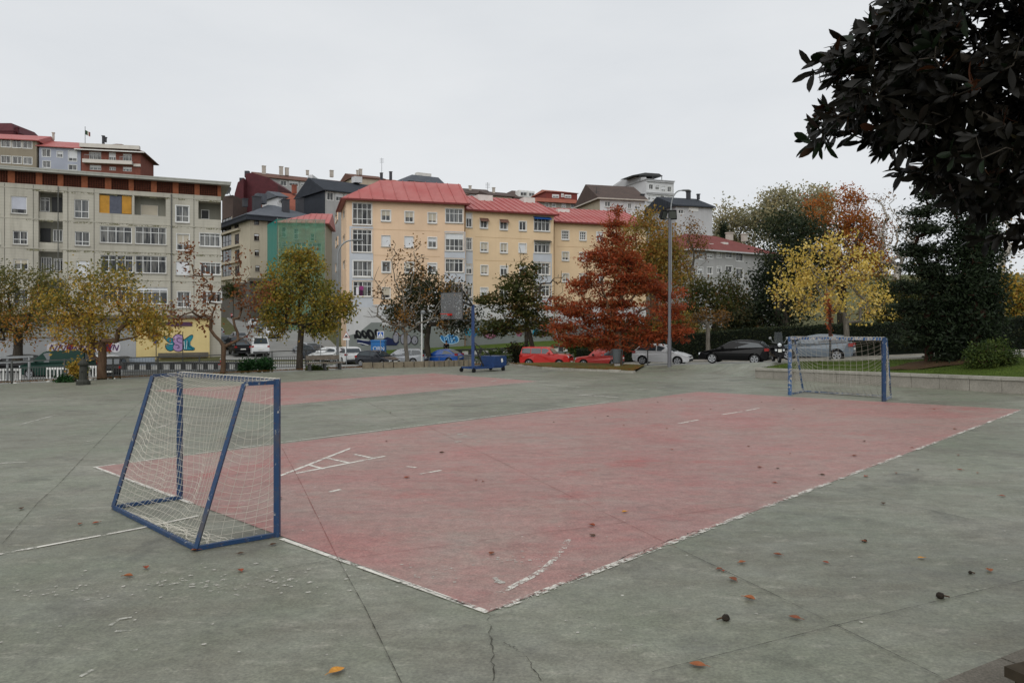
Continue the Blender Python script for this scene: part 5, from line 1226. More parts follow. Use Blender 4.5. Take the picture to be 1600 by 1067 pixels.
# ---------------------------------------------------------------- vegetation
def build_arrays(name, V, Fq, mat, parent, tint=None, loops=4):
    me = bpy.data.meshes.new(name); nv = len(V); nf = len(Fq)
    me.vertices.add(nv); me.vertices.foreach_set('co', np.ascontiguousarray(V, dtype=np.float32).ravel())
    me.loops.add(nf*loops); me.loops.foreach_set('vertex_index', np.ascontiguousarray(Fq, dtype=np.int32).ravel())
    me.polygons.add(nf); me.polygons.foreach_set('loop_start', np.arange(0, nf*loops, loops, dtype=np.int32))
    try: me.polygons.foreach_set('loop_total', np.full(nf, loops, dtype=np.int32))
    except Exception: pass
    me.update(calc_edges=True)
    if tint is not None:
        a = me.attributes.new('tint', 'FLOAT', 'POINT'); a.data.foreach_set('value', np.ascontiguousarray(tint, dtype=np.float32))
    return link(name, me, mat, parent)
def leaf_quads(C, L, W, flat=0.0, droop=0.0, axis=None):
    """a pointed leaf (one folded quad) at each centre"""
    n = len(C)
    a = RNG.normal(size=(n, 3)) if axis is None else axis+RNG.normal(size=(n, 3))*.35
    a[:, 2] = a[:, 2]*(1-flat)-droop
    a /= np.linalg.norm(a, axis=1, keepdims=True)+1e-9
    b = RNG.normal(size=(n, 3)); b -= a*(a*b).sum(1, keepdims=True); 
    if flat > 0: b[:, 2] *= (1-flat)
    b /= np.linalg.norm(b, axis=1, keepdims=True)+1e-9
    s = RNG.uniform(.65, 1.3, size=(n, 1)); L = L*s; W = W*s
    V = np.stack([C-a*L*.5, C+b*W*.5, C+a*L*.5, C-b*W*.5], axis=1).reshape(-1, 3)
    return V, np.arange(n*4).reshape(n, 4)
def grow_limbs(base, fork, trunk_r, att, tip=.012, step=.6, wob=.06, up=.25, expo=2.3):
    nodes = []; par = []
    k = max(3, int((fork-base).length/.5)); off = Vector((0, 0, 0))
    for i in range(k+1):
        t = i/k; off += Vector((RNG.normal()*.03, RNG.normal()*.03, 0))*(1 if 0 < i < k else 0)
        nodes.append(np.array(base.lerp(fork, t)+off*t*(1-t)*3)); par.append(i-1)
    first = len(nodes)-1; top = nodes[-1]
    order = np.argsort(np.linalg.norm(att-top, axis=1)); tips = []
    for j in order:
        a = att[j]; N = np.array(nodes[first:]); dv = a-N; d = np.linalg.norm(dv, axis=1)
        out = np.linalg.norm(N-top, axis=1)
        cost = d+.28*out+np.where(dv[:, 2] < -.2, .4*d, 0)
        i = int(np.argmin(cost)); p = first+i; s = nodes[p]; L = d[i]; m = max(1, int(L/step)); cur = p
        for q in range(1, m+1):
            t = q/m; x = s+(a-s)*t; x = x+np.array([RNG.normal()*wob, RNG.normal()*wob, up*L*t*(1-t)*.6+RNG.normal()*wob*.5])*(1 if q < m else 0)
            nodes.append(x); par.append(cur); cur = len(nodes)-1
        tips.append((j, cur))
    n = len(nodes); r = np.zeros(n); has = np.zeros(n)
    for i in range(n-1, -1, -1):
        if has[i] == 0: r[i] = tip**expo
        p = par[i]
        if p >= 0: r[p] += r[i]; has[p] = 1
    r = r**(1/expo)
    k = trunk_r/max(r[first], 1e-6)
    r = np.where(r > tip*1.5, tip*1.5+(r-tip*1.5)*(trunk_r-tip*1.5)/max(r[first]-tip*1.5, 1e-6), r)
    for i in range(first+1): r[i] = trunk_r*lerp(1.25, 1.0, min(1, i/2)) if i < 2 else trunk_r
    return np.array(nodes), par, r
def limbs_mesh(nodes, par, r, name, mat, parent, org):
    V = []; Fc = []; n = 6
    ang = np.arange(n)*2*math.pi/n
    kk = 0
    for i, p in enumerate(par):
        if p < 0: continue
        a = nodes[p]; b = nodes[i]; d = b-a; L = np.linalg.norm(d)
        if L < 1e-5: continue
        d = d/L; u = np.cross(d, [0.1, .2, 1.0] if abs(d[2]) < .9 else [1.0, .1, 0]); u /= np.linalg.norm(u); w = np.cross(d, u)
        ra = min(r[p], r[i]*1.35) if p else r[p]; rb = r[i]
        ring = np.cos(ang)[:, None]*u+np.sin(ang)[:, None]*w
        V.append(a-d*ra*.2+ring*ra); V.append(b+ring*rb)
        for q in range(n): Fc.append((kk+q, kk+(q+1) % n, kk+n+(q+1) % n, kk+n+q))
        kk += 2*n
    V = np.concatenate(V)-np.array(org)
    o = build_arrays(name, V, np.array(Fc), mat, parent); o.data.polygons.foreach_set('use_smooth', [True]*len(o.data.polygons)); return o
def tree(name, label, u, d, vb, fork, blobs, leaf, trunk_r, bark, nleaf, L=.22, W=.11, natt=160, sig=.35, group='trees round the court', cat='tree', depthk=.8, flat=0., droop=0., step=.6, tip=.012, wob=.07, up=.25,
         zb=None, shell=2.0, clump=.65, bias=0.0, uf=None, keep=1.0, layers=0, crown='crown'):
    s = d/F; base = P(u, vb, d)
    if zb is not None: base.z = zb
    fk = P(fork[0], fork[1], d)
    att = []; wts = np.array([(b[2]*b[3])**.75 for b in blobs], dtype=float); wts *= np.array([b[4] if len(b) > 4 else 1 for b in blobs])
    wts /= wts.sum()
    for b, w in zip(blobs, wts):
        m = max(2, int(round(w*natt))); c = np.array(P(b[0], b[1], d)); c[1] += RNG.normal()*.25*min(b[2], b[3])*s
        x = RNG.normal(size=(m, 3)); x /= np.linalg.norm(x, axis=1, keepdims=True); x *= RNG.uniform(size=(m, 1))**(1/shell)
        att.append(c+x*np.array([b[2]*s, min(b[2], b[3]*1.4)*s*depthk, b[3]*s]))
    att = np.concatenate(att)
    root = thing(name, label, cat, base, group)
    nodes, par, r = grow_limbs(base, fk, trunk_r, att, tip, step, wob, up)
    limbs_mesh(nodes, par, r, 'trunk', bark, root, base)
    if nleaf:
        ni = len(att); sel = RNG.integers(0, ni, size=nleaf)
        if keep < 1:
            kp = RNG.uniform(size=ni) < keep; idx = np.nonzero(kp)[0]; sel = RNG.choice(idx, size=nleaf)
        off = RNG.normal(size=(nleaf, 3))*sig
        if layers: off[:, 2] *= .35
        C = att[sel]+off
        ct = RNG.uniform(size=ni); hz = (C[:, 2]-C[:, 2].min())/(np.ptp(C[:, 2])+1e-6)
        t = np.clip(ct[sel]*clump+RNG.uniform(size=nleaf)*(1-clump)+bias*(hz-.5), .01, .99)
        V, Q = leaf_quads(C, L, W, flat, droop)
        build_arrays(crown, V-np.array(base), Q, leaf, root, np.repeat(t, 4))
    return root
BK_D = bark_mat('bark_dark', '2b2722', '4a443c'); BK_G = bark_mat('bark_grey', '57524a', '7d786e'); BK_B = bark_mat('bark_brown', '4b3a2d', '6b5746'); BK_P = bark_mat('bark_pale', '8a857c', 'b3aea4'); BK_R = bark_mat('bark_red', '33221c', '4e352b')
LM = leaf_mat
L_OLIVE = LM('leaf_olive', ['525630', '606033', '706a35', '937c36', 'a86e30']); L_YO = LM('leaf_yellow_orange', ['565b2e', '6c6c32', '8c7d36', 'b09038', 'c09f48', 'a46e30'])
L_RUST = LM('leaf_rust', ['5e3826', '7a4a2c', '8a5830', '6b3d28', '94652f']); L_GY = LM('leaf_green_yellow', ['434f27', '5d642e', '787331', '928234', 'a8923c', '875d2e'])
L_BROWN = LM('leaf_brown', ['4a3a22', '6a4a26', '8a6329', '5a4426']); L_DKG = LM('leaf_dark_green', ['1d2518', '27301e', '333a22', '474426', '553f26']); L_DKG2 = LM('leaf_green_brown', ['2a331c', '39421f', '4b4f26', '5a5629', '6a4a28'])
L_RED = LM('needle_rust_red', ['662c1d', '823a20', '984625', 'a8532b', '8a4f2f', '7c5e36']); L_GOLD = LM('leaf_olive_gold', ['5f5a2c', '7a6e34', '8e7a38', '987a3a', 'a27438', '8c5a32'])
L_DEEP = LM('leaf_deep_green', ['161f13', '1f2a1a', '293521', '343f29', '3d4023']); L_ORANGE = LM('leaf_orange', ['4a4a24', '756029', '98682e', 'ae702f', 'ab612c', '96502a']); L_YELLOW = LM('leaf_yellow', ['908a3e', 'b8a24a', 'ccb054', 'd8be62', 'e2cd84', 'b88e42'])
L_FAR = LM('leaf_far_hazed', ['84846a', '8f8d70', '9a9474', 'a39a76', 'a99a70']); L_CON = LM('needle_dark', ['1a2218', '222c1d', '2c3724', '38432d']); L_CYP = LM('cypress_green', ['151e12', '1d2818', '27341f', '323f28'])  # far olive leaves are paled so their colour carries the haze
L_SHRUB = LM('shrub_green', ['2a3a1c', '39491f', '4d5c28', '5f6b33']); L_BUSH = LM('bush_green', ['17301a', '20401f', '2c5228', '3b6332'])
GT = 'trees round the court'
# left
tree('tree', 'olive green autumn tree with a dark trunk at the left edge of the photo', 27, 57, 566, (28, 520), [(15, 462, 85, 42), (-40, 480, 60, 50), (78, 448, 42, 28), (60, 500, 45, 35), (0, 510, 70, 35), (-20, 440, 60, 25)], L_OLIVE, .30, BK_D, 12500, .2, .11, 240, .40, bias=-.6, clump=.45)
tree('tree', 'spreading yellow and orange tree with a forked trunk by the railing, near the stone post', 159, 44.5, 599, (160, 566), [(165, 478, 78, 48), (110, 500, 42, 40), (225, 488, 42, 40), (170, 432, 60, 22), (140, 530, 55, 26), (250, 515, 30, 20), (90, 470, 30, 30)], L_YO, .24, BK_B, 8500, .17, .11, 280, .32, keep=.7, clump=.5, bias=-.55)
tree('tree', 'nearly bare tree with rust coloured leaves in front of the yellow graffiti wall', 348, 49, 590, (350, 542), [(296, 412, 11, 38, 1.6), (299, 385, 6, 16, 1.5), (284, 492, 48, 26), (322, 470, 26, 40), (392, 500, 30, 40), (405, 455, 22, 25), (375, 440, 25, 45), (262, 500, 26, 18), (320, 425, 10, 22)], L_RUST, .15, BK_B, 1300, .2, .13, 150, .28, keep=.6, wob=.06, up=.12, step=.4)
tree('tree', 'full green and yellow tree beside the timber bench left of the lamp post', 468, 53, 577, (471, 512), [(470, 432, 55, 40), (440, 475, 42, 38), (512, 478, 38, 34), (470, 403, 34, 16), (425, 505, 24, 24), (500, 510, 30, 16), (540, 480, 14, 22), (420, 450, 20, 25)], L_GY, .22, BK_D, 12500, .19, .13, 260, .31, clump=.6)
tree('tree', 'bare upright tree with a brown leaf cluster behind the stone edging in the middle', 637, 58, 571, (634, 520), [(590, 450, 22, 42), (625, 440, 22, 55), (660, 445, 22, 55), (700, 450, 20, 40), (575, 488, 25, 18), (690, 490, 25, 25), (735, 490, 12, 8), (632, 498, 30, 22, 2.2), (655, 400, 14, 25), (612, 390, 10, 20)], L_BROWN, .17, BK_G, 1000, .2, .14, 220, .35, keep=.2, tip=.017, up=.06, step=.5, wob=.05)
tree('tree', 'dark evergreen behind the bare tree, in front of the orange block', 668, 71, 556, (668, 520), [(668, 460, 40, 30), (650, 448, 26, 22), (705, 470, 28, 28), (650, 492, 36, 26), (700, 500, 36, 22), (735, 502, 20, 12), (620, 490, 20, 20)], L_DKG, .3, BK_D, 7000, .3, .16, 150, .5)
tree('tree', 'layered dark green and brown tree between the hoop and the red conifer', 838, 64, 566, (826, 516), [(808, 446, 34, 24), (790, 470, 46, 18), (832, 480, 36, 22), (805, 500, 52, 20), (822, 425, 18, 16), (762, 470, 18, 10), (775, 515, 34, 14), (850, 510, 22, 18)], L_DKG2, .2, BK_D, 8500, .28, .15, 200, .42, flat=.4, layers=1)
tree('tree', 'tall bare twigged tree rising above the layered dark tree', 822, 71, 556, (821, 480), [(818, 415, 12, 38), (800, 440, 14, 24), (842, 440, 14, 26), (862, 470, 14, 40), (875, 440, 12, 24)], L_BROWN, .2, BK_D, 160, .2, .14, 80, .3, keep=.3, tip=.02, up=.05, step=.5, wob=.05)
# red conifer and the olive tree behind it
cyp = [(965, 330, 7, 12), (965, 352, 16, 14), (962, 376, 30, 16), (955, 400, 40, 17), (955, 426, 58, 20), (962, 452, 72, 20), (962, 478, 92, 22), (960, 504, 104, 22), (955, 526, 84, 14), (900, 486, 34, 18), (1045, 488, 32, 22), (880, 510, 28, 16), (1055, 515, 24, 16), (905, 445, 26, 18), (1012, 440, 34, 20), (985, 408, 36, 16), (930, 405, 26, 14), (1035, 528, 36, 13), (893, 530, 36, 13), (962, 541, 80, 7), (1045, 460, 26, 14), (875, 475, 22, 12)]
tree('conifer_tree', 'tall rust red conifer with drooping sprays above the litter bin', 965, 50, 577, (965, 520), cyp, L_RED, .27, BK_B, 24000, .28, .08, 520, .30, droop=.35, flat=.2, layers=1, clump=.5, shell=1.7, up=.0, tip=.014)
tree('tree', 'broad olive and gold tree behind the red conifer and the floodlight mast', 1022, 76, 552, (1022, 470), [(1020, 390, 46, 46), (985, 400, 36, 50), (1050, 395, 32, 48), (1010, 345, 24, 16), (1030, 440, 56, 40)], L_GOLD, .4, BK_B, 11000, .3, .17, 260, .5, clump=.5)
tree('tree', 'sparse brown leaved birch between the olive tree and the grey house', 1083, 80, 552, (1080, 440), [(1080, 370, 18, 40), (1075, 420, 20, 30), (1095, 390, 10, 26)], L_BROWN, .16, BK_G, 1300, .22, .14, 90, .35, keep=.7, tip=.016)
tree('tree', 'small flat topped pollard tree standing in front of the long hedge', 1106, 56, 556, (1106, 512), [(1106, 494, 30, 12), (1085, 496, 14, 9), (1130, 494, 16, 10)], L_BROWN, .15, BK_G, 900, .16, .1, 130, .18, tip=.02, step=.35)
# park behind the hedge
tree('tree', 'dark bushy tree between the pollard and the grey house', 1118, 72, 540, (1118, 500), [(1100, 455, 34, 26), (1140, 460, 36, 32), (1120, 490, 48, 22), (1165, 485, 30, 26), (1075, 490, 25, 18)], L_DKG2, .3, BK_D, 7500, .28, .15, 170, .45)
tree('tree', 'large deep green tree left of the yellow maple', 1225, 64, 540, (1225, 490), [(1225, 400, 42, 46), (1195, 440, 26, 46), (1250, 440, 42, 50), (1220, 360, 34, 26), (1255, 365, 34, 30), (1220, 490, 52, 26), (1280, 400, 34, 50), (1190, 480, 22, 30)], L_DEEP, .5, BK_D, 15000, .28, .14, 300, .5, clump=.55, bias=.25)
tree('tree', 'orange and red topped tree behind the yellow maple', 1315, 72, 540, (1315, 440), [(1310, 350, 55, 34), (1280, 330, 26, 22), (1345, 355, 40, 34), (1320, 310, 36, 14), (1330, 400, 60, 40), (1370, 400, 30, 40), (1300, 420, 60, 40)], L_ORANGE, .4, BK_D, 15000, .24, .13, 300, .36, bias=.45, clump=.5)
tree('tree', 'yellow leaved maple with open branches behind the far goal', 1323, 45, 552, (1322, 505), [(1310, 432, 70, 40), (1258, 430, 46, 36), (1365, 430, 34, 44), (1300, 385, 54, 20), (1335, 480, 66, 22), (1228, 455, 24, 22), (1240, 402, 22, 16), (1270, 480, 40, 18)], L_YELLOW, .16, BK_G, 4700, .16, .12, 260, .22, clump=.4, keep=.85)
tree('tree', 'far hazy olive tree right of the pale slate roofed block', 1140, 140, 470, (1140, 400), [(1135, 345, 24, 28), (1165, 352, 26, 28), (1125, 375, 20, 30), (1150, 385, 44, 24)], L_FAR, .5, BK_G, 6500, .5, .3, 150, .8, group='far trees on the rise')
tree('tree', 'tallest far olive plane tree crowning the rise behind the orange tree', 1240, 135, 470, (1240, 400), [(1225, 325, 42, 30), (1265, 315, 34, 24), (1195, 340, 28, 34), (1240, 350, 70, 34), (1285, 320, 26, 24)], L_FAR, .6, BK_G, 11000, .5, .3, 220, .8, group='far trees on the rise')
tree('tree', 'small dark far cypress above the maroon roof', 1131, 128, 470, (1131, 400), [(1131, 352, 3, 8), (1131, 370, 6, 14), (1131, 390, 7, 14)], L_CON, .2, BK_D, 900, .4, .2, 40, .3, group='far trees on the rise')
tree('tree', 'pale bare tree with fine grey twigs between the orange tree and the dark conifer', 1400, 70, 540, (1400, 440), [(1395, 340, 30, 26), (1430, 350, 26, 34), (1375, 360, 20, 30), (1410, 390, 40, 34), (1380, 310, 20, 12)], L_BROWN, .3, BK_P, 500, .22, .14, 300, .35, keep=.3, tip=.018, step=.5, up=.08, wob=.06)
tree('tree', 'dark undergrowth tree behind the hedge below the bare twigs', 1400, 66, 540, (1400, 505), [(1395, 460, 40, 34), (1430, 470, 34, 34), (1380, 492, 46, 18)], L_DKG2, .3, BK_D, 7000, .28, .15, 150, .5)
# lawn conifers on the right
tree('conifer_tree', 'dark open conifer with twin stems on the lawn, left of the dense cypress', 1452, 34, 566, (1450, 470), [(1456, 285, 7, 10), (1452, 305, 14, 12), (1445, 330, 24, 14), (1443, 358, 26, 16), (1440, 390, 30, 16), (1436, 420, 34, 16), (1432, 450, 38, 14), (1430, 480, 42, 12), (1440, 505, 40, 14), (1462, 440, 18, 70), (1470, 525, 30, 16), (1430, 528, 30, 10)], L_CON, .16, BK_R, 16000, .2, .07, 330, .26, layers=1, flat=.3, clump=.5, up=.0, shell=1.7)
tree('conifer_tree', 'dense dark cypress column filling the right side of the lawn', 1520, 33.5, 573, (1520, 470), [(1500, 315, 12, 30), (1545, 325, 14, 34), (1503, 375, 24, 36), (1540, 385, 26, 46), (1520, 440, 48, 50), (1500, 490, 42, 44), (1545, 480, 28, 54), (1520, 535, 42, 34), (1480, 540, 24, 28)], L_CYP, .3, BK_R, 26000, .2, .08, 420, .28, clump=.6, up=.1)
tree('shrub', 'rounded leafy green shrub at the foot of the dense cypress', 1548, 31, 578, (1548, 568), [(1548, 552, 34, 22), (1530, 560, 22, 18), (1570, 560, 20, 16)], L_SHRUB, .06, BK_B, 4200, .12, .06, 120, .12, cat='shrub', tip=.006, step=.3)
tree('tree', 'yellow and rust small tree at the right edge behind the hedge', 1592, 52, 535, (1592, 490), [(1590, 455, 36, 30), (1570, 440, 18, 24), (1615, 465, 34, 34), (1590, 485, 40, 16)], L_YO, .2, BK_B, 4200, .22, .14, 130, .4)
tree('tree', 'pale trunked bare tree at the right edge behind the cypress', 1566, 56, 530, (1566, 400), [(1575, 340, 30, 40), (1550, 330, 20, 30), (1600, 360, 30, 40)], L_BROWN, .24, BK_P, 300, .22, .14, 120, .35, keep=.3, tip=.02, step=.5, up=.08, wob=.06)
for i, (u, v, ru, rv, d, lab, mt) in enumerate((
    (1000, 512, 50, 16, 68, 'dark bush above the hedge behind the white hatchback', L_DKG2), (1060, 508, 40, 18, 67, 'olive bush above the hedge left of the pollard', L_OLIVE), (1160, 500, 34, 18, 64, 'dark green bush above the hedge right of the pollard', L_DKG),
    (1480, 478, 50, 40, 60, 'dark bush mass behind the lawn conifers', L_DKG2), (1550, 482, 36, 26, 58, 'brown green bush behind the dense cypress', L_OLIVE))):
    tree('bush', lab, u, d, 534, (u, v+8), [(u, v, ru, rv), (u-ru*.5, v+5, ru*.5, rv*.8), (u+ru*.5, v+3, ru*.5, rv*.8)], mt, .1, BK_D, 3600, .26, .14, 90, .35, cat='bush', group='bushes behind the hedge')
for u, v, ru, rv, d, vb, lab, mt in ((388, 572, 16, 9, 51, 585, 'bright green clipped bush behind the railing, left one of the pair', L_BUSH), (413, 571, 15, 10, 51.5, 584, 'bright green clipped bush behind the railing, right one of the pair', L_BUSH),
    (118, 577, 13, 14, 42.5, 600, 'straggly orange and green bush beside the stone post', L_YO), (100, 596, 12, 6, 41.8, 602, 'low green weeds at the foot of the railing by the stone post', L_BUSH), (495, 578, 20, 5, 52, 584, 'low green weeds under the timber bench', L_SHRUB),
    (812, 553, 22, 14, 67, 567, 'dark green shrub behind the parked cars, left of the red off-roader', L_DKG), (905, 545, 22, 12, 66, 562, 'green shrub between the two red cars', L_SHRUB), (770, 560, 26, 8, 64, 572, 'loose weeds growing along the railing beside the hoop', L_SHRUB),
    (492, 505, 26, 18, 84, 545, 'round dark green bush above the parked cars left of the lamp post', L_DKG), (365, 455, 18, 16, 118, 500, 'dark green bush in front of the arcade up the street', L_DKG2)):
    s = d/F
    tree('bush', lab, u, d, vb, (u, v+rv*.5), [(u, v, ru, rv)], mt, .05, BK_D, int(900+ru*rv*4), .16 if d < 55 else .24, .09 if d < 55 else .13, 60, .12 if d < 55 else .25, cat='bush', group='bushes round the court', tip=.008, step=.3)
# long clipped hedge
def hedge(label, pts, h, w, mat, n):
    r = thing('hedge', label, 'hedge', pts[0]); core = MB(); C = []
    L = [(Vector(b)-Vector(a)).length for a, b in zip(pts[:-1], pts[1:])]; T = sum(L)
    for (a, b, l) in zip(pts[:-1], pts[1:], L):
        a = Vector(a); b = Vector(b); d = Vector((b.x-a.x, b.y-a.y, 0)).normalized(); nn = Vector((d.y, -d.x, 0))
        core.obox(a-nn*w*.46-Vector((0, 0, .3)), b-a, nn*w*.92, (0, 0, h+.24))
        m = int(n*l/T)
        for k in range(m):
            t = RNG.uniform(); c = a.lerp(b, t); q = RNG.uniform()
            if q < .62: x = c+nn*(w*.5+RNG.normal()*.05)+Vector((0, 0, RNG.uniform()*h))
            elif q < .9: x = c+nn*(RNG.uniform(-.5, .5)*w)+Vector((0, 0, h+RNG.normal()*.05))
            else: x = c-nn*(w*.5)+Vector((0, 0, RNG.uniform()*h))
            C.append(x)
    core.build('trunk', mat, r)
    C = np.array(C); V, Q = leaf_quads(C, .13, .08)
    build_arrays('foliage', V-np.array(Vector(pts[0])), Q, mat, r, np.repeat(RNG.uniform(size=len(C)), 4)); return r
hp_ = [(930, 67), (1000, 64.5), (1060, 62.5), (1180, 58), (1300, 54.5), (1420, 51.5), (1600, 47.5), (1760, 44)]
hz_ = []
for (u, d), vt in zip(hp_, (533, 527, 524, 514, 508, 505, 496, 490)):
    x, y = XY(u, d); hz_.append((x, y, ZV(vt, d)-1.9))
hedge('long dark clipped hedge behind the parked cars along the park', hz_, 1.9, 1.1, L_DEEP, 26000)
x0, y0 = XY(905, 64); x1, y1 = XY(962, 66)
hedge('short dark hedge behind the red hatchback', [(x0, y0, ZV(552, 64)-1.0), (x1, y1, ZV(545, 66)-1.2)], 1.3, .9, L_DEEP, 3000)
# park turf behind the hedge
band('park_ground', [(x, y+.8, z+.2) for x, y, z in hz_], [(x*1.5, y+45, z+1.6) for x, y, z in hz_], 4, M_HILL)
# grass tufts on lawn, verge and bank edge
def tufts(name, pts, L, mat):
    C = np.array(pts); ax = np.tile(np.array([[0, 0, 1.0]]), (len(C), 1)); V, Q = leaf_quads(C+np.array([0, 0, L*.3]), L, L*.16, axis=ax)
    o = build_arrays(name, V, Q, mat, None, np.repeat(RNG.uniform(size=len(C)), 4)); tag(o, 'short grass', 'grass', kind='stuff'); o['label'] = {'grass': 'short green grass covering the raised lawn', 'verge_grass': 'brown and green grass with fallen leaves on the verge under the red conifer', 'bank_grass': 'thin grass along the kerb below the railing'}[name]
    return o
def on_band(near, far, n):
    o = []
    for _ in range(n):
        k = RNG.uniform()*(len(near)-1); i = int(k); t = k-i; v = RNG.uniform()
        a = Vector(near[i]).lerp(Vector(near[i+1]), t); b = Vector(far[i]).lerp(Vector(far[i+1]), t); o.append(tuple(a.lerp(b, v)))
    return o
L_GRASS = LM('grass_blades', ['33401a', '42521f', '526228', '667232']); L_VG = LM('verge_blades', ['4d4a22', '6a4a26', '8a3f22', '5a5a2a', '93512a'])
tufts('grass', on_band(lawn_near[:3], lawn_far[:3], 26000), .07, L_GRASS)
tufts('verge_grass', on_band([tuple(p+Vector((0, 0, .15))) for p in VC], [rz3(0.1, 57.3, .03), rz3(4, 55, .03), rz3(8.6, 48.5, .02)], 9000), .1, L_VG)
tufts('bank_grass', on_band([tuple(plane_pt(x, y, .06)) for x, y in EDGE[1:]], [(x-.9, y+1.5, ground(x, y)-.02) for x, y in EDGE[1:]], 9000), .12, L_VG)

# ---------------------------------------------------------------- big-leaved evergreen overhanging the top right
mb_ = [(1300, 105, 25, 20), (1340, 80, 40, 40), (1400, 40, 45, 50), (1290, 205, 22, 20), (1330, 175, 45, 40), (1390, 130, 60, 60), (1440, 70, 60, 60), (1400, 205, 55, 40), (1460, 180, 70, 60), (1520, 120, 60, 70), (1470, 250, 50, 40), (1540, 240, 60, 60),
       (1590, 120, 40, 60), (1580, 200, 50, 60), (1530, 20, 60, 40), (1590, 300, 40, 50), (1590, 370, 24, 26), (1510, 290, 30, 30), (1430, 0, 60, 40), (1620, 40, 60, 60), (1650, 200, 70, 120), (1700, 60, 90, 100), (1680, 320, 60, 60), (1560, -60, 120, 60), (1720, -80, 120, 90), (1780, 150, 90, 120)]
dM = 6.3; sM = dM/F
mbase = Vector((5.6, 6.6, ground(5.6, 6.6))); mroot = thing('evergreen_tree', 'dark big leaved evergreen with rusty leaf undersides overhanging the top right corner', 'tree', mbase, GT)
att = []
for b in mb_:
    m = max(4, int(b[2]*b[3]/80)); c = np.array(P(b[0], b[1], dM)); x = RNG.normal(size=(m, 3)); x /= np.linalg.norm(x, axis=1, keepdims=True); x *= RNG.uniform(size=(m, 1))**(1/2.2)
    att.append(c+x*np.array([b[2]*sM, min(1.2, 1.6*b[2]*sM+.3), b[3]*sM])*.82)
att = np.concatenate(att)
nodes, par, r = grow_limbs(mbase, Vector((5.5, 6.6, 3.6)), .17, att, .005, .25, .02, .1)
limbs_mesh(nodes, par, r, 'trunk', BK_D, mroot, mbase)
Vs = []; Ts = []; Qs = []; k = 0
for a in att:
    ax = a-np.array([5.6, 6.8, 4.2]); ax = ax/np.linalg.norm(ax)+RNG.normal(size=3)*.45+np.array([0, 0, .1]); ax /= np.linalg.norm(ax)
    u_ = np.cross(ax, [0.2, .3, 1]); u_ /= np.linalg.norm(u_); w_ = np.cross(ax, u_); t0 = RNG.uniform()
    for i in range(RNG.integers(6, 10)):
        ph = i*2.4+RNG.normal()*.3; sp = RNG.uniform(.45, 1.3); dl = ax*math.cos(sp)+(u_*math.cos(ph)+w_*math.sin(ph))*math.sin(sp); dl[2] -= .25; dl /= np.linalg.norm(dl)
        L = RNG.uniform(.11, .20); W = L*RNG.uniform(.28, .38); st = a+RNG.normal(size=3)*.02
        nb_ = np.cross(dl, ax+RNG.normal(size=3)*.3); nb_ /= np.linalg.norm(nb_)+1e-9; nn = np.cross(nb_, dl); curl = RNG.uniform(.0, .25)*L
        prof = ((0, .12), (.3, .8), (.6, 1.0), (.85, .6), (1.0, .02))
        for t, w in prof:
            c = st+dl*(t*L+.02)-nn*(curl*t*t); Vs += [c+nb_*W*.5*w+nn*W*.12*w, c, c-nb_*W*.5*w+nn*W*.12*w]
        for q in range(4):
            for h in range(2): b0 = k+q*3+h; Qs.append((b0, b0+1, b0+4, b0+3))
        Ts += [min(.99, max(.01, t0*.5+RNG.uniform()*.5))]*15; k += 15
L_MAG = leaf_mat('evergreen_leaf', ['0c110b', '10170e', '162012', '1b2717', '202b1a', '3a2114', '54301d'], .10, .45, .2, '14120c')
build_arrays('crown', np.array(Vs)-np.array(mbase), np.array(Qs), L_MAG, mroot, np.array(Ts))
# ---------------------------------------------------------------- vehicles
def car_paint(key, col, rough=.22):
    if key in MATS: return MATS[key]
    t = NT(key); c = srgb(col)
    t.base(t.ramp(t.noise(1.5, 4), [(.3, tuple(x*.93 for x in c)), (.7, c)])); t.set(rough+.08, .4 if max(c) > .02 else .2); t.b.inputs['Coat Weight'].default_value = .25 if max(c) > .02 else .05; t.b.inputs['Coat Roughness'].default_value = .08
    MATS[key] = t.mat; return t.mat
M_CGLASS = plain('car_glass', '333b40', .1, .6, 0, .1); M_TYRE = plain('tyre_rubber', '1b1b1c', .8, .2); M_RIM = plain('alloy_rim', '9a9c9e', .35, .5, .5); M_LAMP = plain('headlamp_lens', 'c9ced2', .1, .6); M_TAIL = plain('tail_lamp_red', '8e1713', .15, .6)
M_PLAS = plain('black_bumper_plastic', '202123', .6, .3); M_PLATE = plain('number_plate', 'd8d8d2', .5, .3); M_UNDER = plain('car_underside', '0e0e0f', .9, .1)
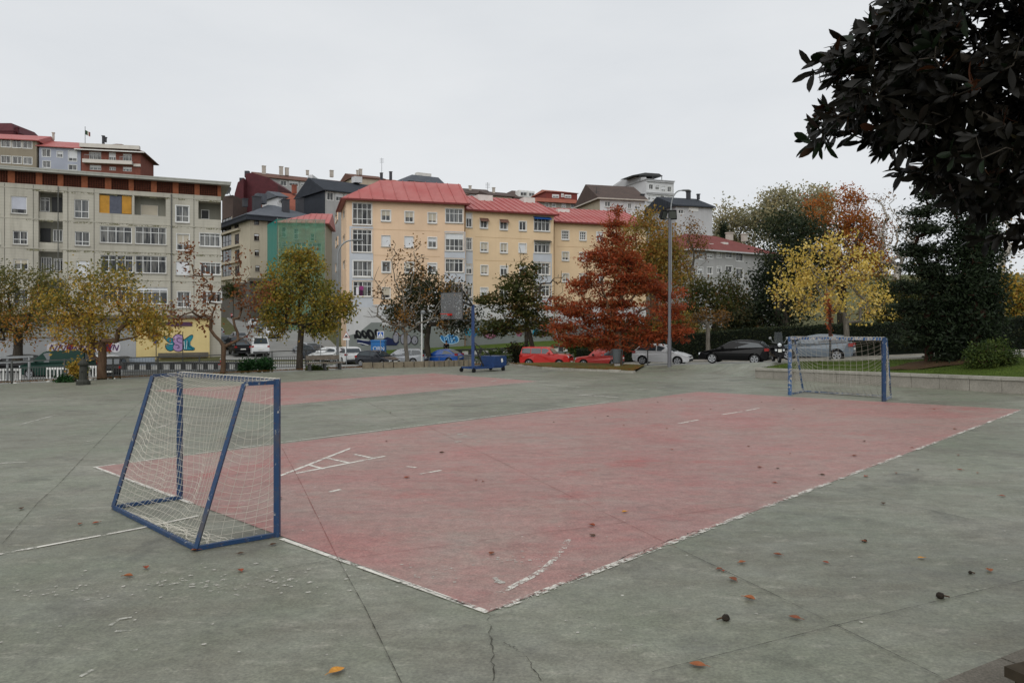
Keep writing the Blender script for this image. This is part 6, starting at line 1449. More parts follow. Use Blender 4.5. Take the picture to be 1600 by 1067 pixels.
# side outlines, x from the front bumper, z up (metres)
CARS = {
 'hatch': dict(L=4.05, W=1.70, H=1.44, fo=.80, wb=2.47, wr=.31, top=[(.02, .34), (.0, .50), (.10, .66), (.62, .84), (1.10, .92), (2.6, .98), (3.80, 1.02), (4.02, .82), (4.05, .55), (4.0, .34)], cab=[(1.02, .90), (1.75, 1.34), (2.15, 1.43), (2.75, 1.44), (3.45, 1.36), (3.86, 1.0)], cut=(2.28,), rear=(3.46, 3.84)),
 'big_hatch': dict(L=4.32, W=1.77, H=1.46, fo=.90, wb=2.58, wr=.32, top=[(.02, .34), (.0, .50), (.12, .68), (.66, .84), (1.20, .93), (2.8, 1.0), (4.08, 1.05), (4.28, .84), (4.32, .55), (4.27, .34)], cab=[(1.10, .91), (1.95, 1.36), (2.4, 1.45), (3.0, 1.46), (3.70, 1.38), (4.14, 1.03)], cut=(2.45,), rear=(3.72, 4.12)),
 'offroad': dict(L=4.24, W=1.80, H=1.68, fo=.82, wb=2.57, wr=.35, top=[(.03, .42), (.0, .62), (.05, 1.0), (.35, 1.08), (1.15, 1.12), (2.8, 1.15), (4.16, 1.18), (4.22, .9), (4.24, .6), (4.2, .42)], cab=[(1.28, 1.11), (1.74, 1.58), (2.0, 1.67), (3.6, 1.68), (4.02, 1.64), (4.16, 1.16)], cut=(2.35, 3.25), rear=(4.03, 4.15)),
 'old_hatch': dict(L=3.65, W=1.57, H=1.36, fo=.68, wb=2.29, wr=.28, top=[(.0, .36), (.0, .52), (.06, .70), (.9, .80), (1.05, .84), (2.6, .86), (3.50, .88), (3.62, .72), (3.65, .50), (3.62, .34)], cab=[(1.0, .82), (1.50, 1.28), (1.75, 1.35), (2.65, 1.36), (2.95, 1.30), (3.48, .87)], cut=(2.2,), rear=(2.98, 3.44)),
 'coupe': dict(L=4.25, W=1.76, H=1.38, fo=.9, wb=2.5, wr=.31, top=[(.03, .32), (.0, .48), (.14, .62), (.8, .78), (1.3, .86), (2.8, .92), (4.0, .98), (4.22, .85), (4.25, .52), (4.2, .32)], cab=[(1.25, .85), (2.05, 1.28), (2.45, 1.37), (2.85, 1.38), (3.3, 1.30), (3.98, .96)], cut=(2.65,), rear=(3.34, 3.94)),
 'wagon': dict(L=4.5, W=1.74, H=1.46, fo=.88, wb=2.6, wr=.31, top=[(.02, .32), (.0, .50), (.1, .66), (.75, .82), (1.2, .90), (3.0, .95), (4.40, .98), (4.47, .82), (4.5, .52), (4.45, .32)], cab=[(1.15, .89), (1.85, 1.35), (2.2, 1.44), (3.6, 1.45), (4.10, 1.40), (4.40, .97)], cut=(2.35, 3.25), rear=(4.12, 4.38)),
 'suv': dict(L=4.4, W=1.82, H=1.62, fo=.88, wb=2.62, wr=.35, top=[(.02, .40), (.0, .6), (.1, .82), (.6, .98), (1.2, 1.04), (2.8, 1.08), (4.25, 1.12), (4.38, .9), (4.4, .6), (4.34, .40)], cab=[(1.12, 1.02), (1.85, 1.52), (2.25, 1.61), (3.3, 1.62), (3.95, 1.54), (4.30, 1.1)], cut=(2.4, 3.3), rear=(3.97, 4.28)),
 'van': dict(L=4.9, W=1.9, H=1.95, fo=.85, wb=3.0, wr=.33, top=[(.02, .36), (.0, .6), (.08, .92), (.55, 1.06), (1.0, 1.12), (3.0, 1.18), (4.80, 1.2), (4.88, .9), (4.9, .6), (4.86, .36)], cab=[(.92, 1.10), (1.7, 1.82), (2.0, 1.93), (3.2, 1.95), (4.72, 1.92), (4.82, 1.18)], cut=(2.35,), rear=(4.74, 4.81), panel=True),
}
def car(kind, label, mat, loc, ang, group='cars parked along the streets', cat='car', low=True):
    """ang: direction the car faces, degrees from +x"""
    c = CARS[kind]; L, W, H = c['L'], c['W'], c['H']; wr = c['wr']; ra = wr+.06; xf = c['fo']; xr = xf+c['wb']; cx = L/2
    root = thing('parked_car' if kind != 'van' else 'parked_van', label, cat, loc, group, math.radians(ang)); hw = W/2
    def X(x): return cx-x      # front towards +x
    def yw(x, z):             # half width: tapers at the ends, tucks in at the roof
        w = hw*(1-.13*max(0, (.7-x)/.7)**2-.10*max(0, (x-L+.6)/.6)**2)
        if z > c['cab'][0][1]: w -= .20*(z-c['cab'][0][1])/(H-c['cab'][0][1])*1.0+.03
        elif z < .5: w -= .05*(.5-z)/.3
        return w
    bot = .22 if kind not in ('offroad', 'suv') else .28
    pts = list(c['top']); arch = lambda x0: [(x0+ra*math.cos(math.pi*i/10), max(bot, wr+ra*math.sin(math.pi*i/10))) for i in range(11)]
    low_ = [(L-.12, bot+.04)]+[(xr+math.sqrt(max(ra*ra-(wr-bot)**2, .01)), bot)]+[p for p in arch(xr) if p[1] > bot+.01]+[(xr-math.sqrt(max(ra*ra-(wr-bot)**2, .01)), bot)]
    low_ += [(xf+math.sqrt(max(ra*ra-(wr-bot)**2, .01)), bot)]+[p for p in arch(xf) if p[1] > bot+.01]+[(xf-math.sqrt(max(ra*ra-(wr-bot)**2, .01)), bot), (.12, bot+.04)]
    out = pts+low_
    m = MB(); n = len(out)
    def layer(sg, inset):
        ccx, ccz = L/2, .7; o = []
        for x, z in out:
            isarch = z < wr+ra+.01 and (abs(x-xf) < ra+.02 or abs(x-xr) < ra+.02) and (x, z) in low_
            k = 0 if isarch else inset
            o.append((X(x+(k if x < .5 else (-k if x > L-.5 else 0))), sg*(yw(x, z)-inset*.9), z-(k*.8 if z > .6 else -k*.4)))
        return o
    Ls = [layer(-1, .0), layer(-1, .0)]
    a = [(x, y, z) for x, y, z in layer(-1, .045)]; a0 = [(X(x), -(yw(x, z)-.09), z) for x, z in out]; b0 = [(X(x), (yw(x, z)-.09), z) for x, z in out]; b = layer(1, .045)
    # rings: right inset outline (side face), right rim, left rim, left inset
    rim_r = [(X(x), -(yw(x, z)-.035), z-.008) for x, z in out]; rim_l = [(X(x), yw(x, z)-.035, z-.008) for x, z in out]
    side_r = [(q[0], -(yw(out[i][0], out[i][1])), q[2]) for i, q in enumerate(a)]; side_l = [(q[0], yw(out[i][0], out[i][1]), q[2]) for i, q in enumerate(b)]
    rings = [side_r, rim_r, a0, b0, rim_l, side_l]; vs = [v for r in rings for v in r]
    fs = [tuple(range(n))]+[tuple(reversed(range(5*n, 6*n)))]
    for k in range(5):
        for i in range(n): j = (i+1) % n; fs.append((k*n+i, (k+1)*n+i, (k+1)*n+j, k*n+j))
    m.add(vs, fs)
    cab = c['cab']; nc = len(cab)
    k1 = [(X(x), -yw(x, z), z) for x, z in cab]; k2 = [(X(x), -(yw(x, z)-.07), z+(.03 if 0 < i < nc-1 else 0)) for i, (x, z) in enumerate(cab)]; k3 = [(x, -y, z) for x, y, z in k2]; k4 = [(x, -y, z) for x, y, z in k1]
    vs = k1+k2+k3+k4; fs = [tuple(range(nc)), tuple(reversed(range(3*nc, 4*nc)))]
    for k in range(3):
        for i in range(nc-1): fs.append((k*nc+i, (k+1)*nc+i, (k+1)*nc+i+1, k*nc+i+1))
    m.add(vs, fs)
    body = m.build('body', mat, root, local=True)
    me = body.data; bm = bmesh.new(); bm.from_mesh(me); bmesh.ops.recalc_face_normals(bm, faces=bm.faces); bm.to_mesh(me); bm.free()
    # glazing
    xa, za = cab[0]; roofz = lambda x: np.interp(x, [p[0] for p in cab], [p[1] for p in cab])
    belt = lambda x: np.interp(x, [cab[0][0], cab[-1][0]], [cab[0][1]+.045, cab[-1][1]+.035])
    x0 = xa+.28; x1 = cab[-1][0]-.14
    cuts = [x0, *c['cut'], x1]; last_side = cuts[-1]
    for sg in (-1, 1):
        for i in range(len(cuts)-1):
            if c.get('panel') and i > 0: break
            p0, p1 = cuts[i]+(.035 if i else 0), cuts[i+1]-(.035 if i < len(cuts)-2 else 0); q = []
            for t in (0, .2, .4, .6, .8, 1):
                x = lerp(p0, p1, t); z = roofz(x)-.085; q.append((x, max(z, belt(x)+.01)))
            q = [(p0, belt(p0))]+[(x, z) for x, z in q]+[(p1, belt(p1))]
            g = MB(); g.poly([(X(x), sg*(yw(x, z)+.006), z) for x, z in (q if sg < 0 else q[::-1])]); g.build('side_window', M_CGLASS, root, local=True)
    def slope(pa, pb, name, mt):
        dx, dz = pb[0]-pa[0], pb[1]-pa[1]; l = math.hypot(dx, dz); nx, nz = -dz/l, dx/l
        if nz < 0: nx, nz = -nx, -nz
        o = .034; f = lambda p, ins: [(X(p[0]+nx*o), s*(yw(p[0], p[1])-ins), p[1]+nz*o) for s in (-1, 1)]
        qa = (pa[0]+dx*.10, pa[1]+dz*.10); qb = (pa[0]+dx*.90, pa[1]+dz*.90); A_, B_ = f(qa, .12), f(qb, .12)
        g = MB(); g.add([A_[0], A_[1], B_[1], B_[0]], [(0, 1, 2, 3)]); g.build(name, mt, root, local=True)
    slope(cab[0], cab[1], 'windscreen', M_CGLASS); slope(cab[-1], cab[-2], 'rear_window', M_CGLASS)
    # lamps, bumpers, plates, mirrors, wheels
    zf = c['top'][2][1]; yb = yw(.1, zf)
    for sg in (-1, 1):
        g = MB(); g.obox((X(.04)-.0, sg*(yb-.02)-.16*(sg+1), zf-.15), (-.34 if kind != 'offroad' else -.12, 0, .06), (0, .32, 0), (0, 0, .13)); 
        g.v = [(x, max(-yw(cx-x, zf)-.008, min(yw(cx-x, zf)+.008, y)), z) for x, y, z in g.v]; g.build('headlight', M_LAMP, root, local=True)
        zt = c['top'][-3][1]; g = MB(); g.obox((X(L-.02)+.02, sg*(yw(L-.1, zt)-.0)-.11*(sg+1)+.0, zt-.02), (.26, 0, 0), (0, .22, 0), (0, 0, .17))
        g.v = [(x-.028, max(-yw(cx-x, zt)-.008, min(yw(cx-x, zt)+.008, y)), z) for x, y, z in g.v]; g.build('tail_light', M_TAIL, root, local=True)
        g = MB(); mx = xa+.42; g.obox((X(mx)-.07, sg*(hw-.02)-(0 if sg > 0 else .2), cab[0][1]+.07), (.13, 0, 0), (0, .2, 0), (0, 0, .12)); g.build('mirror', mat if kind != 'old_hatch' else M_PLAS, root, local=True)
        g = MB(); g.obox((X(2.0 if kind != 'van' else 1.9)-.09, sg*(yw(2, .85)+.002), .82), (.2, 0, 0), (0, sg*.025, 0), (0, 0, .035)); g.build('door_handle', mat, root, local=True)
        for x in (xf, xr):
            g = MB(); y0 = sg*(hw-.22); y1 = sg*(hw-.015); nn = 20
            g.tube((X(x), y0, wr), (X(x), y1-sg*.02, wr), wr, wr, nn); g.tube((X(x), y1-sg*.02, wr), (X(x), y1, wr), wr, wr*.9, nn)
            wb_ = g.build('wheel', M_TYRE, root, local=True)
            g = MB(); g.tube((X(x), y1-sg*.03, wr), (X(x), y1+sg*.003, wr), wr*.70, wr*.68, nn); g.build('rim_recess', M_UNDER, wb_, local=True) if False else None
            g2 = MB()
            for k in range(5):
                t = 6.283*k/5+.3; d = Vector((math.cos(t), 0, math.sin(t))); s_ = Vector((-math.sin(t), 0, math.cos(t))); c0 = Vector((X(x), y1+sg*.004, wr)); g2.obox(c0+d*.03-s_*.045, d*(wr*.60), s_*.09, Vector((0, sg*.014, 0)))
            for k in range(nn):
                t0, t1 = 6.283*k/nn, 6.283*(k+1)/nn; f = lambda t, r, o: Vector((X(x)+math.cos(t)*r, y1+sg*o, wr+math.sin(t)*r))
                g2.add([f(t0, wr*.58, .006), f(t1, wr*.58, .006), f(t1, wr*.70, .016), f(t0, wr*.70, .016)], [(0, 1, 2, 3)])
            g2.build('rim', M_RIM, wb_, local=True)
    for x, nm in ((.0, 'front_bumper'), (L, 'rear_bumper')):
        s_ = 1 if x == 0 else -1; g = MB(); hw_ = yw(.05 if x == 0 else L-.05, .4)-.12
        g.obox((X(x)+s_*.012, -hw_, bot+.06), (-s_*.2, 0, 0), (0, 2*hw_, 0), (0, 0, .16)); g.build(nm, M_PLAS if kind not in ('offroad',) else M_PLAS, root, local=True)
        g = MB(); zp = .46 if x == 0 else (.62 if kind != 'offroad' else .8); g.obox((X(x)+s_*.03, -.26, zp), (-s_*.06, 0, 0), (0, .52, 0), (0, 0, .11)); g.build('number_plate', M_PLATE, root, local=True)
    g = MB(); zg = zf-.12; g.obox((X(.0)+.014, -.42, zg), (-.1, 0, 0), (0, .84, 0), (0, 0, .09)); g.build('grille', M_PLAS, root, local=True)
    g = MB(); g.obox((X(L-.4), -hw+.25, bot+.02), (L-.8, 0, 0), (0, W-.5, 0), (0, 0, .3)); g.build('underside', M_UNDER, root, local=True)
    return root
def at_road(u, d, v=None):
    x, y = XY(u, d); return Vector((x, y, zr(x, y) if v is None else ZV(v, d)))
C_RED = car_paint('red_car_paint', 'b3231d'); C_RED2 = car_paint('faded_red_paint', 'a8302a', .4); C_WHITE = car_paint('white_car_paint', 'd4d6d7'); C_BLACK = car_paint('black_car_paint', '0a0a0c'); C_GREY = car_paint('grey_car_paint', '6a747c'); C_BLUE = car_paint('blue_car_paint', '1c4f9c')
C_SILVER = car_paint('silver_car_paint', '9a9ea2'); C_DGREY = car_paint('dark_grey_paint', '3c4148'); C_GREEN = plain('green_van_paint', '123129', .6, .2, 0, .1); C_BLUEB = car_paint('midnight_car_paint', '23262d')
car('offroad', 'boxy red off-roader parked nose to the right beside the verge', C_RED, at_road(854, 62.5), -18)
car('old_hatch', 'old red three door hatchback parked behind the red conifer', C_RED2, at_road(937, 58), 166)
car('hatch', 'white hatchback parked in front of the long hedge behind the mast', C_WHITE, at_road(1035, 53.5), -24)
car('big_hatch', 'black hatchback with silver wheels parked left of the scooter', C_BLACK, at_road(1149, 47.6), 152)
car('big_hatch', 'grey blue hatchback with a red tail light behind the far goal', C_GREY, at_road(1271, 43.2), 151)
zS = -1.56
car('coupe', 'bright blue coupe parked behind the stone edging', C_BLUE, Vector((*XY(688, 72), zS)), 160)
car('wagon', 'silver estate car behind the bare tree', C_SILVER, Vector((*XY(630, 71), zS)), 170)
car('hatch', 'black hatchback with its nose towards the silver estate', C_BLUEB, Vector((*XY(590, 67.5), zS)), -30)
car('suv', 'white off-road car seen from behind beside the warning sign', C_WHITE, Vector((*XY(543, 71.5), zS)), 118)
car('hatch', 'white hatchback partly hidden by the lamp post', C_WHITE, Vector((*XY(513, 74.5), zS+.05)), 150)
car('big_hatch', 'dark grey hatchback left of the white cars at the junction', C_DGREY, Vector((*XY(494, 77), zS+.15)), -40)
car('hatch', 'silver hatchback at the mouth of the junction under the dark bush', C_SILVER, Vector((*XY(478, 82), zS+.3)), 130)
def street_car(kind, lab, mt, u, d, ang, cat='car'):
    x, y = XY(u, d); return car(kind, lab, mt, Vector((x, y, zleft(y)+.035)), ang, cat=cat)
street_car('big_hatch', 'dark hatchback at the bottom of the left kerb of the sloping street', C_BLACK, 374, 80, 120)
street_car('hatch', 'black hatchback behind the bottom car on the left kerb', C_BLUEB, 366, 86, 122)
street_car('hatch', 'silver hatchback parked in the middle of the left kerb of the street', C_SILVER, 372, 93, 120)
street_car('big_hatch', 'grey hatchback on the left kerb in front of the silver one', C_GREY, 346, 88, 118)
street_car('hatch', 'pale blue grey hatchback higher on the left side of the street', C_SILVER, 338, 101, 118)
street_car('van', 'white delivery van with a dark cab parked at the right kerb', C_WHITE, 405, 80, 112, 'van')
street_car('hatch', 'white hatchback on the right kerb behind the white van', C_WHITE, 423, 102, -62)
street_car('big_hatch', 'dark grey hatchback between two white cars up the street', C_DGREY, 411, 113, -62)
street_car('hatch', 'white hatchback highest on the right kerb, just below the pedestrian', C_WHITE, 398, 123, -62)
street_car('suv', 'silver car at the top of the street beside the red one', C_SILVER, 361, 150, -80)
street_car('hatch', 'red car at the top of the street below the arcade', C_RED2, 370, 141, -78)
# lower parking ground on the far left
car('van', 'dark green van behind the railing and the white barriers', C_GREEN, Vector((*XY(92, 55.5), -1.62)), 178, 'vehicles on the parking ground', 'van')
car('hatch', 'dark hatchback under the olive tree on the far left', C_BLACK, Vector((*XY(24, 60), -1.6)), 175, 'vehicles on the parking ground')
car('wagon', 'white estate car half hidden by the forked tree', C_WHITE, Vector((*XY(146, 58.5), -1.6)), 165, 'vehicles on the parking ground')
car('suv', 'black pickup like car beside the grey metal panel', C_BLACK, Vector((*XY(186, 54.0), -1.62)), 100, 'vehicles on the parking ground')
# motor scooter facing the camera
sc_p = at_road(1213, 40.6); sc = thing('motor_scooter', 'dark motor scooter with a tall windscreen parked facing the court', 'scooter', sc_p, None, math.radians(-95))
def loc(m, name, mat): return m.build(name, mat, sc, local=True)
for x in (.62, -.62):
    m = MB(); m.tube((x, -.055, .23), (x, .055, .23), .23, .23, 18); wv = loc(m, 'wheel', M_TYRE); m = MB(); m.tube((x, -.06, .23), (x, .06, .23), .13, .13, 14); m.build('rim', M_RIM, wv, local=True)
m = MB(); prof = [(.72, .22, .30), (.70, .30, .75), (.50, .24, .95), (.42, .20, .5), (.36, .20, .3), (-.1, .2, .28), (-.2, .22, .62), (-.75, .2, .78), (-.82, .13, .6), (-.6, .2, .35)]
m.add([(x, -y, z) for x, y, z in prof]+[(x, y, z) for x, y, z in prof], [tuple(range(10)), tuple(reversed(range(10, 20)))]+[(i, 10+i, 10+(i+1) % 10, (i+1) % 10) for i in range(10)]); loc(m, 'body', C_BLACK)
m = MB(); m.obox((-.72, -.17, .79), (.6, 0, 0), (0, .34, 0), (0, 0, .1)); loc(m, 'saddle', M_BLACK)
m = MB(); m.pipe([(.45, -.38, 1.06), (.52, -.2, 1.02), (.52, .2, 1.02), (.45, .38, 1.06)], .022, 6); m.tube((.55, 0, .9), (.52, 0, 1.03), .05, .05, 8); loc(m, 'handlebar', M_DKMETAL)
m = MB(); m.ball((.66, 0, .93), .11, 12, 8); loc(m, 'headlight', M_LAMP)
for s in (-1, 1): m = MB(); m.tube((.5, s*.26, 1.03), (.48, s*.42, 1.26), .012, .012, 5); m.ball((.48, s*.44, 1.29), .075, 10, 7); loc(m, 'mirror', M_GREYMETAL)
tg = NT('scooter_windscreen'); tg.base(srgb('3a3f40')); tg.set(.1, .6); tg.alpha(.55)
m = MB(); vs = [(.62-.13*abs(s)*2-.12*t, s*(.5-.12*t), 1.0+.62*t) for t in (0, .5, 1) for s in (-.5, -.25, 0, .25, .5)]; m.add(vs, [(j*5+i, j*5+i+1, j*5+i+6, j*5+i+5) for j in range(2) for i in range(4)]); loc(m, 'windscreen', tg.mat)
m = MB(); m.obox((.725, -.09, .56), (.02, 0, 0), (0, .18, 0), (0, 0, .16)); loc(m, 'number_plate', M_PLATE)
for s in (-1, 1): m = MB(); m.obox((.70, s*.2-.05, .62), (.03, 0, 0), (0, .1, 0), (0, 0, .1)); loc(m, 'indicator', M_LAMP)

# ---------------------------------------------------------------- street furniture
def lamp_curved(label, u, d, vb, vtop, u_end, v_end, r=.085):
    b = P(u, vb, d); t = P(u, vtop, d); e = P(u_end, v_end, d); root = thing('street_lamp', label, 'street lamp', b, 'street lamps')
    m = MB(); m.tube(b, t, r, r*.75, 10); m.tube(b, b+Vector((0, 0, .5)), r*1.5, r*1.4, 10); m.build('pole', M_GREYMETAL, root)
    pts = [];
    for i in range(9):
        a = math.pi/2*i/8; pts.append(Vector((t.x+(e.x-t.x)*(1-math.cos(a)), t.y, t.z+(e.z-t.z)*math.sin(a))))
    m = MB(); m.pipe(pts, r*.6, 8); m.build('arm', M_GREYMETAL, root); sx = 1 if e.x > t.x else -1
    m = MB(); q = [(0, .05), (.25, .14), (.75, .16), (.95, .08)]; vs = []
    for x, w in q: vs += [e+Vector((sx*x, -w, 0)), e+Vector((sx*x, 0, w*.75)), e+Vector((sx*x, w, 0)), e+Vector((sx*x, 0, -w*.45))]
    fs = [(i*4+k, i*4+(k+1) % 4, i*4+4+(k+1) % 4, i*4+4+k) for i in range(3) for k in range(4)]+[(3, 2, 1, 0), (12, 13, 14, 15)]; m.add(vs, fs); m.build('lamp_head', plain('lamp_head', '6d7070', .5, .4), root)
    return root
lamp_curved('tall curved arm lamp post beside the timber bench on the left', 527.5, 56, 577, 402, 548, 376, .10)
lamp_curved('pale curved arm lamp behind the floodlight mast', 1048.5, 70, 553, 326, 1063, 298, .10)
b = P(1046, 572, 46.5); b.z = ground(b.x, b.y)+.1; t = P(1046.5, 341, 46.5); fm = thing('floodlight_mast', 'grey floodlight mast with two dark floodlights in front of the white hatchback', 'floodlight mast', b)
m = MB(); m.tube(b, t, .10, .085, 12); m.tube(b, b+Vector((0, 0, 1.9)), .125, .125, 12); m.build('pole', plain('mast_grey', '66666a', .5, .4, .2), fm)
m = MB(); m.bar(t-Vector((.45, 0, .05)), t+Vector((.3, 0, -.05)), .08); m.build('bracket', M_DKMETAL, fm)
for du, rz, tl in ((-.42, .75, .35), (.16, -.35, .3)):
    m = MB(); c = t+Vector((du, -.1, .2)); R_ = Matrix.Rotation(rz, 3, 'Z') @ Matrix.Rotation(tl, 3, 'X'); f = lambda x, y, z: c+R_ @ Vector((x, y, z))
    m.add([f(-.26, -.1, -.3), f(.26, -.1, -.3), f(.26, -.1, .3), f(-.26, -.1, .3), f(-.18, .14, -.2), f(.18, .14, -.2), f(.18, .14, .2), f(-.18, .14, .2)], [(0, 1, 2, 3), (1, 5, 6, 2), (5, 4, 7, 6), (4, 0, 3, 7), (3, 2, 6, 7), (4, 5, 1, 0)])
    lb = m.build('floodlight', M_BLACK, fm); m = MB(); m.quad(f(-.21, -.106, -.22), f(.21, -.106, -.22), f(.21, -.106, .22), f(-.21, -.106, .22)); m.build('lens', plain('floodlight_glass', '4a4e4a', .25, .4), lb)
b = P(659, 556, 62); b.z = -1.5; t = P(659, 488, 62); r = thing('street_lamp', 'short white lamp post with a small globe head behind the blue coupe', 'street lamp', b, 'street lamps')
m = MB(); m.tube(b, t, .07, .06, 8); m.build('pole', M_WHITE, r); m = MB(); m.ball(t+Vector((.1, 0, -.05)), .2, 10, 7, .7); m.tube(t+Vector((.1, 0, .04)), t+Vector((.1, 0, .16)), .22, .08, 10); m.build('lamp_head', M_GREYMETAL, r)
def sign(label, u, v, d, zbase, shape, r, mats):
    c = P(u, v, d); b = Vector((c.x, c.y+.06, zbase)); root = thing('road_sign', label, 'road sign', b, 'road signs'); m = MB(); m.tube(b, c+Vector((0, .06, r)), .035, .035, 8); m.build('post', M_GREYMETAL, root)
    for i, (k, mt) in enumerate(zip((1, .8), mats)):
        m = MB(); y = -.012*i
        if shape == 'tri': q = [(0, 1.0), (-.95, -.62), (.95, -.62)]
        elif shape == 'sq': q = [(-.85, .85), (-.85, -.85), (.85, -.85), (.85, .85)]
        else: q = [(math.sin(-t), math.cos(t)) for t in [6.283*j/24 for j in range(24)]]
        m.add([c+Vector((x*r*k, y, z*r*k)) for x, z in q]+[c+Vector((x*r*k, y+.02, z*r*k)) for x, z in q], [tuple(range(len(q))), tuple(reversed(range(len(q), 2*len(q))))]+[(a, len(q)+a, len(q)+(a+1) % len(q), (a+1) % len(q)) for a in range(len(q))])
        m.build('plate' if i == 0 else 'face', mt, root)
    return root, c
M_SRED = plain('sign_red', 'a8241f', .5, .3, 0, .05); M_SBLUE = plain('sign_blue', '2b5cae', .5, .3, 0, .05); M_SWH = plain('sign_white', 'dadcda', .5, .3, 0, .05); M_SBK = plain('sign_black', '1a1a1c', .6, .3, 0, .05)
r, c = sign('triangular red bordered hump warning sign beside the white off-road car', 541, 524, 69, -1.5, 'tri', .34, (M_SRED, M_SWH))
m = MB(); m.add([c+Vector((x, -.016, z)) for x, z in ((-.14, -.15), (.14, -.15), (.14, -.11), (.08, -.02), (.0, .04), (-.08, -.02), (-.14, -.11))], [tuple(range(7))]); m.build('symbol', M_SBK, r)
m = MB(); m.obox(c+Vector((-.3, 0, -.42)), (.6, 0, 0), (0, .02, 0), (0, 0, .16)); m.build('sub_plate', M_SWH, r)
r, c = sign('square blue pedestrian crossing sign above the blue container', 594.5, 523, 67, -1.5, 'sq', .36, (M_SWH, M_SBLUE))
m = MB(); m.add([c+Vector((x, -.016, z)) for x, z in ((0, .22), (-.24, -.2), (.24, -.2))], [(0, 1, 2)]); m.build('triangle', M_SWH, r)
m = MB(); q = [[(-.02, .02), (.03, .02), (.02, -.09), (-.03, -.09)], [(-.02, -.08), (.0, -.08), (-.07, -.18), (-.1, -.18)], [(.0, -.08), (.03, -.08), (.08, -.18), (.05, -.18)], [(-.02, .09), (.03, .09), (.03, .04), (-.02, .04)]]
for pl_ in q: m.poly([c+Vector((x, -.019, z)) for x, z in pl_])
m.build('symbol', M_SBK, r)
sign('round red bordered white sign between the two red cars', 873, 523, 66, -1.2, 'round', .36, (M_SRED, M_SWH))
r = thing('road_sign', 'grey sign back on a thin post at the junction left of the lamp', 'road sign', Vector((*XY(501, 66), -1.5)), 'road signs'); m = MB(); c = P(501, 525, 66); m.tube(Vector((c.x, c.y, -1.5)), c, .035, .035, 8); m.build('post', M_GREYMETAL, r); m = MB(); m.obox(c+Vector((-.3, -.02, -.15)), (.6, 0, 0), (0, .02, 0), (0, 0, .5)); m.build('plate', M_GREYMETAL, r)
# blue container with white lettering
c = P(590, 549, 70); bx_ = thing('recycling_container', 'blue recycling container with white letters behind the black hatchback', 'container', (c.x, c.y, -1.5)); m = MB(); m.obox((c.x-.62, c.y, -1.5), (1.25, 0, 0), (0, 1.1, 0), (0, 0, 2.1)); m.obox((c.x-.68, c.y-.05, .605), (1.37, 0, 0), (0, 1.2, 0), (0, 0, .12)); m.build('body', plain('container_blue', '2f6fae', .5, .3), bx_)
def text(body, size, loc_, mat, parent, name='lettering', rot=(math.pi/2, 0, 0)):
    cu = bpy.data.curves.new(name, 'FONT'); cu.body = body; cu.size = size; cu.align_x = 'CENTER'; cu.extrude = .004
    o = bpy.data.objects.new(name, cu); COL.objects.link(o); dg = bpy.context.evaluated_depsgraph_get(); me = bpy.data.meshes.new_from_object(o.evaluated_get(dg)); bpy.data.objects.remove(o)
    me.transform(Matrix.Translation(Vector(loc_)-parent.location) @ Matrix.Rotation(rot[0], 4, 'X')); return link(name, me, mat, parent)
text('ORN', .5, (c.x+.1, c.y-.008, -.2), M_SWH, bx_)
# fence along the left kerb
def railing(label, pts, h, spacing, mat, post=2.2, group='railings along the court edge'):
    root = thing('railing', label, 'railing', pts[0], group); up = Vector((0, 0, 1)); pk = MB(); n = 0
    for a, b in zip(pts[:-1], pts[1:]):
        a = Vector(a); b = Vector(b); L = (b-a).length; k = int(L/spacing)
        m = MB(); m.bar(a+up*h, b+up*h, .06); m.build('top_rail', mat, root); m = MB(); m.bar(a+up*h*.68, b+up*h*.68, .035); m.bar(a+up*.10, b+up*.10, .04); m.build('rail', mat, root)
        for i in range(k): q = a.lerp(b, (i+.5)/k); pk.tube(q+up*.1, q+up*h*.68, .019, .019, 4, False)
        kp = max(1, int(L/post))
        for i in range(kp): q = a.lerp(b, i/kp); m = MB(); m.bar(q-up*.2, q+up*(h+.04), .07); m.build('post', mat, root)
    pk.build('pickets', mat, root); return root
rp = [plane_pt(*x, .05) for x in ((-45.8, 28), (-27.6, 41.6))]; p2 = P(372, 585, 50.5); p2.z = ground(p2.x, p2.y)+.05
railing('long weathered grey railing along the left edge of the court', [rp[0], rp[1], p2], 1.15, .13, M_FENCE)
a = P(425, 583, 53); a.z = ground(a.x, a.y)+.05; b = P(478, 579, 55); b.z = ground(b.x, b.y)+.05; b2 = P(520, 577, 57); b2.z = ground(b2.x, b2.y)+.05; a0_ = P(388, 560, 60); a0_.z = -1.4
railing('grey street railing with a bend beside the green and yellow tree', [a0_, a, b, b2], 1.25, .16, M_FENCE)
a = P(716, 573, 60); a.z = -1.35; b = P(800, 569, 63); b.z = -1.35
railing('dark grey railing behind the basketball hoop', [a, b], 1.05, .14, M_FENCE)
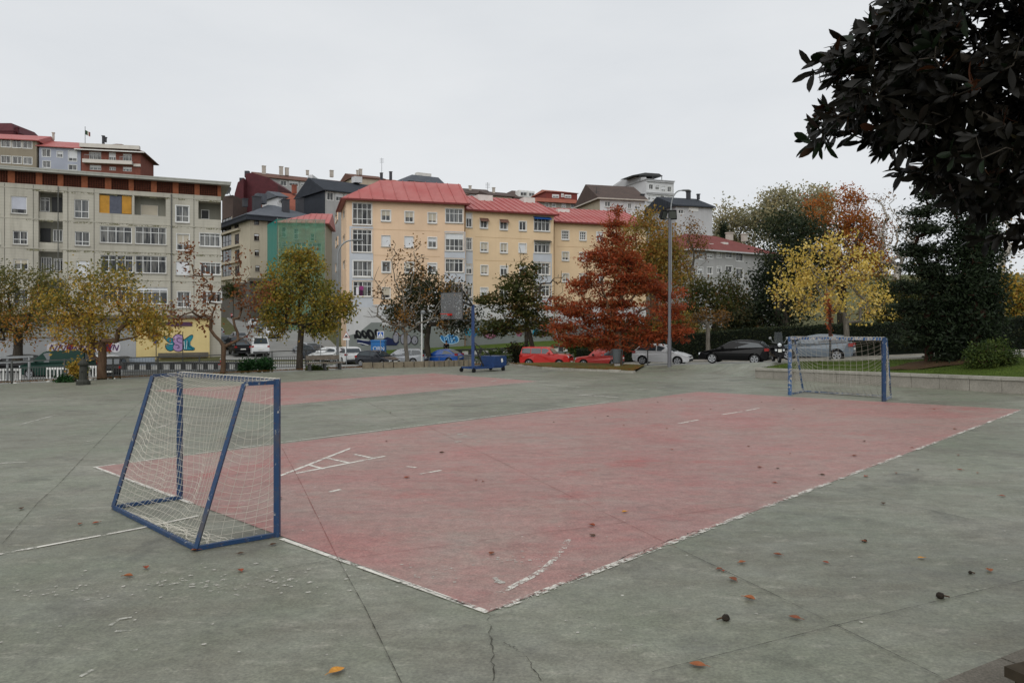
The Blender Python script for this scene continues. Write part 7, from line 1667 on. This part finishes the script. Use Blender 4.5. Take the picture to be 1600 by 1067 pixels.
# parapets: dark rail on posts with pale panels
def parapet(label, a, b, h, n, zdrop=.0, wall=None):
    root = thing('parapet', label, 'parapet', a, 'balustrades along the lower street'); up = Vector((0, 0, 1)); d = (b-a)/n; nn = Vector((d.y, -d.x, 0)).normalized()
    m = MB(); m.obox(a+up*h-nn*.1, b-a, nn*.3, up*.14); m.build('rail', M_DKMETAL, root)
    m = MB(); m.obox(a-up*.02-nn*.1, b-a, nn*.28, up*.1); m.build('plinth', M_GREYMETAL, root)
    for i in range(n):
        m = MB(); m.obox(a+d*(i+.0)+up*.081, d*.36, nn*.18, up*(h-.082)); m.build('post', M_DKMETAL, root)
        m = MB(); m.obox(a+d*(i+.40)+nn*.05+up*.081, d*.56, nn*.06, up*(h-.15)); 
        for k in range(4): m.obox(a+d*(i+.46+.13*k)+nn*.111+up*.081, d*.03, nn*.03, up*(h*.5))
        m.build('panel', M_WHITE, root)
    if wall:
        m = MB(); m.obox(a-up*(wall+.02)-nn*.08, b-a, nn*.2, up*wall); m.build('wall', wall_m, root)
wall_m = render_wall('parapet_wall', '8f908d')
a = P(190, 580, 50); b = P(398, 576, 56); a.z = ZV(579.5, 50); b.z = ZV(578, 56)
parapet('balustrade of pale panels under a dark rail in front of the yellow wall', a, b, .45, 12, wall=.8)
a = P(700, 553, 74); b = P(935, 546, 76); a.z = ZV(556, 74); b.z = ZV(548, 76)
parapet('balustrade with white panels on the wall below the orange blocks', a, b, .48, 15, wall=1.5)
# grass bank in front of the orange blocks
band('bank', [(x, y, z) for x, y, z in ((*XY(560, 76), -1.4), (*XY(700, 76.5), -.9), (*XY(935, 79), -.1))], [(*XY(552, 83), -.9), (*XY(727, 87), -.4), (*XY(935, 96), .4)], 4, M_LAWN)
# stone edging with thin posts
e0 = G(566, 576); e1 = G(740, 571.5); d = e1-e0; n = 11; up = Vector((0, 0, 1)); ed = thing('stone_edging', 'row of tan stone blocks edging the court in front of the parked cars', 'edging', e0); nn = Vector((d.y, -d.x, 0)).normalized()
for i in range(n): m = MB(); m.obox(e0+d*(i/n+.004)-up*.1, d*(1/n-.008), -nn*.35, up*(.52+random.uniform(-.02, .02))); m.build('block', plain('tan_stone', '776e5e', .9, .2, 0, .2, 3), ed)
rl = thing('railing', 'thin low hooped rail in front of the stone edging', 'railing', e0, 'railings along the court edge')
for i in range(7, 12): q = e0+d*(i/n-.05)+nn*.15; m = MB(); m.tube(q, q+up*.75, .025, .025, 5); m.build('post', M_FENCE, rl)
m = MB(); m.tube(e0+d*(7/n-.05)+nn*.15+up*.74, e0+d*(11/n-.05)+nn*.15+up*.74, .02, .02, 5); m.build('rail', M_FENCE, rl)
# timber bench by the lamp post (seen from behind)
c = P(478, 580, 51.2); zb = ground(c.x, c.y)+.05; e = P(536, 577, 52.5); d = Vector((e.x-c.x, e.y-c.y, 0)); L = d.length; d.normalize(); nn = Vector((d.y, -d.x, 0)); c.z = zb
bn = thing('park_bench', 'weathered pale timber bench by the curved lamp post', 'bench', c)
m = MB(); m.obox(c+Vector((0, 0, .44)), d*L, nn*.45, (0, 0, .07)); m.build('seat', M_TIMBER, bn); m = MB()
m.obox(c+Vector((0, 0, .68))-nn*.06, d*(L*.9), nn*.05, (0, 0, .30)); m.build('backrest', M_TIMBER, bn)
for t in (.05, .45, .86): m = MB(); m.obox(c+d*(L*t), d*.12, nn*.42, (0, 0, .438)); m.obox(c+d*(L*t)-nn*.10, d*.10, nn*.039, (0, 0, .95)); m.build('leg', M_DKMETAL, bn)
# stone post, barriers, metal panel, notice board, hydrant, bin
c = G(130, 601); sp_ = thing('stone_post', 'dark cast iron fountain post by the railing under the forked tree', 'fountain post', c); m = MB()
for z0, z1, r0, r1 in ((0, .18, .34, .34), (.18, .28, .30, .24), (.28, 1.0, .2, .17), (1.0, 1.06, .22, .27), (1.06, 1.14, .27, .27), (1.14, 1.3, .22, .12), (1.3, 1.42, .08, .03)): m.tube(c+up*z0, c+up*z1, r0, r1, 12)
m.build('column', plain('dark_cast_iron', '34352f', .7, .3, 0, .2, 5), sp_); m = MB(); m.tube(c+up*.75, c+up*.7+Vector((.05, -.32, 0)), .03, .03, 6); m.build('spout', M_DKMETAL, sp_)
def barrier(label, u, d, zb, wpx, rz):
    c = P(u, 560, d); c.z = zb; r = thing('barrier', label, 'barrier', c, 'white plastic barriers', rz); w = wpx*d/F; m = MB()
    m.obox((-w/2, -.04, .95), (w, 0, 0), (0, .08, 0), (0, 0, .14)); m.obox((-w/2, -.04, .28), (w, 0, 0), (0, .08, 0), (0, 0, .1))
    k = max(4, int(w/.24))
    for i in range(k+1): x = lerp(-w/2, w/2-.07, i/k); m.obox((x, -.035, .381), (.07, 0, 0), (0, .07, 0), (0, 0, .568))
    m.build('frame', M_WHITE, r, local=True)
    for s in (-1, 1): m = MB(); m.obox((s*w*.36-.1, -.25, 0), (.2, 0, 0), (0, .5, 0), (0, 0, .278)); m.build('foot', M_WHITE, r, local=True)
for u, d, w, rz, lab in ((93, 49.8, 40, .1, 'white plastic barrier with red lettering side in front of the green van'), (150, 51.6, 20, .2, 'white barrier left of the forked trunk'), (176, 52.2, 16, -.1, 'white barrier right of the forked trunk'), (12, 48.6, 40, .05, 'white barrier at the left edge of the photo')):
    barrier(lab if 'red' not in lab else 'white plastic barrier in front of the green van', u, d, -1.62, w, rz)
c = P(40, 556, 47.5); rl = thing('guard_rail', 'pale double guard rail in front of the dark hatchback on the far left', 'guard rail', (c.x, c.y, -1.6))
for v0, v1 in ((560, 557), (568, 564)): m = MB(); m.bar(P(-30, v0, 47.5), P(52, v1, 48.5), .06, .13); m.build('rail', M_GREYMETAL, rl)
for u in (-20, 10, 44): m = MB(); q = P(u, 562, 48); m.bar((q.x, q.y+.1, -1.6), (q.x, q.y+.1, ZV(558, 48)), .1); m.build('post', M_GREYMETAL, rl)
c = P(222, 558, 53.5); mp_ = thing('metal_panel', 'grey ribbed metal panel standing left of the notice pole', 'panel', (c.x, c.y, -1.6)); m = MB(); w = 40*53.5/F
m.obox((c.x-w/2, c.y, -1.5), (w, 0, 0), (0, .03, 0), (0, 0, 1.45))
for i in range(9): m.obox((c.x-w/2+w*(i+.3)/9, c.y-.031, -1.49), (w*.04, 0, 0), (0, .03, 0), (0, 0, 1.43))
m.build('sheet', plain('panel_blue_grey', '8d969f', .5, .4, .2), mp_)
for s in (-1, 1): m = MB(); m.bar((c.x+s*w*.45, c.y+.08, -1.6), (c.x+s*w*.45, c.y+.08, 0), .06); m.build('leg', M_GREYMETAL, mp_)
for u, v0, lab in ((244, 512, 'thin dark pole in front of the yellow wall, left of the graffiti'), (285.5, 518, 'thin dark pole crossing the graffiti on the yellow wall')):
    c = P(u, v0, 55); r = thing('pole', lab, 'pole', (c.x, c.y, -1.6), 'thin poles before the yellow wall'); m = MB(); m.tube((c.x, c.y, -1.6), c, .035, .03, 6); m.build('shaft', M_DKMETAL, r)
c = P(345.5, 563, 60); hy = thing('fire_hydrant', 'red fire hydrant on the pavement beside the rust leaved tree', 'hydrant', (c.x, c.y, -1.45)); q = Vector((c.x, c.y, -1.45)); m = MB()
for z0, z1, r0, r1 in ((0, .08, .2, .2), (.08, .62, .14, .13), (.62, .68, .17, .17), (.68, .84, .15, .07)): m.tube(q+up*z0, q+up*z1, r0, r1, 10)
m.build('barrel', M_RED, hy)
for s in (-1, 1): m = MB(); m.tube(q+up*.5, q+up*.5+Vector((s*.22, 0, 0)), .07, .07, 8); m.build('outlet', M_RED, hy)
c = P(963.5, 583, 48.8); c.z = ground(c.x, c.y)+.05; lb = thing('litter_bin', 'grey litter bin in front of the red conifer trunk', 'litter bin', c)
m = MB(); m.tube(c+up*.35, c+up*1.18, .24, .31, 14); m.tube(c+up*1.18, c+up*1.24, .33, .33, 14); m.build('bucket', plain('bin_grey', '4f5456', .6, .3), lb)
for s in (-1, 1): m = MB(); m.bar(c+Vector((s*.36, 0, 0)), c+Vector((s*.36, 0, 1.2)), .05); m.build('post', M_DKMETAL, lb)
m = MB(); m.obox(c+Vector((-.16, -.27, 0)), (.34, 0, 0), (0, .3, 0), up*.30); m.build('foot_block', plain('concrete_foot', '8f8d88'), lb)
# rust coloured stake and thin sign post on the right
c = P(1297, 562, 37); r = thing('young_tree', 'slim young tree with a rust red stem crossing in front of the grey hatchback', 'tree', c); m = MB(); m.tube(c, P(1297, 531, 37), .05, .05, 7); m.build('stake', M_DKMETAL, r); m = MB(); m.tube(P(1297, 532, 37), P(1296.5, 478, 37), .085, .06, 7); m.build('trunk', BK_R, r)
nC = 260; C = np.array(P(1296, 488, 37))+RNG.normal(size=(nC, 3))*np.array([.12, .12, .45]); V, Q = leaf_quads(C, .14, .07); build_arrays('crown', V-np.array(c), Q, L_RED, r, np.repeat(RNG.uniform(size=nC), 4))
c = P(1012, 568, 50); c.z = zr(c.x, c.y)-.1; r = thing('post', 'thin dark post in front of the white hatchback door', 'post', c); m = MB(); m.tube(c, P(1012, 512, 50), .045, .04, 8); m.build('shaft', M_DKMETAL, r)
# white fence rail far in the park and a garden wall behind the left cars
wl_ = thing('garden_wall', 'pale rendered wall covered with graffiti behind the green van', 'wall', Vector((*XY(-60, 62), -1.6))); m = MB(); a = Vector((*XY(-120, 61), -1.6)); b = Vector((*XY(212, 66), -1.6)); d = b-a; nn = Vector((d.y, -d.x, 0)).normalized(); m.obox(a, d, -nn*.25, up*2.7); m.build('wall', render_wall('garden_wall_render', 'a5a7a8', (.7, .7, .7), .35), wl_)
m = MB(); m.obox(a+nn*.06+up*2.71, d, -nn*.37, up*.1); m.build('coping', M_COPE, wl_)
mats_ = [plain('spray_'+k, k, .8, .2, 0, .1, 4) for k in ('d9d6da', '5a3a63', '8e2f2a', '23232b')]; m = MB()
for i in range(9):
    t = lerp(.6, .93, i/9)+random.uniform(-.008, .008); z = random.uniform(.95, 1.15); w = random.uniform(.35, .6)
    q = smooth_loop([(-w, -.35), (w*.8, -.45), (w, .3), (.1, .5), (-w*.8, .4)]); mi = (0, 0, 2, 0, 0, 1, 0, 2, 0)[i]
    m.poly([a+d*t+d.normalized()*x+nn*(.006+.003*i)+up*(z+.75+y) for x, y in q], mi)
    for s in stroke([(-w*.5, -.2), (-.1, .3), (.1, -.25), (w*.6, .25)], .09): m.poly([a+d*t+d.normalized()*x+nn*(.036+.003*i)+up*(z+.75+y) for x, y in s], 1 if mi != 1 else 3)
m.build('graffiti', mats_, wl_)
# ---------------------------------------------------------------- people (small, far off)
def skin(name, verts, edges, radii, mat, parent, root=0):
    me = bpy.data.meshes.new(name); me.from_pydata(verts, edges, []); o = bpy.data.objects.new(name, me); COL.objects.link(o); o.parent = parent
    md = o.modifiers.new('skin', 'SKIN'); me.skin_vertices[0].data[root].use_root = True
    for v, r in zip(me.skin_vertices[0].data, radii): v.radius = (r, r)
    s = o.modifiers.new('smooth', 'SUBSURF'); s.levels = 1; s.render_levels = 1; me.materials.append(mat); return o
def person(label, loc_, rz, top, legs, hairc):
    r = thing('person', label, 'person', loc_, None, rz); sk = plain('skin', 'b98b70', .6, .3)
    v = [(0, 0, .95), (0, 0, 1.15), (0, 0, 1.38), (0, .01, 1.49), (0, .0, 1.58), (0, .01, 1.70), (-.2, 0, 1.40), (-.25, .03, 1.14), (-.22, -.05, .92), (-.21, -.07, .82), (.2, 0, 1.40), (.25, .03, 1.14), (.22, -.05, .92), (.21, -.07, .82),
         (-.09, 0, .90), (-.10, -.02, .50), (-.10, .03, .08), (-.10, -.14, .04), (.09, 0, .90), (.10, -.10, .50), (.10, -.02, .10), (.10, -.20, .05)]
    e = [(0, 1), (1, 2), (2, 3), (3, 4), (4, 5), (2, 6), (6, 7), (7, 8), (8, 9), (2, 10), (10, 11), (11, 12), (12, 13), (0, 14), (14, 15), (15, 16), (16, 17), (0, 18), (18, 19), (19, 20), (20, 21)]
    R = [.12, .12, .14, .055, .085, .08, .06, .045, .035, .03, .06, .045, .035, .03, .085, .06, .045, .035, .085, .06, .045, .035]
    skin('body', v, e, R, sk, r)
    skin('jacket', [v[0], v[1], v[2], v[6], v[7], v[8], v[10], v[11], v[12], (0, 0, 1.45)], [(0, 1), (1, 2), (2, 9), (2, 3), (3, 4), (4, 5), (2, 6), (6, 7), (7, 8)], [.15, .15, .17, .08, .065, .05, .08, .065, .05, .07], top, r)
    skin('trousers', [v[0], v[14], v[15], v[16], v[18], v[19], v[20]], [(0, 1), (1, 2), (2, 3), (0, 4), (4, 5), (5, 6)], [.14, .10, .08, .06, .10, .08, .06], legs, r)
    m = MB(); m.ball((0, .025, 1.67), .115, 12, 8, 1.0); m.build('hair', hairc, r, local=True)
    for s in (-1, 1): m = MB(); m.ball((s*.035, -.085, 1.645), .012, 6, 4); m.build('eye', M_BLACK, r, local=True)
    return r
x, y = XY(402, 136); person('person in a white top and dark trousers walking up the sloping street', (x, y, zleft(y)+.04), 3.0, M_WHITE, M_BLACK, plain('grey_hair', '8d8780'))
x, y = XY(697.5, 75.2); person('dark haired person in a black jacket standing behind the blue coupe', (x, y, -1.2), .3, M_BLACK, plain('navy_cloth', '23262f'), plain('black_hair', '1a1614'))
# ---------------------------------------------------------------- light, sky, camera
w = bpy.data.worlds.new('World'); SC.world = w; w.use_nodes = True
nt = w.node_tree; bg = nt.nodes['Background']
EL = math.radians(42); RO = math.radians(195)
sky = nt.nodes.new('ShaderNodeTexSky'); sky.sky_type = 'NISHITA'; sky.sun_disc = False; sky.sun_elevation = EL; sky.sun_rotation = RO
tc = nt.nodes.new('ShaderNodeTexCoord')
mp = nt.nodes.new('ShaderNodeMapping'); mp.inputs['Scale'].default_value = (1.0, 1.0, 3.0); nt.links.new(tc.outputs['Generated'], mp.inputs['Vector'])
nz = nt.nodes.new('ShaderNodeTexNoise'); nz.inputs['Scale'].default_value = 1.6; nz.inputs['Detail'].default_value = 6; nz.inputs['Roughness'].default_value = .55
nt.links.new(mp.outputs[0], nz.inputs['Vector'])
cr = nt.nodes.new('ShaderNodeValToRGB'); nt.links.new(nz.outputs['Fac'], cr.inputs['Fac'])
cr.color_ramp.elements[0].position = .3; cr.color_ramp.elements[0].color = (6.8, 7.1, 7.45, 1)
cr.color_ramp.elements[1].position = .7; cr.color_ramp.elements[1].color = (7.95, 8.15, 8.35, 1)
mx = nt.nodes.new('ShaderNodeMix'); mx.data_type = 'RGBA'; mx.inputs[0].default_value = .97
nt.links.new(sky.outputs[0], mx.inputs[6]); nt.links.new(cr.outputs[0], mx.inputs[7]); nt.links.new(mx.outputs[2], bg.inputs['Color'])
bg.inputs['Strength'].default_value = .1
sd_ = bpy.data.lights.new('sun', 'SUN'); sd_.energy = 1.5; sd_.angle = math.radians(70); sd_.color = (1, .97, .93)
so = bpy.data.objects.new('sun', sd_); COL.objects.link(so)
dirv = Vector((math.sin(RO)*math.cos(EL), math.cos(RO)*math.cos(EL), math.sin(EL)))   # towards the sun
so.rotation_euler = dirv.to_track_quat('Z', 'Y').to_euler(); so.location = (0, -20, 60)
cam = bpy.data.cameras.new('camera'); co = bpy.data.objects.new('camera', cam); COL.objects.link(co)
co.location = (0, 0, HC); co.rotation_euler = (math.pi/2, 0, 0)
cam.sensor_width = 36; cam.lens = F/1600*36; cam.shift_y = -33.5/1600; cam.clip_end = 4000; cam.clip_start = .05
SC.camera = co
SC.view_settings.view_transform = 'Standard'; SC.view_settings.look = 'None'; SC.view_settings.exposure = 0; SC.view_settings.gamma = 1
